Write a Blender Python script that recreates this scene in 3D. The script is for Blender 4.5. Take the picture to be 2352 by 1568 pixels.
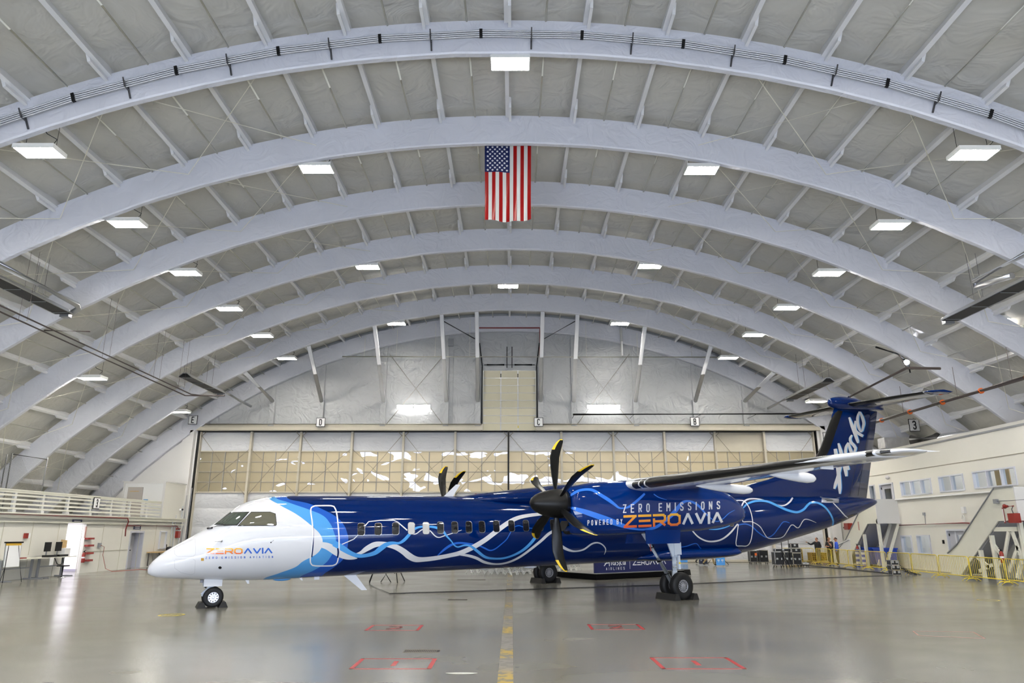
import bpy, math, random
import numpy as np
from mathutils import Vector, Matrix
random.seed(7)
PI = math.pi
SC = bpy.context.scene
COL = SC.collection
for _o in list(bpy.data.objects):
    bpy.data.objects.remove(_o)

# ------------------------------------------------------------------ camera
IW, IH, FPX, CH, HZ = 2352, 1568, 1600.0, 2.18, 1220.0
PITCH = math.atan((HZ - IH / 2) / FPX)
CP, SP = math.cos(PITCH), math.sin(PITCH)
cam_d = bpy.data.cameras.new('camera')
cam_d.sensor_width = 36.0
cam_d.sensor_fit = 'HORIZONTAL'
cam_d.lens = FPX / IW * 36.0
cam_d.clip_end = 300
cam = bpy.data.objects.new('camera', cam_d)
COL.objects.link(cam)
cam.location = (0, 0, CH)
cam.rotation_euler = (PI / 2 + PITCH, 0, 0)
SC.camera = cam

# ------------------------------------------------------------------ world: cool overcast day outside the doors
W = bpy.data.worlds.new('world')
SC.world = W
W.use_nodes = True
bg = W.node_tree.nodes['Background']
bg.inputs[0].default_value = (0.72, 0.82, 1.0, 1)
bg.inputs[1].default_value = 14.0
LAMP = 85.0        # radiance of the high-bay fixtures
SC.view_settings.view_transform = 'Standard'
SC.view_settings.look = 'None'
SC.view_settings.gamma = 1
SC.view_settings.use_curve_mapping = False
SC.view_settings.exposure = 0.78
# daylight coming through the gap under the front doors (portal guides the sky light)
pl = bpy.data.lights.new('door_gap_portal', 'AREA')
pl.shape = 'RECTANGLE'; pl.size = 46; pl.size_y = 2.0
pl.cycles.is_portal = True
po = bpy.data.objects.new('door_gap_portal', pl)
po.location = (0, -2.9, 1.6); po.rotation_euler = (PI / 2, 0, 0)
COL.objects.link(po)


def ray(px, py):
    """direction (depth 1 along the lens axis) of a photo pixel"""
    u = (px - IW / 2) / FPX; w = (IH / 2 - py) / FPX
    return np.array([u, CP - w * SP, SP + w * CP])


CAMP = np.array([0, 0, CH])


def at_y(px, py, Y):
    r = ray(px, py); return CAMP + r * (Y / r[1])


def at_x(px, py, X):
    r = ray(px, py); return CAMP + r * (X / r[0])


def floor_pt(px, py, z=0.0):
    r = ray(px, py); return CAMP + r * ((z - CH) / r[2])


# ------------------------------------------------------------------ materials
MATS = {}


def srgb(r, g, b):
    f = lambda c: ((c / 255) / 12.92) if c <= 10 else (((c / 255) + 0.055) / 1.055) ** 2.4
    return (f(r), f(g), f(b))


def mat(name, col=(0.8, 0.8, 0.8), rough=0.5, metal=0.0, spec=0.5, coat=0.0, emit=None, es=1.0,
        var=0.0, vscale=4.0, bump=0.0, bscale=8.0, bdist=0.02, alpha=1.0, trans=0.0, detail=4.0, distort=0.0):
    if name in MATS:
        return MATS[name]
    m = bpy.data.materials.new(name)
    m.use_nodes = True
    nt = m.node_tree; N = nt.nodes; L = nt.links
    b = N['Principled BSDF']
    b.inputs['Base Color'].default_value = (*col, 1)
    b.inputs['Roughness'].default_value = rough
    b.inputs['Metallic'].default_value = metal
    b.inputs['Specular IOR Level'].default_value = spec
    b.inputs['Coat Weight'].default_value = coat
    b.inputs['Coat Roughness'].default_value = 0.03
    b.inputs['Transmission Weight'].default_value = trans
    if emit:
        b.inputs['Emission Color'].default_value = (*emit, 1)
        b.inputs['Emission Strength'].default_value = es
    if var or bump:
        tc = N.new('ShaderNodeTexCoord')
        if var:
            n1 = N.new('ShaderNodeTexNoise'); n1.inputs['Scale'].default_value = vscale
            n1.inputs['Detail'].default_value = 5
            L.new(tc.outputs['Object'], n1.inputs['Vector'])
            mx = N.new('ShaderNodeMix'); mx.data_type = 'RGBA'
            mx.inputs[6].default_value = (*[max(0, c * (1 - var)) for c in col], 1)
            mx.inputs[7].default_value = (*[min(1, c * (1 + var)) for c in col], 1)
            L.new(n1.outputs['Fac'], mx.inputs[0]); L.new(mx.outputs[2], b.inputs['Base Color'])
        if bump:
            n2 = N.new('ShaderNodeTexNoise'); n2.inputs['Scale'].default_value = bscale
            n2.inputs['Detail'].default_value = detail; n2.inputs['Distortion'].default_value = distort
            L.new(tc.outputs['Object'], n2.inputs['Vector'])
            bp = N.new('ShaderNodeBump'); bp.inputs['Strength'].default_value = bump
            bp.inputs['Distance'].default_value = bdist
            L.new(n2.outputs['Fac'], bp.inputs['Height']); L.new(bp.outputs['Normal'], b.inputs['Normal'])
    MATS[name] = m
    return m


def plastic_sheet(name, col, scale=0.55, strength=0.8, dist=0.25, rough=0.33, stretch=(1, 1, 1)):
    """white insulation facing: taut wrinkled plastic"""
    if name in MATS:
        return MATS[name]
    m = bpy.data.materials.new(name); m.use_nodes = True
    nt = m.node_tree; N = nt.nodes; L = nt.links
    b = N['Principled BSDF']
    b.inputs['Roughness'].default_value = rough
    tc = N.new('ShaderNodeTexCoord'); mp = N.new('ShaderNodeMapping')
    mp.inputs['Scale'].default_value = stretch
    L.new(tc.outputs['Object'], mp.inputs['Vector'])
    n1 = N.new('ShaderNodeTexNoise'); n1.noise_type = 'RIDGED_MULTIFRACTAL'
    n1.inputs['Scale'].default_value = scale; n1.inputs['Detail'].default_value = 3.5
    n1.inputs['Distortion'].default_value = 1.6; n1.inputs['Roughness'].default_value = 0.45
    L.new(mp.outputs['Vector'], n1.inputs['Vector'])
    n2 = N.new('ShaderNodeTexNoise'); n2.inputs['Scale'].default_value = scale * 1.7
    n2.inputs['Detail'].default_value = 2; n2.inputs['Distortion'].default_value = 2.5
    L.new(mp.outputs['Vector'], n2.inputs['Vector'])
    ad = N.new('ShaderNodeMath'); ad.operation = 'MULTIPLY_ADD'; ad.inputs[1].default_value = 0.22
    L.new(n1.outputs['Fac'], ad.inputs[0]); L.new(n2.outputs['Fac'], ad.inputs[2])
    bp = N.new('ShaderNodeBump'); bp.inputs['Strength'].default_value = strength
    bp.inputs['Distance'].default_value = dist
    L.new(ad.outputs[0], bp.inputs['Height']); L.new(bp.outputs['Normal'], b.inputs['Normal'])
    n3 = N.new('ShaderNodeTexNoise'); n3.inputs['Scale'].default_value = 0.35
    L.new(tc.outputs['Object'], n3.inputs['Vector'])
    mx = N.new('ShaderNodeMix'); mx.data_type = 'RGBA'
    mx.inputs[6].default_value = (*[c * 0.9 for c in col], 1); mx.inputs[7].default_value = (*[min(1, c * 1.08) for c in col], 1)
    L.new(n3.outputs['Fac'], mx.inputs[0]); L.new(mx.outputs[2], b.inputs['Base Color'])
    MATS[name] = m
    return m


M_RIB = plastic_sheet('rib wrap plastic', (0.62, 0.63, 0.69), 0.6, 0.4, 0.16, 0.35)
M_CEIL = plastic_sheet('ceiling plastic', (0.52, 0.51, 0.47), 0.45, 0.4, 0.2, 0.4)
M_QUILT = plastic_sheet('wall plastic', (0.43, 0.44, 0.45), 0.5, 0.6, 0.2, 0.38)
M_DOORQ = plastic_sheet('door quilt plastic', (0.62, 0.63, 0.66), 0.55, 0.4, 0.12, 0.4, (1, 1, 2))
M_CREAM = mat('cream painted wall', (0.70, 0.685, 0.63), 0.45, var=0.04, vscale=0.6)
M_CREAM2 = mat('cream painted timber', (0.70, 0.69, 0.60), 0.4, var=0.05, vscale=2)
M_WHITE = mat('white paint', (0.78, 0.78, 0.78), 0.4)
M_OFFW = mat('off white panel', (0.70, 0.69, 0.68), 0.45)
M_PURL = mat('purlin paint', (0.74, 0.74, 0.75), 0.45, var=0.05, vscale=2)
M_PIPEW = mat('ivory pipe', (0.80, 0.78, 0.68), 0.35)
M_BEIGE = mat('beige steel', (0.55, 0.51, 0.42), 0.45, var=0.1, vscale=1.5)
M_BLACK = mat('black matt', (0.005, 0.005, 0.0055), 0.5, spec=.3)
M_BLACKG = mat('black gloss', (0.01, 0.01, 0.011), 0.15)
M_RUBBER = mat('rubber', (0.006, 0.006, 0.0065), 0.55, spec=.3, bump=0.2, bscale=40, bdist=0.002)
M_DGREY = mat('dark grey metal', (0.09, 0.09, 0.095), 0.4, 0.5)
M_GREY = mat('grey steel', (0.33, 0.34, 0.36), 0.35, 0.6)
M_GALV = mat('galvanised steel', (0.55, 0.56, 0.58), 0.28, 0.9, bump=0.2, bscale=6, bdist=0.01)
M_RED = mat('red paint', (0.26, 0.02, 0.013), 0.35)
M_REDD = mat('dark red pipe', (0.2, 0.02, 0.02), 0.4)
M_BROWN = mat('brown pipe', (0.09, 0.07, 0.065), 0.45)
M_ORANGE = mat('orange paint', (0.8, 0.16, 0.03), 0.4)
M_YEL = mat('safety yellow', (0.72, 0.56, 0.05), 0.35)
M_BLUEBIN = mat('blue plastic', (0.015, 0.06, 0.42), 0.4)
M_WOOD = mat('pale wood', (0.48, 0.33, 0.15), 0.5, var=0.2, vscale=8)
M_SKIN = mat('skin', (0.42, 0.2, 0.12), 0.5)
M_GLASS = bpy.data.materials.new('window glass'); M_GLASS.use_nodes = True
_n = M_GLASS.node_tree; _n.nodes.clear()
_o = _n.nodes.new('ShaderNodeOutputMaterial'); _m = _n.nodes.new('ShaderNodeMixShader'); _m.inputs[0].default_value = 0.1
_t = _n.nodes.new('ShaderNodeBsdfTransparent'); _t.inputs[0].default_value = (.88, .92, .95, 1); _g = _n.nodes.new('ShaderNodeBsdfGlossy'); _g.inputs['Roughness'].default_value = .03
_n.links.new(_t.outputs[0], _m.inputs[1]); _n.links.new(_g.outputs[0], _m.inputs[2]); _n.links.new(_m.outputs[0], _o.inputs[0])
M_NAVYS = mat('navy sign', (0.01, 0.015, 0.07), 0.4)
M_STEELB = mat('steel door paint', (0.45, 0.46, 0.52), 0.4)
M_ALU = mat('chrome', (0.7, 0.7, 0.72), 0.15, 1.0)
M_FIX = mat('fixture enamel', (0.7, 0.7, 0.68), 0.35)
M_EMIT = mat('high bay lamp', (1, 1, 1), 0.4, emit=(1.0, 0.955, 0.86), es=LAMP)
M_EMITW = mat('wall lamp', (1, 1, 1), 0.4, emit=(1.0, 0.98, 0.95), es=30.0)
M_EMITR = mat('room lamp', (1, 1, 1), 0.4, emit=(0.95, 0.95, 1.0), es=5.5)
M_EMITL = mat('bright room lamp', (1, 1, 1), 0.4, emit=(0.94, 0.93, 1.0), es=4.0)


# ------------------------------------------------------------------ mesh builder
def V(*a):
    return np.array(a if len(a) > 1 else a[0], float)


def unit(v):
    n = np.linalg.norm(v); return v / n if n > 1e-12 else v


def frame(d, up=(0, 0, 1)):
    d = unit(V(*d)); u = V(*up)
    if abs(np.dot(d, u)) > 0.98: u = V(0, 1, 0)
    s = unit(np.cross(d, u)); return d, s, np.cross(s, d)


class MB:
    def __init__(s):
        s.v = []; s.f = []; s.m = []; s.s = []

    def add(s, vs, fs, mi=0, sm=False):
        o = len(s.v); s.v += [tuple(float(c) for c in p) for p in vs]
        for f in fs:
            s.f.append([i + o for i in f]); s.m.append(mi); s.s.append(sm)
        return s

    def box(s, x0, x1, y0, y1, z0, z1, mi=0):
        vs = [(x, y, z) for z in (z0, z1) for y in (y0, y1) for x in (x0, x1)]
        return s.add(vs, [(0, 2, 3, 1), (4, 5, 7, 6), (0, 1, 5, 4), (2, 6, 7, 3), (0, 4, 6, 2), (1, 3, 7, 5)], mi)

    def bar(s, p0, p1, w, h, mi=0, up=(0, 0, 1)):
        p0, p1 = V(*p0), V(*p1); d, sd, u = frame(p1 - p0, up)
        vs = []
        for p in (p0, p1):
            for a, b in ((-1, -1), (1, -1), (1, 1), (-1, 1)):
                vs.append(p + sd * a * w / 2 + u * b * h / 2)
        return s.add(vs, [(0, 1, 2, 3), (7, 6, 5, 4), (0, 4, 5, 1), (1, 5, 6, 2), (2, 6, 7, 3), (3, 7, 4, 0)], mi)

    def tube(s, pts, r, n=8, mi=0, caps=True):
        pts = [V(*p) for p in pts]; k = len(pts)
        rs = r if hasattr(r, '__len__') else [r] * k
        vs = []; prev = None
        for i, p in enumerate(pts):
            d = unit(pts[min(i + 1, k - 1)] - pts[max(i - 1, 0)])
            if prev is None:
                _, a, b = frame(d)
            else:
                a = unit(prev - d * np.dot(prev, d)); b = np.cross(d, a)
            prev = a
            for j in range(n):
                t = 2 * PI * j / n
                vs.append(p + (a * math.cos(t) + b * math.sin(t)) * rs[i])
        fs = [(i * n + j, i * n + (j + 1) % n, (i + 1) * n + (j + 1) % n, (i + 1) * n + j) for i in range(k - 1) for j in range(n)]
        s.add(vs, fs, mi, n > 5)
        if caps:
            o = len(s.v) - len(vs)
            s.f.append([o + j for j in range(n)][::-1]); s.m.append(mi); s.s.append(False)
            s.f.append([o + (k - 1) * n + j for j in range(n)]); s.m.append(mi); s.s.append(False)
        return s

    def prism(s, poly, vec, mi=0):
        n = len(poly); a = [V(*p) for p in poly]; v = V(*vec)
        return s.add(a + [p + v for p in a], [tuple(range(n))[::-1], tuple(range(n, 2 * n))] + [(i, (i + 1) % n, n + (i + 1) % n, n + i) for i in range(n)], mi)

    def face(s, pts, mi=0):
        return s.add([V(*p) for p in pts], [tuple(range(len(pts)))], mi)

    def ball(s, c, r, nu=12, nv=8, mi=0):
        c = V(*c); r = V(*r) if hasattr(r, '__len__') else V(r, r, r)
        vs = [c + r * V(0, 0, 1)]
        for i in range(1, nv):
            t = PI * i / nv
            for j in range(nu):
                p = 2 * PI * j / nu
                vs.append(c + r * V(math.sin(t) * math.cos(p), math.sin(t) * math.sin(p), math.cos(t)))
        vs.append(c - r * V(0, 0, 1)); fs = []
        for j in range(nu):
            fs.append((0, 1 + j, 1 + (j + 1) % nu))
            b = 1 + (nv - 2) * nu; fs.append((len(vs) - 1, b + (j + 1) % nu, b + j))
        for i in range(nv - 2):
            for j in range(nu):
                a = 1 + i * nu
                fs.append((a + j, a + nu + j, a + nu + (j + 1) % nu, a + (j + 1) % nu))
        return s.add(vs, fs, mi, True)

    def loft(s, rings, mi=0, closed=True, caps=True, sm=True):
        n = len(rings[0]); vs = [p for r in rings for p in r]; m = n if closed else n - 1
        fs = [(i * n + j, i * n + (j + 1) % n, (i + 1) * n + (j + 1) % n, (i + 1) * n + j) for i in range(len(rings) - 1) for j in range(m)]
        if caps:
            fs.append(tuple(range(n))[::-1]); fs.append(tuple((len(rings) - 1) * n + j for j in range(n)))
        s.add(vs, fs, mi, sm)
        if caps:
            s.s[-1] = False; s.s[-2] = False
        return s

    def lathe(s, prof, o, d, n=24, mi=0, mis=None, caps=False):
        """prof: list of (radius, distance along d)"""
        o = V(*o); d, a, b = frame(d)
        rings = [[o + d * h + (a * math.cos(2 * PI * j / n) + b * math.sin(2 * PI * j / n)) * r for j in range(n)] for r, h in prof]
        if mis is None:
            return s.loft(rings, mi, True, caps)
        for i in range(len(rings) - 1):
            s.loft(rings[i:i + 2], mis[i], True, False)
        return s

    def build(s, name, mats, parent=None, loc=(0, 0, 0), rz=0.0, flip=False, smooth=None, **tags):
        me = bpy.data.meshes.new(name)
        vs = [(x, -y, z) for x, y, z in s.v] if flip else s.v
        me.from_pydata(vs, [], s.f)
        for m in (mats if isinstance(mats, (list, tuple)) else [mats]):
            me.materials.append(m)
        me.polygons.foreach_set('material_index', s.m)
        me.polygons.foreach_set('use_smooth', s.s if smooth is None else [smooth] * len(s.f))
        me.update()
        if flip: me.flip_normals()
        o = bpy.data.objects.new(name, me); COL.objects.link(o)
        o.location = loc; o.rotation_euler = (0, 0, rz)
        if parent is not None: o.parent = parent
        return tag(o, **tags)


def tag(o, label=None, cat=None, group=None, kind=None):
    if label: o['label'] = label
    if cat: o['category'] = cat
    if group: o['group'] = group
    if kind: o['kind'] = kind
    return o


def thing(name, label, cat, loc=(0, 0, 0), rz=0.0, group=None):
    o = bpy.data.objects.new(name, None); COL.objects.link(o)
    o.location = loc; o.rotation_euler = (0, 0, rz); o.empty_display_size = 0.2
    return tag(o, label, cat, group)


def dup(root, loc, rz=None, label=None, group=None):
    r = root.copy(); COL.objects.link(r); r.location = loc
    if rz is not None: r.rotation_euler = (0, 0, rz)
    if label: r['label'] = label
    if group: r['group'] = group
    for ch in list(root.children):
        c = ch.copy(); COL.objects.link(c); c.parent = r
        for g in list(ch.children):
            d = g.copy(); COL.objects.link(d); d.parent = c
    return r


def struct(name, mb, mats, parent=None):
    return mb.build(name, mats, parent, kind=None if parent else 'structure')


def holes(mb, x, y0, y1, z0, z1, hs, axis='x', mi=0, thick=0.15, sign=1):
    """wall slab in plane axis=x (or 'y') with rectangular holes (a0,a1,z0,z1)"""
    ys = sorted({y0, y1, *[h[0] for h in hs], *[h[1] for h in hs]})
    zs = sorted({z0, z1, *[h[2] for h in hs], *[h[3] for h in hs]})
    for i in range(len(ys) - 1):
        j = 0
        while j < len(zs) - 1:
            cy = (ys[i] + ys[i + 1]) / 2
            inside = lambda k: any(h[0] < cy < h[1] and h[2] < (zs[k] + zs[k + 1]) / 2 < h[3] for h in hs)
            if inside(j):
                j += 1; continue
            k = j
            while k + 1 < len(zs) - 1 and not inside(k + 1): k += 1
            a, b = sorted((x, x + sign * thick))
            if axis == 'x': mb.box(a, b, ys[i], ys[i + 1], zs[j], zs[k + 1], mi)
            else: mb.box(ys[i], ys[i + 1], a, b, zs[j], zs[k + 1], mi)
            j = k + 1
    return mb


# ------------------------------------------------------------------ stroke lettering
_R = [[(0, 1), (0, 0), (.8, 0), (1, .14), (1, .4), (.8, .54), (0, .54)], [(.5, .54), (1, 1)]]
_O = [[(.25, 0), (.75, 0), (1, .18), (1, .82), (.75, 1), (.25, 1), (0, .82), (0, .18), (.25, 0)]]
GL = {'Z': [[(0, 0), (1, 0), (0, 1), (1, 1)]], 'E': [[(1, 0), (0, 0), (0, 1), (1, 1)], [(0, .5), (.85, .5)]],
      'R': _R, 'O': _O, 'M': [[(0, 1), (0, 0), (.5, .6), (1, 0), (1, 1)]], 'I': [[(.5, 0), (.5, 1)]],
      'S': [[(1, .2), (.8, 0), (.2, 0), (0, .15), (0, .36), (1, .64), (1, .85), (.8, 1), (.2, 1), (0, .8)]],
      'N': [[(0, 1), (0, 0), (1, 1), (1, 0)]], 'P': [_R[0]], 'W': [[(0, 0), (.22, 1), (.5, .3), (.78, 1), (1, 0)]],
      'D': [[(0, 0), (.7, 0), (1, .2), (1, .8), (.7, 1), (0, 1), (0, 0)]],
      'B': [[(0, 0), (.75, 0), (.95, .14), (.95, .36), (.75, .48), (0, .48)], [(.75, .48), (1, .62), (1, .86), (.75, 1), (0, 1), (0, 0)]],
      'Y': [[(0, 0), (.5, .5), (1, 0)], [(.5, .5), (.5, 1)]], 'A': [[(0, 1), (.5, 0), (1, 1)], [(.22, .66), (.78, .66)]],
      'V': [[(0, 0), (.5, 1), (1, 0)]], 'L': [[(0, 0), (0, 1), (1, 1)]], 'T': [[(0, 0), (1, 0)], [(.5, 0), (.5, 1)]],
      'C': [[(1, .2), (.75, 0), (.25, 0), (0, .18), (0, .82), (.25, 1), (.75, 1), (1, .8)]],
      'K': [[(0, 0), (0, 1)], [(1, 0), (0, .6)], [(.35, .42), (1, 1)]], 'H': [[(0, 0), (0, 1)], [(1, 0), (1, 1)], [(0, .5), (1, .5)]],
      'U': [[(0, 0), (0, .85), (.25, 1), (.75, 1), (1, .85), (1, 0)]], 'F': [[(1, 0), (0, 0), (0, 1)], [(0, .5), (.85, .5)]],
      'X': [[(0, 0), (1, 1)], [(1, 0), (0, 1)]], 'G': [[(1, .2), (.75, 0), (.25, 0), (0, .18), (0, .82), (.25, 1), (.75, 1), (1, .82), (1, .5), (.55, .5)]],
      '3': [[(0, .18), (.25, 0), (.75, 0), (1, .18), (1, .35), (.72, .48), (.4, .48)], [(.72, .48), (1, .62), (1, .82), (.75, 1), (.25, 1), (0, .82)]],
      '2': [[(0, .2), (.25, 0), (.75, 0), (1, .2), (1, .4), (0, 1), (1, 1)]], '1': [[(.5, 0), (.5, 1)]],
      # wide logo letters
      'z': [[(0, 0), (1, 0), (0, 1), (1, 1)]], 'e': [[(0, 0), (1, 0)], [(.05, .5), (.92, .5)], [(0, 1), (1, 1)]],
      'r': [[(0, 1), (0, .42)], [(0, 0), (.85, 0), (1, .14), (1, .46), (.85, .6), (0, .6)], [(.55, .6), (1, 1)]],
      'o': _O, 'a': [[(0, 1), (.5, 0), (1, 1)]], 'v': [[(0, 0), (.5, 1), (1, 0)]], 'i': [[(.5, 0), (.5, 1)]]}


def text(mb, s, fn, cw=0.5, gap=0.25, sw=0.16, mi=0, seg=0.25, iw=None, space=0.6):
    """strokes laid out in units of cap height, mapped by fn(u in 0..1, v in 0..1 down)"""
    x = 0; items = []
    for ch in s:
        if ch == ' ':
            x += space; continue
        w = sw if (ch in 'I1i' and iw is None) else (cw * 1.15 if ch in 'MWav' else cw)
        items.append((ch, x, w)); x += w + gap
    tot = x - gap
    for ch, x0, w in items:
        for pl_ in GL[ch]:
            P = [V(x0 + sw / 2 + p[0] * max(w - sw, 0), sw / 2 + p[1] * (1 - sw)) for p in pl_]
            if ch in 'I1i': P = [V(x0 + w / 2, sw / 2 + p[1] * (1 - sw)) for p in pl_]
            for a, b in zip(P[:-1], P[1:]):
                d = b - a; L = np.linalg.norm(d); d = d / L; n = V(-d[1], d[0])
                diag = min(abs(d[0]), abs(d[1])) > 0.15
                e = sw / 2 * (0.35 if diag else 1.0)
                a2, b2 = a - d * e, b + d * e
                k = max(1, int(np.linalg.norm(b2 - a2) / seg))
                q = []
                for i in range(k + 1):
                    c = a2 + (b2 - a2) * i / k
                    for sgn in (-1, 1):
                        g = c + n * sgn * sw / 2
                        q.append(fn(g[0] / tot, min(1.0, max(0.0, g[1]))))
                mb.add(q, [(2 * i, 2 * i + 1, 2 * i + 3, 2 * i + 2) for i in range(k)], mi)
    return mb


def quad_fn(tl, tr, br, bl):
    tl, tr, br, bl = map(lambda p: V(*p), (tl, tr, br, bl))
    return lambda u, v: (tl * (1 - u) + tr * u) * (1 - v) + (bl * (1 - u) + br * u) * v
# ================================================================== HANGAR SHELL
XC, ZC, R0, R1 = -0.19, -22.75, 40.17, 41.40
RIBY = [19.66 + 5.54 * k for k in range(-4, 6)]
WY = 53.15


def arc(R, a, y):
    return V(XC + R * math.sin(a), y, ZC + R * math.cos(a))


def arc_z(x, R=R1):
    return ZC + math.sqrt(max(R * R - (x - XC) ** 2, 0))


AMAX = math.acos(22.75 / R1) + 0.004

# floor ------------------------------------------------------------------
mf = bpy.data.materials.new('hangar floor coating'); mf.use_nodes = True
nt = mf.node_tree; N = nt.nodes; L = nt.links; b = N['Principled BSDF']
tc = N.new('ShaderNodeTexCoord')


def nz(scale, st, det=5, dist=0.0):
    mp = N.new('ShaderNodeMapping'); mp.inputs['Scale'].default_value = st
    L.new(tc.outputs['Object'], mp.inputs['Vector'])
    n = N.new('ShaderNodeTexNoise'); n.inputs['Scale'].default_value = scale
    n.inputs['Detail'].default_value = det; n.inputs['Distortion'].default_value = dist
    L.new(mp.outputs['Vector'], n.inputs['Vector']); return n


def ramp(src, stops):
    r = N.new('ShaderNodeValToRGB'); el = r.color_ramp.elements
    while len(el) < len(stops): el.new(0.5)
    for e, (p, c) in zip(el, stops):
        e.position = p; e.color = (*c, 1) if len(c) == 3 else c
    L.new(src, r.inputs[0]); return r


def mixc(fac, a, bb, mode='MIX'):
    m = N.new('ShaderNodeMix'); m.data_type = 'RGBA'; m.blend_type = mode
    if isinstance(fac, float): m.inputs[0].default_value = fac
    else: L.new(fac, m.inputs[0])
    for i, x in ((6, a), (7, bb)):
        if isinstance(x, tuple): m.inputs[i].default_value = (*x, 1)
        else: L.new(x, m.inputs[i])
    return m.outputs[2]


broad = nz(0.09, (1, 1, 1), 3)
base = ramp(broad.outputs['Fac'], [(0.35, (0.17, 0.162, 0.13)), (0.65, (0.20, 0.198, 0.182))])
st1 = nz(0.35, (0.35, 1.4, 1), 5, 0.6)
c1 = mixc(0.25, base.outputs[0], ramp(st1.outputs['Fac'], [(0.3, (0.86, 0.85, 0.82)), (0.62, (1.04, 1.04, 1.04))]).outputs[0], 'MULTIPLY')
st2 = nz(0.9, (0.5, 1.6, 1), 8, 1.0)
dirt = ramp(st2.outputs['Fac'], [(0.62, (0, 0, 0)), (0.85, (0.4, 0.4, 0.4))])
c2 = mixc(dirt.outputs[0], c1, (0.2, 0.175, 0.12))
L.new(c2, b.inputs['Base Color'])
rr = nz(0.5, (0.7, 1.0, 1), 3)
rmp = ramp(rr.outputs['Fac'], [(0.3, (0.16, 0.16, 0.16)), (0.7, (0.24, 0.24, 0.24))])
L.new(rmp.outputs[0], b.inputs['Roughness'])
b.inputs['Specular IOR Level'].default_value = 0.45
bn = nz(0.7, (1, 1, 1), 2); bp = N.new('ShaderNodeBump'); bp.inputs['Strength'].default_value = 0.05; bp.inputs['Distance'].default_value = 0.02
L.new(bn.outputs['Fac'], bp.inputs['Height']); L.new(bp.outputs['Normal'], b.inputs['Normal'])
m = MB(); m.box(-38, 38, -3, 58, -0.3, 0.0)
struct('floor', m, mf)

# ceiling with sagging insulation pillows ------------------------------------
DA = 2.64 / R1
NP = int(AMAX / DA) + 1
m = MB(); n = 8
vs = []; edges_a = [i * DA / n for i in range(-NP * n, NP * n + 1)]
ys = []
RB = RIBY + [WY]
for i in range(len(RB) - 1):
    for j in range(n): ys.append((RB[i] + (RB[i + 1] - RB[i]) * j / n, i, j / n))
ys.append((WY, len(RB) - 1, 0))
rnd = random.Random(3)
amp = {}
for a_i, a in enumerate(edges_a):
    for y, bi, fr in ys:
        ai = math.floor(a / DA + 1e-6); fa = a / DA - ai
        k = (ai, bi)
        if k not in amp: amp[k] = 0.10 + rnd.random() * 0.13
        sag = (amp[k] + .10) * (0.45 + 0.55 * (1 - (2 * fa - 1) ** 4)) * math.sin(PI * min(1, max(0, fr))) ** 0.45 if fr > 0 else 0
        vs.append(arc(R1 + 0.32 - sag, a, y))
ny = len(ys)
m.add(vs, [(i * ny + j, i * ny + j + 1, (i + 1) * ny + j + 1, (i + 1) * ny + j) for i in range(len(edges_a) - 1) for j in range(ny - 1)], 0, True)
ceil_o = struct('ceiling', m, M_CEIL)
# roof deck above the insulation
for i in range(-NP + 1, NP):
    a = i * DA; mm = MB()
    # purlin (deep wrapped beam between the arches)
    p0, p1 = arc(R1 + 0.2, a, RIBY[0]), arc(R1 + 0.2, a, WY)
    rad = V(math.sin(a), 0, math.cos(a))
    mm.bar(p0 - rad * 0.08, p1 - rad * 0.08, 0.15, 0.40, up=tuple(rad))
    for y in RIBY[1:]:      # doubled seat at every arch
        q0 = arc(R1 + 0.13, a, y - 1.0) - rad * 0.12; q1 = arc(R1 + 0.13, a, y + .02) - rad * 0.12
        mm.bar(q0 + V(0.11 if i >= 0 else -0.11, 0, 0), q1 + V(0.11 if i >= 0 else -0.11, 0, 0), 0.1, 0.55, up=tuple(rad))
    mm.build('purlin', M_PURL, ceil_o)
    if i < NP - 1:
        a2 = (i + 0.5) * DA; mm = MB()
        for y0, y1 in zip(RB[:-1], RB[1:]):
            mm.tube([arc(R1 - 0.08, a2, y0 + 0.15), arc(R1 - 0.08, a2, y1 - 0.1)], 0.033, 6)
        mm.build('ceiling_rod', M_PIPEW, ceil_o)
for bi in range(4, len(RIBY) - 1):
    for sgn in (-1, 1):
        mm = MB()
        for k in (3, 5, 7, 9, 11):
            for (ka, kb) in ((k, k + 2), (k + 2, k)):
                A_ = arc(R1 - 0.6, sgn * ka * DA, RIBY[bi]); B_ = arc(R1 - 0.6, sgn * kb * DA, RIBY[bi + 1])
                mm.tube([A_, B_], 0.016, 5)
        mm.build('brace_cable', M_PIPEW, ceil_o)

# arches -----------------------------------------------------------------
NA = 96
for k, y in enumerate(RIBY + [52.75]):
    mm = MB(); rings = []
    w = 0.26 if k < len(RIBY) else 0.4
    rj = random.Random(k)
    for i in range(NA + 1):
        a = -AMAX + 2 * AMAX * i / NA
        j = rj.uniform(-0.015, 0.015)
        rings.append([arc(R1 + 0.02, a, y), arc(R0 + 0.05 + j, a, y), arc(R0 + j, a, y + 0.04), arc(R0 + j, a, y + w - 0.04),
                      arc(R0 + 0.05 + j, a, y + w), arc(R1 + 0.02, a, y + w)])
    mm.loft(rings, 0, True, True, False)
    struct('trim_%d' % (k + 1), mm, M_RIB)

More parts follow.
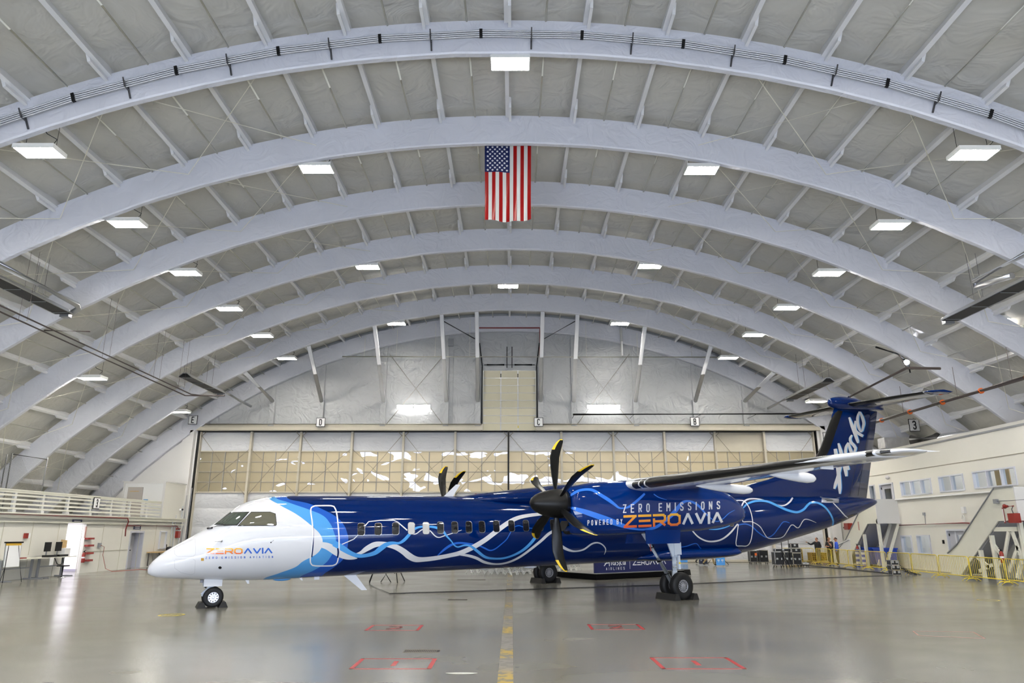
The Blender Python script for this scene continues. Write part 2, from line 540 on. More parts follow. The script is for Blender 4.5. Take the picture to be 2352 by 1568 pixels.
# end wall -----------------------------------------------------------------
DX0, DX1, DZ = -24.0, 23.25, 9.6
RX0, RX1, RZ = -2.32, 1.92, 14.95
mm = MB()
xs = sorted({*np.arange(-34, 34.5, 1.0).tolist(), DX0, DX1, RX0, RX1})
for a, c in zip(xs[:-1], xs[1:]):
    cx = (a + c) / 2
    zb = 0.0 if (cx < DX0 or cx > DX1) else (RZ if RX0 < cx < RX1 else 9.95)
    za, zc_ = arc_z(a, R1 + .4), arc_z(c, R1 + .4)
    if max(za, zc_) < zb: continue
    mi = 1 if (cx < DX0 or cx > DX1) else 0
    mm.add([(a, WY, zb), (c, WY, zb), (c, WY, max(zc_, zb)), (a, WY, max(za, zb)),
            (a, WY + .3, zb), (c, WY + .3, zb), (c, WY + .3, max(zc_, zb)), (a, WY + .3, max(za, zb))],
           [(0, 1, 2, 3), (7, 6, 5, 4), (0, 4, 5, 1), (1, 5, 6, 2), (3, 2, 6, 7), (0, 3, 7, 4)], mi)
struct('wall_back', mm, [M_QUILT, M_OFFW])
# header beam over the big doors and the tracks
mm = MB()
for a, c in ((DX0 - .4, RX0 + 0.1), (RX1 - 0.1, DX1 + 0.5)):
    mm.box(a, c, 52.78, 53.3, DZ, DZ + 0.26); mm.box(a, c, 52.98, 53.2, DZ + 0.26, DZ + 0.5)
mm.tube([(DX0, 52.85, 10.05), (RX0, 52.85, 10.05)], 0.05, 8); mm.tube([(RX1 + .3, 52.85, 10.05), (DX1, 52.85, 10.05)], 0.05, 8)
struct('trim_20', mm, M_BEIGE)
mm = MB()   # door jamb posts
mm.box(DX0 - 1.0, DX0 - 0.35, 52.9, 53.2, 0, DZ); mm.box(DX0 - 0.4, DX0 - 0.1, 52.75, 53.3, 0, DZ)
mm.box(DX1 + 0.15, DX1 + 0.5, 52.75, 53.3, 0, DZ + .3); mm.box(DX1 + 0.5, DX1 + 0.9, 52.9, 53.2, 0, DZ)
struct('trim_21', mm, M_OFFW)
mm = MB(); mm.box(DX0 - 0.1, DX0 + 0.1, 53.2, 54.6, 0, DZ); mm.box(DX1 - .05, DX1 + .15, 53.2, 54.6, 0, DZ); mm.box(DX0, DX1, 54.5, 54.6, 0, DZ)
mm.box(DX0, DX1, 53.3, 54.6, DZ, DZ + .1)
struct('trim_22', mm, M_BLACK)
# columns on the end wall, girts and raking struts up to the last arch
COLX = (-18.4, -14.66, -9.89, -5.07, -2.62, 2.2, 4.75, 9.5, 14.1, 17.9)
mm = MB()
for x in COLX:
    mm.box(x - .2, x + .2, 52.85, WY, 9.95, min(11.95, arc_z(x) - 0.3))
    mm.box(x - .13, x + .13, 53.0, WY, 11.9, arc_z(x, R0))
struct('trim_23', mm, M_QUILT)
for i, (x, xt) in enumerate(zip(COLX, (-18.77, -14.42, -9.82, -5.05, -2.53, 2.2, 4.7, 9.5, 14.1, 18.4))):
    mm = MB(); mm.tube([(x, 52.9, 11.85), (xt, 47.7, arc_z(xt, R0) + 0.1)], 0.15, 10)
    struct('trim_%d' % (24 + i), mm, M_PURL)
mm = MB()
for (a, c, z0, z1) in ((-9.6, -5.3, 10.1, 15.6), (5.0, 9.2, 10.1, 15.6)):
    mm.tube([(a, 53.05, z0), (c, 53.05, z1)], 0.02, 6); mm.tube([(c, 53.03, z0), (a, 53.03, z1)], 0.02, 6)
struct('trim_34', mm, M_BEIGE)

# daylit translucent glazing of the big doors ---------------------------------
mg = bpy.data.materials.new('translucent door glazing'); mg.use_nodes = True
nt = mg.node_tree; N = nt.nodes; L = nt.links; b = N['Principled BSDF']; tc = N.new('ShaderNodeTexCoord')
sep = N.new('ShaderNodeSeparateXYZ'); L.new(tc.outputs['Object'], sep.inputs[0])


def mth(op, a, c=None, clamp=False):
    q = N.new('ShaderNodeMath'); q.operation = op; q.use_clamp = clamp
    for i, x in enumerate((a, c)):
        if x is None: continue
        if isinstance(x, (int, float)): q.inputs[i].default_value = x
        else: L.new(x, q.inputs[i])
    return q.outputs[0]


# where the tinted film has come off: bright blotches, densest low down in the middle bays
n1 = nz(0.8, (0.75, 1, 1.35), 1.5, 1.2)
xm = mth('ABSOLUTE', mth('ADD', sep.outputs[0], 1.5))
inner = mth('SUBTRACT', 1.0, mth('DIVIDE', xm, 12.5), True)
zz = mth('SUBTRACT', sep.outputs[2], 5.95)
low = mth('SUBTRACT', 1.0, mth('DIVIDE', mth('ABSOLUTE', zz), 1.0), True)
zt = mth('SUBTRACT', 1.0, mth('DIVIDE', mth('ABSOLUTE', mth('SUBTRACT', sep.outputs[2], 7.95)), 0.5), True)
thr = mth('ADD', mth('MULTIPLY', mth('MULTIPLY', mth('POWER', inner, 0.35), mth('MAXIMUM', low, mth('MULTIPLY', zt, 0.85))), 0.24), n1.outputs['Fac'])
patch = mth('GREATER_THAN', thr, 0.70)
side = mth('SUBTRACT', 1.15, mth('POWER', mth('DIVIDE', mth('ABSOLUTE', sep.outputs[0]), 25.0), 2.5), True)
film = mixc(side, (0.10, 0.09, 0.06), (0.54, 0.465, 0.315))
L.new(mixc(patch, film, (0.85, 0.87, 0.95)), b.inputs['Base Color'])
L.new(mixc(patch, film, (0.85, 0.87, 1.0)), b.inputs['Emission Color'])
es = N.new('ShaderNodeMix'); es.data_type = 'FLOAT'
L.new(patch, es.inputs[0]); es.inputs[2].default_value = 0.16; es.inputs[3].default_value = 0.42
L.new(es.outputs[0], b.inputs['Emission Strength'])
b.inputs['Roughness'].default_value = 0.25
M_GLZ = mg

PX = [-23.91, -19.96, -16.18, -12.24, -8.32, -4.34, -0.27, 3.78, 7.76, 11.67, 15.55, 19.3, 23.15]
for d in range(6):
    x0, xm_, x1 = PX[2 * d] + 0.004, PX[2 * d + 1], PX[2 * d + 2] - 0.004
    q = MB()
    beige_bay = d == 5
    q.box(x0, xm_, 53.72, 53.8, 8.1, 9.55, 1 if beige_bay else 0); q.box(xm_, x1, 53.72, 53.8, 8.1, 9.55)
    zr = [0.15, 1.2, 2.5, 3.85, 5.0]
    for z0, z1 in zip(zr[:-1], zr[1:]):
        for a, c in ((x0, xm_), (xm_, x1)):
            n = 8; vs = []
            for i in range(n + 1):
                for j in range(5):
                    u, v = i / n, j / 4
                    vs.append((a + (c - a) * u, 53.72 - 0.10 * math.sin(PI * v) ** 0.5 * (0.6 + 0.4 * abs(math.sin(2 * PI * u))), z0 + (z1 - z0) * v))
            q.add(vs, [(i * 5 + j, (i + 1) * 5 + j, (i + 1) * 5 + j + 1, i * 5 + j + 1) for i in range(n) for j in range(4)], 0, True)
    dr = q.build('door_%d' % (d + 1), [M_DOORQ, M_BEIGE], kind='structure')
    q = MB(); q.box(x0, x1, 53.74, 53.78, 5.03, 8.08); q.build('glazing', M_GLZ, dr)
    q = MB()
    for x in (x0, x1):
        q.box(x - .07 if x == x1 else x, x if x == x1 else x + .07, 53.4, 53.75, 0.05, 9.55)
    q.box(xm_ - .08, xm_ + .08, 53.35, 53.75, 0.05, 9.55)
    q.box(x0, x1, 53.6, 53.75, 4.98, 5.08); q.box(x0, x1, 53.6, 53.75, 8.05, 8.13); q.box(x0, x1, 53.5, 53.75, 0.02, 0.18)
    q.build('door_frame', M_BEIGE, dr)
    q = MB()
    for a, c in ((x0, xm_), (xm_, x1)):
        for i in (1, 2, 3):
            x = a + (c - a) * i / 4; w = .03 if i == 2 else .018
            q.box(x - w, x + w, 53.66, 53.75, 5.05, 8.1)
    for z in (5.79, 6.54, 7.29): q.box(x0, x1, 53.67, 53.75, z - .02, z + .02)
    q.build('glazing_bars', mat('glazing bar', (0.36, 0.34, 0.31), 0.5), dr)
    q = MB()
    for (a, za, c, zc_) in ((x0 + .1, 9.3, xm_ - .1, 4.8), (xm_ + .1, 4.8, x1 - .1, 9.3), (x0 + .1, 4.9, xm_ - .1, 8.2), (xm_ + .1, 8.2, x1 - .1, 4.9)):
        q.tube([(a, 53.45, za), (c, 53.45, zc_)], 0.02, 5)
    for x, s_ in ((x0, 1), (x1, -1)): q.bar((x, 53.5, 9.15), (x + .4 * s_, 53.5, 9.55), 0.04, 0.05)
    for s_ in (-1, 1): q.bar((xm_, 53.42, 4.75), (xm_ + .35 * s_, 53.42, 5.1), 0.04, 0.05)
    q.build('brace', mat('door brace', (0.28, 0.25, 0.2), 0.5), dr)
# dark gap with chain between the two middle leaves
q = MB(); q.box(-0.33, -0.21, 53.38, 53.72, 0.1, 9.6); struct('trim_35', q, M_BLACK)

# high sectional tail door -----------------------------------------------------
q = MB()
PZ = [9.6 + i * (14.3 - 9.6) / 8 for i in range(9)]
for z0, z1 in zip(PZ[:-1], PZ[1:]): q.box(RX0 + .1, RX1 - .1, 53.2, 53.26, z0 + .025, z1 - .012)
dr = q.build('door_7', mat('sectional door', (0.58, 0.54, 0.40), 0.45), kind='structure')
q = MB()
for z in PZ[1:-1]: q.box(RX0 + .1, RX1 - .1, 53.17, 53.2, z - .015, z + .02)
for x in (-0.87, 0.46): q.box(x - .035, x + .035, 53.17, 53.2, 9.62, 14.3)
for x in (RX0 + .2, -0.87, 0.46, RX1 - .2):
    for z in PZ[1:-1]: q.box(x - .06, x + .06, 53.14, 53.18, z - .04, z + .04)
q.build('door_hinge_rail', M_GALV, dr)
q = MB(); 
for x in (-0.87, 0.46): q.box(x - .03, x + .03, 53.1, 53.17, 13.75, 14.05)
q.build('door_bumper', M_BLACK, dr)
q = MB(); q.box(0.44, 0.5, 53.15, 53.17, 9.8, 10.0); q.build('door_label', M_YEL, dr)
q = MB()   # tracks, spring shaft and torsion frame
for x, s_ in ((RX0, 1), (RX1, -1)):
    q.box(x - .05, x + .05, 53.02, 53.2, 9.6, 14.6); q.bar((x, 53.1, 14.6), (x - .22 * s_, 52.6, 16.4), 0.06, 0.06)
q.tube([(RX0 + .15, 53.05, 14.75), (RX1 - .15, 53.05, 14.75)], 0.03, 8)
q.tube([(RX0 + .35, 53.05, 14.75), (-.6, 53.05, 14.75)], 0.07, 8); q.tube([(.2, 53.05, 14.75), (RX1 - .35, 53.05, 14.75)], 0.07, 8)
for x in (-.4, 0.0): q.box(x - .03, x + .03, 53.0, 53.06, 14.5, 16.2)
q.build('door_track', M_BLACK, dr)
q = MB(); q.box(RX0, RX1, 53.16, 53.24, 14.32, RZ + 2.3); struct('trim_36', q, M_QUILT)

# front wall behind the photographer: shut doors with a daylit gap below -----------
q = MB()
q.box(-38, 38, -3.2, -3.0, 2.6, 20); q.box(-38, -23, -3.2, -3.0, 0, 2.6); q.box(23, 38, -3.2, -3.0, 0, 2.6)
q.box(-23, 23, -3.2, -3.0, 0, 0.6)
struct('wall_front', q, M_DOORQ)
# ================================================================== LIGHT FIXTURES
SC.cycles.use_denoising = True
SC.cycles.max_bounces = 8
SC.cycles.diffuse_bounces = 4
SC.cycles.glossy_bounces = 4
SC.cycles.caustics_reflective = False
SC.cycles.caustics_refractive = False
SC.cycles.sample_clamp_indirect = 6.0


def make_light():
    t = thing('ceiling_light', '', 'lamp')
    q = MB(); q.box(-.66, .66, -.36, .36, 0.03, .13); q.box(-.5, .5, -.1, .1, .13, .2)
    q.box(-.66, .66, -.36, -.33, -.02, .03); q.box(-.66, .66, .33, .36, -.02, .03); q.box(-.66, -.63, -.33, .33, -.02, .03); q.box(.63, .66, -.33, .33, -.02, .03)
    q.build('housing', M_FIX, t)
    q = MB(); q.box(-.63, .63, -.33, .33, -.01, .03); q.build('diffuser', M_EMIT, t)
    for x in (-.5, .5):
        q = MB(); q.tube([(x, 0, .13), (x, 0, .95)], .008, 5); q.build('hanger_rod', M_BLACK, t)
    q = MB(); q.tube([(.45, -.1, .2), (.6, -.15, .38), (.35, -.3, .5), (.2, -.45, .75)], .014, 5)
    q.build('power_cable', M_BLACK, t)
    return t


LIGHTS = [  # px, py, Y, label
 (1172, 146, 20.1, 'white rectangular high bay lamp hanging at the crown of the nearest arch, above the flag'),
 (91, 350, 20.2, 'high bay lamp under the nearest arch, the leftmost of all'),
 (2236, 355, 20.2, 'high bay lamp under the nearest arch near the right edge'),
 (727, 388, 25.7, 'large high bay lamp hanging left of the flag'),
 (1611, 391, 25.7, 'large high bay lamp hanging right of the flag'),
 (292, 514, 25.8, 'large high bay lamp low on the left side of the second arch'),
 (2045, 519, 25.8, 'large high bay lamp low on the right side of the second arch'),
 (426, 627, 31.3, 'high bay lamp on the left under the third arch'),
 (1904, 628, 31.3, 'high bay lamp on the right under the third arch'),
 (844, 613, 36.8, 'high bay lamp below left of the flag under the fourth arch'),
 (1493, 611, 36.8, 'high bay lamp below right of the flag under the fourth arch'),
 (526, 709, 36.9, 'high bay lamp on the left under the fourth arch'),
 (1808, 707, 36.9, 'high bay lamp on the right under the fourth arch'),
 (1167, 657, 42.4, 'high bay lamp at the crown of the fifth arch, straight below the flag'),
 (601, 771, 42.4, 'high bay lamp on the left under the fifth arch'),
 (1732, 769, 42.4, 'high bay lamp on the right under the fifth arch'),
 (910, 743, 48.0, 'small high bay lamp left of the red pipe frame on the end wall'),
 (1424, 743, 48.0, 'small high bay lamp right of the red pipe frame on the end wall'),
 (658, 823, 48.0, 'small high bay lamp on the left of the last arch, above sign D'),
 (1673, 822, 48.0, 'small high bay lamp on the right of the last arch, above sign B'),
 (211, 869, 36.9, 'low high bay lamp on the far left above the balcony pipes'),
 (412, 946, 48.0, 'low high bay lamp just above sign E'),
 (1876, 922, 48.0, 'low high bay lamp beside the airplane tailplane'),
 (2352, 692, 31.3, 'high bay lamp cut off by the right edge'),
]
base = None
for px, py, Y, lab in LIGHTS:
    P = at_y(px, py, Y)
    if px == 2352: P = V(23.3, 31.3, 11.75)
    if base is None:
        base = make_light(); base['label'] = lab; base['group'] = 'high bay lamps under the arched roof'; base.location = P
    else:
        dup(base, P, 0, lab, 'high bay lamps under the arched roof')
# the same lamps go on over the near part of the hangar, behind the photographer
for Y in (14.5, 9.0, 3.4, -1.6):
    for x, z in ((-15.5, 14.05), (-8.0, 16.5), (-.2, 17.3), (7.8, 16.5), (15.2, 14.05)):
        if Y == 14.5 and x == -.2: continue
        dup(base, (x, Y, z), 0, 'high bay lamp over the near end of the hangar, outside the picture', 'high bay lamps behind the viewer')
# linear lamps on the end wall
base = None
for px, lab in ((930, 'left lamp of the left pair of long white lamps on the end wall'), (969.5, 'right lamp of the left pair of long white lamps on the end wall'),
                (1367, 'left lamp of the right pair of long white lamps on the end wall'), (1406, 'right lamp of the right pair of long white lamps on the end wall')):
    P = at_y(px, 934, 52.95)
    if base is None:
        base = thing('wall_lamp', lab, 'lamp', P, 0, 'long lamps on the end wall')
        q = MB(); q.box(-.62, .62, 0.0, .18, -.1, .16); q.build('housing', M_FIX, base)
        q = MB(); q.box(-.6, .6, -.06, 0.0, -.12, .12); q.build('diffuser', M_EMITW, base)
    else: dup(base, P, 0, lab)
# ================================================================== AIRPLANE
# plane frame: X aft, Y towards the viewer's side (left wing), Z up; origin on the floor under the nose wheels
PNX, PNY, PTH = -9.008, 22.152, 0.476
PC, PS = math.cos(PTH), math.sin(PTH)
plane = thing('passenger_airplane', 'large blue and white twin propeller airplane with curving white stripes, parked across the hangar', 'airplane', (PNX, PNY, 0), PTH)
CAMQ = V((0 - PNX) * PC + (0 - PNY) * PS, (0 - PNX) * PS - (0 - PNY) * PC, CH)


def pray(px, py):
    r = ray(px, py); return V(r[0] * PC + r[1] * PS, r[0] * PS - r[1] * PC, r[2])


def crop(o, s):
    return lambda x, y: (o[0] + x / s, o[1] + y / s)


def hermite(xs, ys, x):
    x = min(max(x, xs[0]), xs[-1]); i = int(min(max(np.searchsorted(xs, x) - 1, 0), len(xs) - 2))
    h = xs[i + 1] - xs[i]; t = (x - xs[i]) / h

    def sl(k):
        if k == 0: return (ys[1] - ys[0]) / (xs[1] - xs[0])
        if k == len(xs) - 1: return (ys[-1] - ys[-2]) / (xs[-1] - xs[-2])
        a = (ys[k] - ys[k - 1]) / (xs[k] - xs[k - 1]); c = (ys[k + 1] - ys[k]) / (xs[k + 1] - xs[k])
        return 0 if a * c <= 0 else 2 * a * c / (a + c)
    m0, m1 = sl(i) * h, sl(i + 1) * h
    return (2 * t**3 - 3 * t**2 + 1) * ys[i] + (t**3 - 2 * t**2 + t) * m0 + (-2 * t**3 + 3 * t**2) * ys[i + 1] + (t**3 - t**2) * m1


class Body:
    """lofted body along X; rows (x, z_top, z_bottom, half_width)"""
    def __init__(s, rows, yc=0.0, n=2.0):
        s.r = rows; s.yc = yc; s.n = n; s.xs = [r[0] for r in rows]
        s.cache = {}

    def at(s, x):
        k = round(x, 4)
        if k not in s.cache:
            s.cache[k] = tuple(hermite(s.xs, [r[c] for r in s.r], x) for c in (1, 2, 3))
        return s.cache[k]

    def ring(s, x, N=48, grow=0.0):
        zt, zb, hw = s.at(x); zc = (zt + zb) / 2; hh = (zt - zb) / 2 + grow; hw += grow; out = []
        for j in range(N):
            t = 2 * PI * j / N; c, q = math.cos(t), math.sin(t)
            out.append(V(x, s.yc + hw * math.copysign(abs(q) ** (2 / s.n), q), zc + hh * math.copysign(abs(c) ** (2 / s.n), c)))
        return out

    def F(s, p):
        if p[0] <= s.xs[0] or p[0] >= s.xs[-1]: return 1.0
        zt, zb, hw = s.at(p[0])
        return abs((p[1] - s.yc) / max(hw, 1e-4)) ** s.n + abs((p[2] - (zt + zb) / 2) / max((zt - zb) / 2, 1e-4)) ** s.n - 1

    def nrm(s, p):
        e = 0.004
        g = V(s.F(p + V(e, 0, 0)) - s.F(p - V(e, 0, 0)), s.F(p + V(0, e, 0)) - s.F(p - V(0, e, 0)), s.F(p + V(0, 0, e)) - s.F(p - V(0, 0, e)))
        return unit(g)

    def hit(s, px, py):
        d = pray(px, py); tm = (s.yc - CAMQ[1]) / d[1]
        lo = tm * 0.93; hi = tm * 1.02; N = 46; prev = lo
        for i in range(1, N + 1):
            t = lo + (hi - lo) * i / N
            if s.F(CAMQ + d * t) < 0:
                a, c = prev, t
                for _ in range(18):
                    mi = (a + c) / 2
                    if s.F(CAMQ + d * mi) < 0: c = mi
                    else: a = mi
                p = CAMQ + d * c
                return p
            prev = t
        return None

    def surf(s, px, py, off):
        p = s.hit(px, py)
        return None if p is None else p + s.nrm(p) * off


def dense(rows, step=0.25):
    xs = []
    for a, c in zip(rows[:-1], rows[1:]):
        k = max(1, math.ceil((c[0] - a[0]) / step)); xs += [a[0] + (c[0] - a[0]) * i / k for i in range(k)]
    return xs + [rows[-1][0]]


FUS = Body([(-1.81, 1.12, 1.09, .02), (-1.785, 1.22, .99, .11), (-1.70, 1.34, .94, .21), (-1.55, 1.49, .885, .33), (-1.38, 1.63, .86, .43), (-1.03, 1.85, .83, .60), (-.64, 2.09, .81, .77),
            (-.41, 2.24, .79, .86), (-.1, 2.46, .775, .96), (.27, 2.77, .755, 1.05), (.55, 2.98, .745, 1.11), (.83, 3.11, .735, 1.16), (1.12, 3.20, .73, 1.20),
            (1.5, 3.255, .73, 1.24), (2.04, 3.29, .735, 1.265), (2.8, 3.305, .76, 1.28), (4, 3.33, .79, 1.285), (7.07, 3.39, .85, 1.285), (9.83, 3.45, .90, 1.285), (12.33, 3.50, .955, 1.285),
            (14.63, 3.545, 1.01, 1.285), (17.6, 3.60, 1.07, 1.285), (19.3, 3.63, 1.105, 1.285), (20.35, 3.66, 1.16, 1.28), (22.0, 3.70, 1.36, 1.23), (23.7, 3.74, 1.68, 1.13), (25.5, 3.78, 2.03, .97),
            (27.35, 3.82, 2.42, .74), (28.85, 3.84, 2.84, .50), (29.9, 3.82, 3.18, .32), (30.6, 3.78, 3.41, .19), (30.93, 3.73, 3.53, .10)])
NACR = [(9.74, 3.47, 2.30, .40), (9.8, 3.53, 2.14, .50), (10.2, 3.62, 2.07, .58), (10.8, 3.72, 2.06, .63), (12.4, 3.84, 2.09, .67), (13.5, 3.86, 2.13, .68), (15.1, 3.80, 2.2, .65),
        (16.0, 3.68, 2.31, .52), (16.7, 3.42, 2.42, .36), (17.2, 3.12, 2.55, .18), (17.42, 2.95, 2.66, .06)]
NAC = Body(NACR, 4.4, 2.7)

# ---- fuselage paint: navy with swept white, sky blue and mid blue nose bands ----
c1_, c2_, c3_ = crop((320, 1100), 4.3556), crop((700, 1100), 4.3556), crop((1180, 980), 4.3556)
c4_, c7_, c8_ = crop((1420, 980), 3.2667), crop((1780, 900), 4.3556), crop((440, 1140), 8.7125)
BW = [(1290, 184), (1400, 255), (1570, 350), (1680, 430), (1740, 482), (1800, 540), (1830, 600), (1833, 640), (1820, 690), (1770, 750), (1715, 782), (1640, 820), (1560, 880), (1400, 940), (1240, 1002)]
BL = [(1370, 186), (1500, 235), (1700, 305), (1830, 360), (1900, 430), (1950, 540), (1968, 620), (1960, 690), (1930, 750), (1850, 850), (1750, 910), (1600, 985)]
BM = [(1480, 186), (1700, 245), (1830, 300), (1960, 370), (2040, 450), (2080, 540), (2090, 620), (2080, 700), (2040, 800), (1950, 880), (1830, 965)]
NAVY = (0.0, 0.0105, 0.082)
SKY, MID, WHT = (0.075, 0.285, 0.60), (0.016, 0.085, 0.40), (0.60, 0.605, 0.63)
mf = bpy.data.materials.new('fuselage paint'); mf.use_nodes = True
nt = mf.node_tree; N = nt.nodes; L = nt.links; b = N['Principled BSDF']; tc = N.new('ShaderNodeTexCoord')
sep = N.new('ShaderNodeSeparateXYZ'); L.new(tc.outputs['Object'], sep.inputs[0])
zn = mth('DIVIDE', mth('SUBTRACT', sep.outputs[2], 0.7), 2.7)


def paint_edge(tr):
    P = []
    for x, y in tr:
        p = FUS.hit(*c1_(x, y))
        if p is not None: P.append(((p[2] - 0.7) / 2.7, (p[0] + 1) / 8))
    P.sort(); Q = [P[0]]
    for p in P[1:]:
        if p[0] - Q[-1][0] > 0.015: Q.append(p)
    n = N.new('ShaderNodeFloatCurve'); c = n.mapping.curves[0]
    lo, hi = Q[0], Q[-1]
    Q = [(0, lo[1])] + Q + [(1, hi[1])]
    if Q[1][0] < 0.01: Q.pop(1)
    if Q[-2][0] > 0.99: Q.pop(-2)
    c.points[0].location = Q[0]; c.points[1].location = Q[-1]
    for q in Q[1:-1]: c.points.new(*q)
    for q in c.points: q.handle_type = 'AUTO_CLAMPED'
    n.mapping.update(); L.new(zn, n.inputs['Value'])
    return mth('SUBTRACT', mth('MULTIPLY', n.outputs[0], 8.0), 1.0)


def less(a, c): return mth('LESS_THAN', a, c)


e_m, e_l, e_w = paint_edge(BM), paint_edge(BL), paint_edge(BW)
x_ = sep.outputs[0]
col = mixc(less(x_, e_m), NAVY, MID); col = mixc(less(x_, e_l), col, SKY); col = mixc(less(x_, e_w), col, WHT)
L.new(col, b.inputs['Base Color'])
b.inputs['Roughness'].default_value = 0.05; b.inputs['Specular IOR Level'].default_value = 0.3
tcn = N.new('ShaderNodeTexNoise'); tcn.inputs['Scale'].default_value = 1.1; tcn.inputs['Detail'].default_value = 2
bpn = N.new('ShaderNodeBump'); bpn.inputs['Strength'].default_value = 0.06; bpn.inputs['Distance'].default_value = 0.02
L.new(tc.outputs['Object'], tcn.inputs['Vector']); L.new(tcn.outputs['Fac'], bpn.inputs['Height'])
L.new(bpn.outputs['Normal'], b.inputs['Normal']); L.new(bpn.outputs['Normal'], b.inputs['Coat Normal'])
M_FUS = mf


def paint(name, col, rough=0.06):
    return mat(name, col, rough, spec=0.3)


P_NAVY = paint('navy paint', NAVY); P_WHITE = paint('white stripe paint', WHT); P_SKY = paint('sky stripe paint', (0.07, 0.29, 0.65)); P_MID = paint('mid blue stripe paint', (0.02, 0.115, 0.52))
P_NAVYLIT = paint('lit navy paint', (0.0, 0.0175, 0.125)); P_GREYW = paint('light grey wing paint', (0.60, 0.61, 0.64)); M_BOOT = mat('de icing boot rubber', (0.009, 0.009, 0.009), 0.3, spec=0.22)  # nacelle navy is brighter: light on its facing side put into the colour
P_LMID = paint('nacelle stripe blue', (0.035, 0.17, 0.66)); P_TXB = paint('letter blue', (0.035, 0.12, 0.48))
M_PROP = mat('propeller black', (0.004, 0.004, 0.004), 0.3, spec=.22); M_SPIN = mat('spinner black', (0.004, 0.0038, 0.0036), 0.38, spec=.22)
M_PYEL = mat('propeller tip yellow', (0.8, 0.52, 0.02), 0.35)
M_STRUT = mat('landing gear enamel', (0.50, 0.55, 0.62), 0.3, bump=0.1, bscale=20, bdist=0.002)
M_CKGL = mat('cockpit glass', (0.10, 0.095, 0.065), 0.03, spec=0.8, coat=1.0)
M_WSGL = mat('windshield glass', (0.055, 0.07, 0.055), 0.03, spec=0.8, coat=1.0)
M_PANE = mat('cabin window pane', (0.012, 0.012, 0.014), 0.04, spec=0.6, coat=0.3)


def rings_mesh(body, xs, N=48, grow=0.0):
    return [body.ring(x, N, grow) for x in xs]


q = MB(); q.loft(rings_mesh(FUS, dense(FUS.r, 0.2), 64))
fus = q.build('fuselage', M_FUS, plane, flip=True)

# wing to body fairing and belly fairing
q = MB(); WF = Body([(7.9, 3.36, 3.2, .25), (8.6, 3.50, 3.1, .6), (9.6, 3.63, 3.0, .85), (11.2, 3.82, 2.9, 1.0), (12.6, 3.96, 2.9, 1.05), (14.5, 3.96, 2.9, 1.05), (16.2, 3.80, 3.0, .9), (18.5, 3.62, 3.2, .4), (19.2, 3.55, 3.3, .15)])
q.loft(rings_mesh(WF, dense(WF.r, .3), 32)); q.build('wing_fairing', P_NAVY, plane, flip=True)
q = MB(); BF = Body([(15.4, 1.25, 1.10, .6), (16.2, 1.5, 1.02, 1.06), (17.0, 1.58, 1.02, 1.15), (18.5, 1.6, 1.04, 1.17), (20.2, 1.6, 1.12, 1.15), (20.55, 1.5, 1.2, 1.0)], 0, 2.4)
q.loft(rings_mesh(BF, dense(BF.r, .3), 40)); q.build('belly_fairing', P_NAVYLIT, plane, flip=True)


# ---- decals --------------------------------------------------------------
def spline(pts, step=5.0):
    P = [V(*p) for p in pts]; out = []
    for i in range(len(P) - 1):
        a, c, d, e = P[max(i - 1, 0)], P[i], P[i + 1], P[min(i + 2, len(P) - 1)]
        n = max(1, int(np.linalg.norm((d - c)[:2]) / step))
        for k in range(n):
            t = k / n
            out.append(0.5 * ((2 * c) + (-a + d) * t + (2 * a - 5 * c + 4 * d - e) * t * t + (-a + 3 * c - 3 * d + e) * t**3))
    return out + [P[-1]]


def ribbon(mb, body, pts, off=0.004, mi=0, sharp=False, conv=None, nw=2, surf=None):
    """pts: (x, y, width) in a crop frame; conv maps to photo pixels"""
    P = [V(*conv(x, y), w * (conv(1, 0)[0] - conv(0, 0)[0])) for x, y, w in pts]
    if not sharp: P = spline(P, 3.5)
    else:
        D = []
        for a, c in zip(P[:-1], P[1:]):
            n = max(1, int(np.linalg.norm((c - a)[:2]) / 5)); D += [a + (c - a) * i / n for i in range(n)]
        P = D + [P[-1]]
    sf = surf or (lambda x, y: body.surf(x, y, off))
    rows = []
    for i, p in enumerate(P):
        d = unit((P[min(i + 1, len(P) - 1)] - P[max(i - 1, 0)])[:2]); n = V(-d[1], d[0])
        r = [sf(*(p[:2] + n * p[2] * (k / nw - 0.5))) for k in range(nw + 1)]
        rows.append(None if any(x is None for x in r) else r)
    for a, c in zip(rows[:-1], rows[1:]):
        if a is None or c is None: continue
        mb.add(a + c, [(k, k + 1, nw + 2 + k, nw + 1 + k) for k in range(nw)], mi, True)
    return mb


def stripe(name, body, pts, m, conv, off=0.004, parent=None, sharp=False, label=None):
    q = MB(); ribbon(q, body, pts, off, 0, sharp, conv)
    return q.build(name, m, parent or fus, flip=True, label=label)


stripe('paint_stripe', FUS, [(1800, 655, 50), (1850, 662, 62), (1900, 680, 72), (1980, 730, 76), (2060, 770, 60), (2130, 787, 34), (2180, 791, 6)], P_WHITE, c1_, .004)
stripe('paint_stripe', FUS, [(500, 748, 4), (560, 735, 30), (620, 695, 50), (700, 655, 54), (780, 648, 46), (850, 660, 50), (920, 683, 55), (990, 725, 60), (1040, 765, 65), (1100, 797, 60), (1170, 803, 46), (1300, 790, 42), (1450, 762, 40), (1560, 735, 45), (1680, 682, 48), (1800, 610, 46), (1900, 535, 46), (2000, 460, 46), (2100, 400, 40), (2200, 370, 35), (2352, 350, 30), (2440, 342, 28)], P_WHITE, c2_, .0045)
stripe('paint_stripe', FUS, [(1540, 750, 20), (1640, 765, 26), (1720, 790, 28), (1800, 830, 26), (1900, 848, 18), (2000, 840, 18), (2100, 805, 20), (2200, 745, 22), (2351, 627, 26), (2450, 540, 28), (2551, 497, 24), (2560, 495, 22)], P_WHITE, c2_, .005)
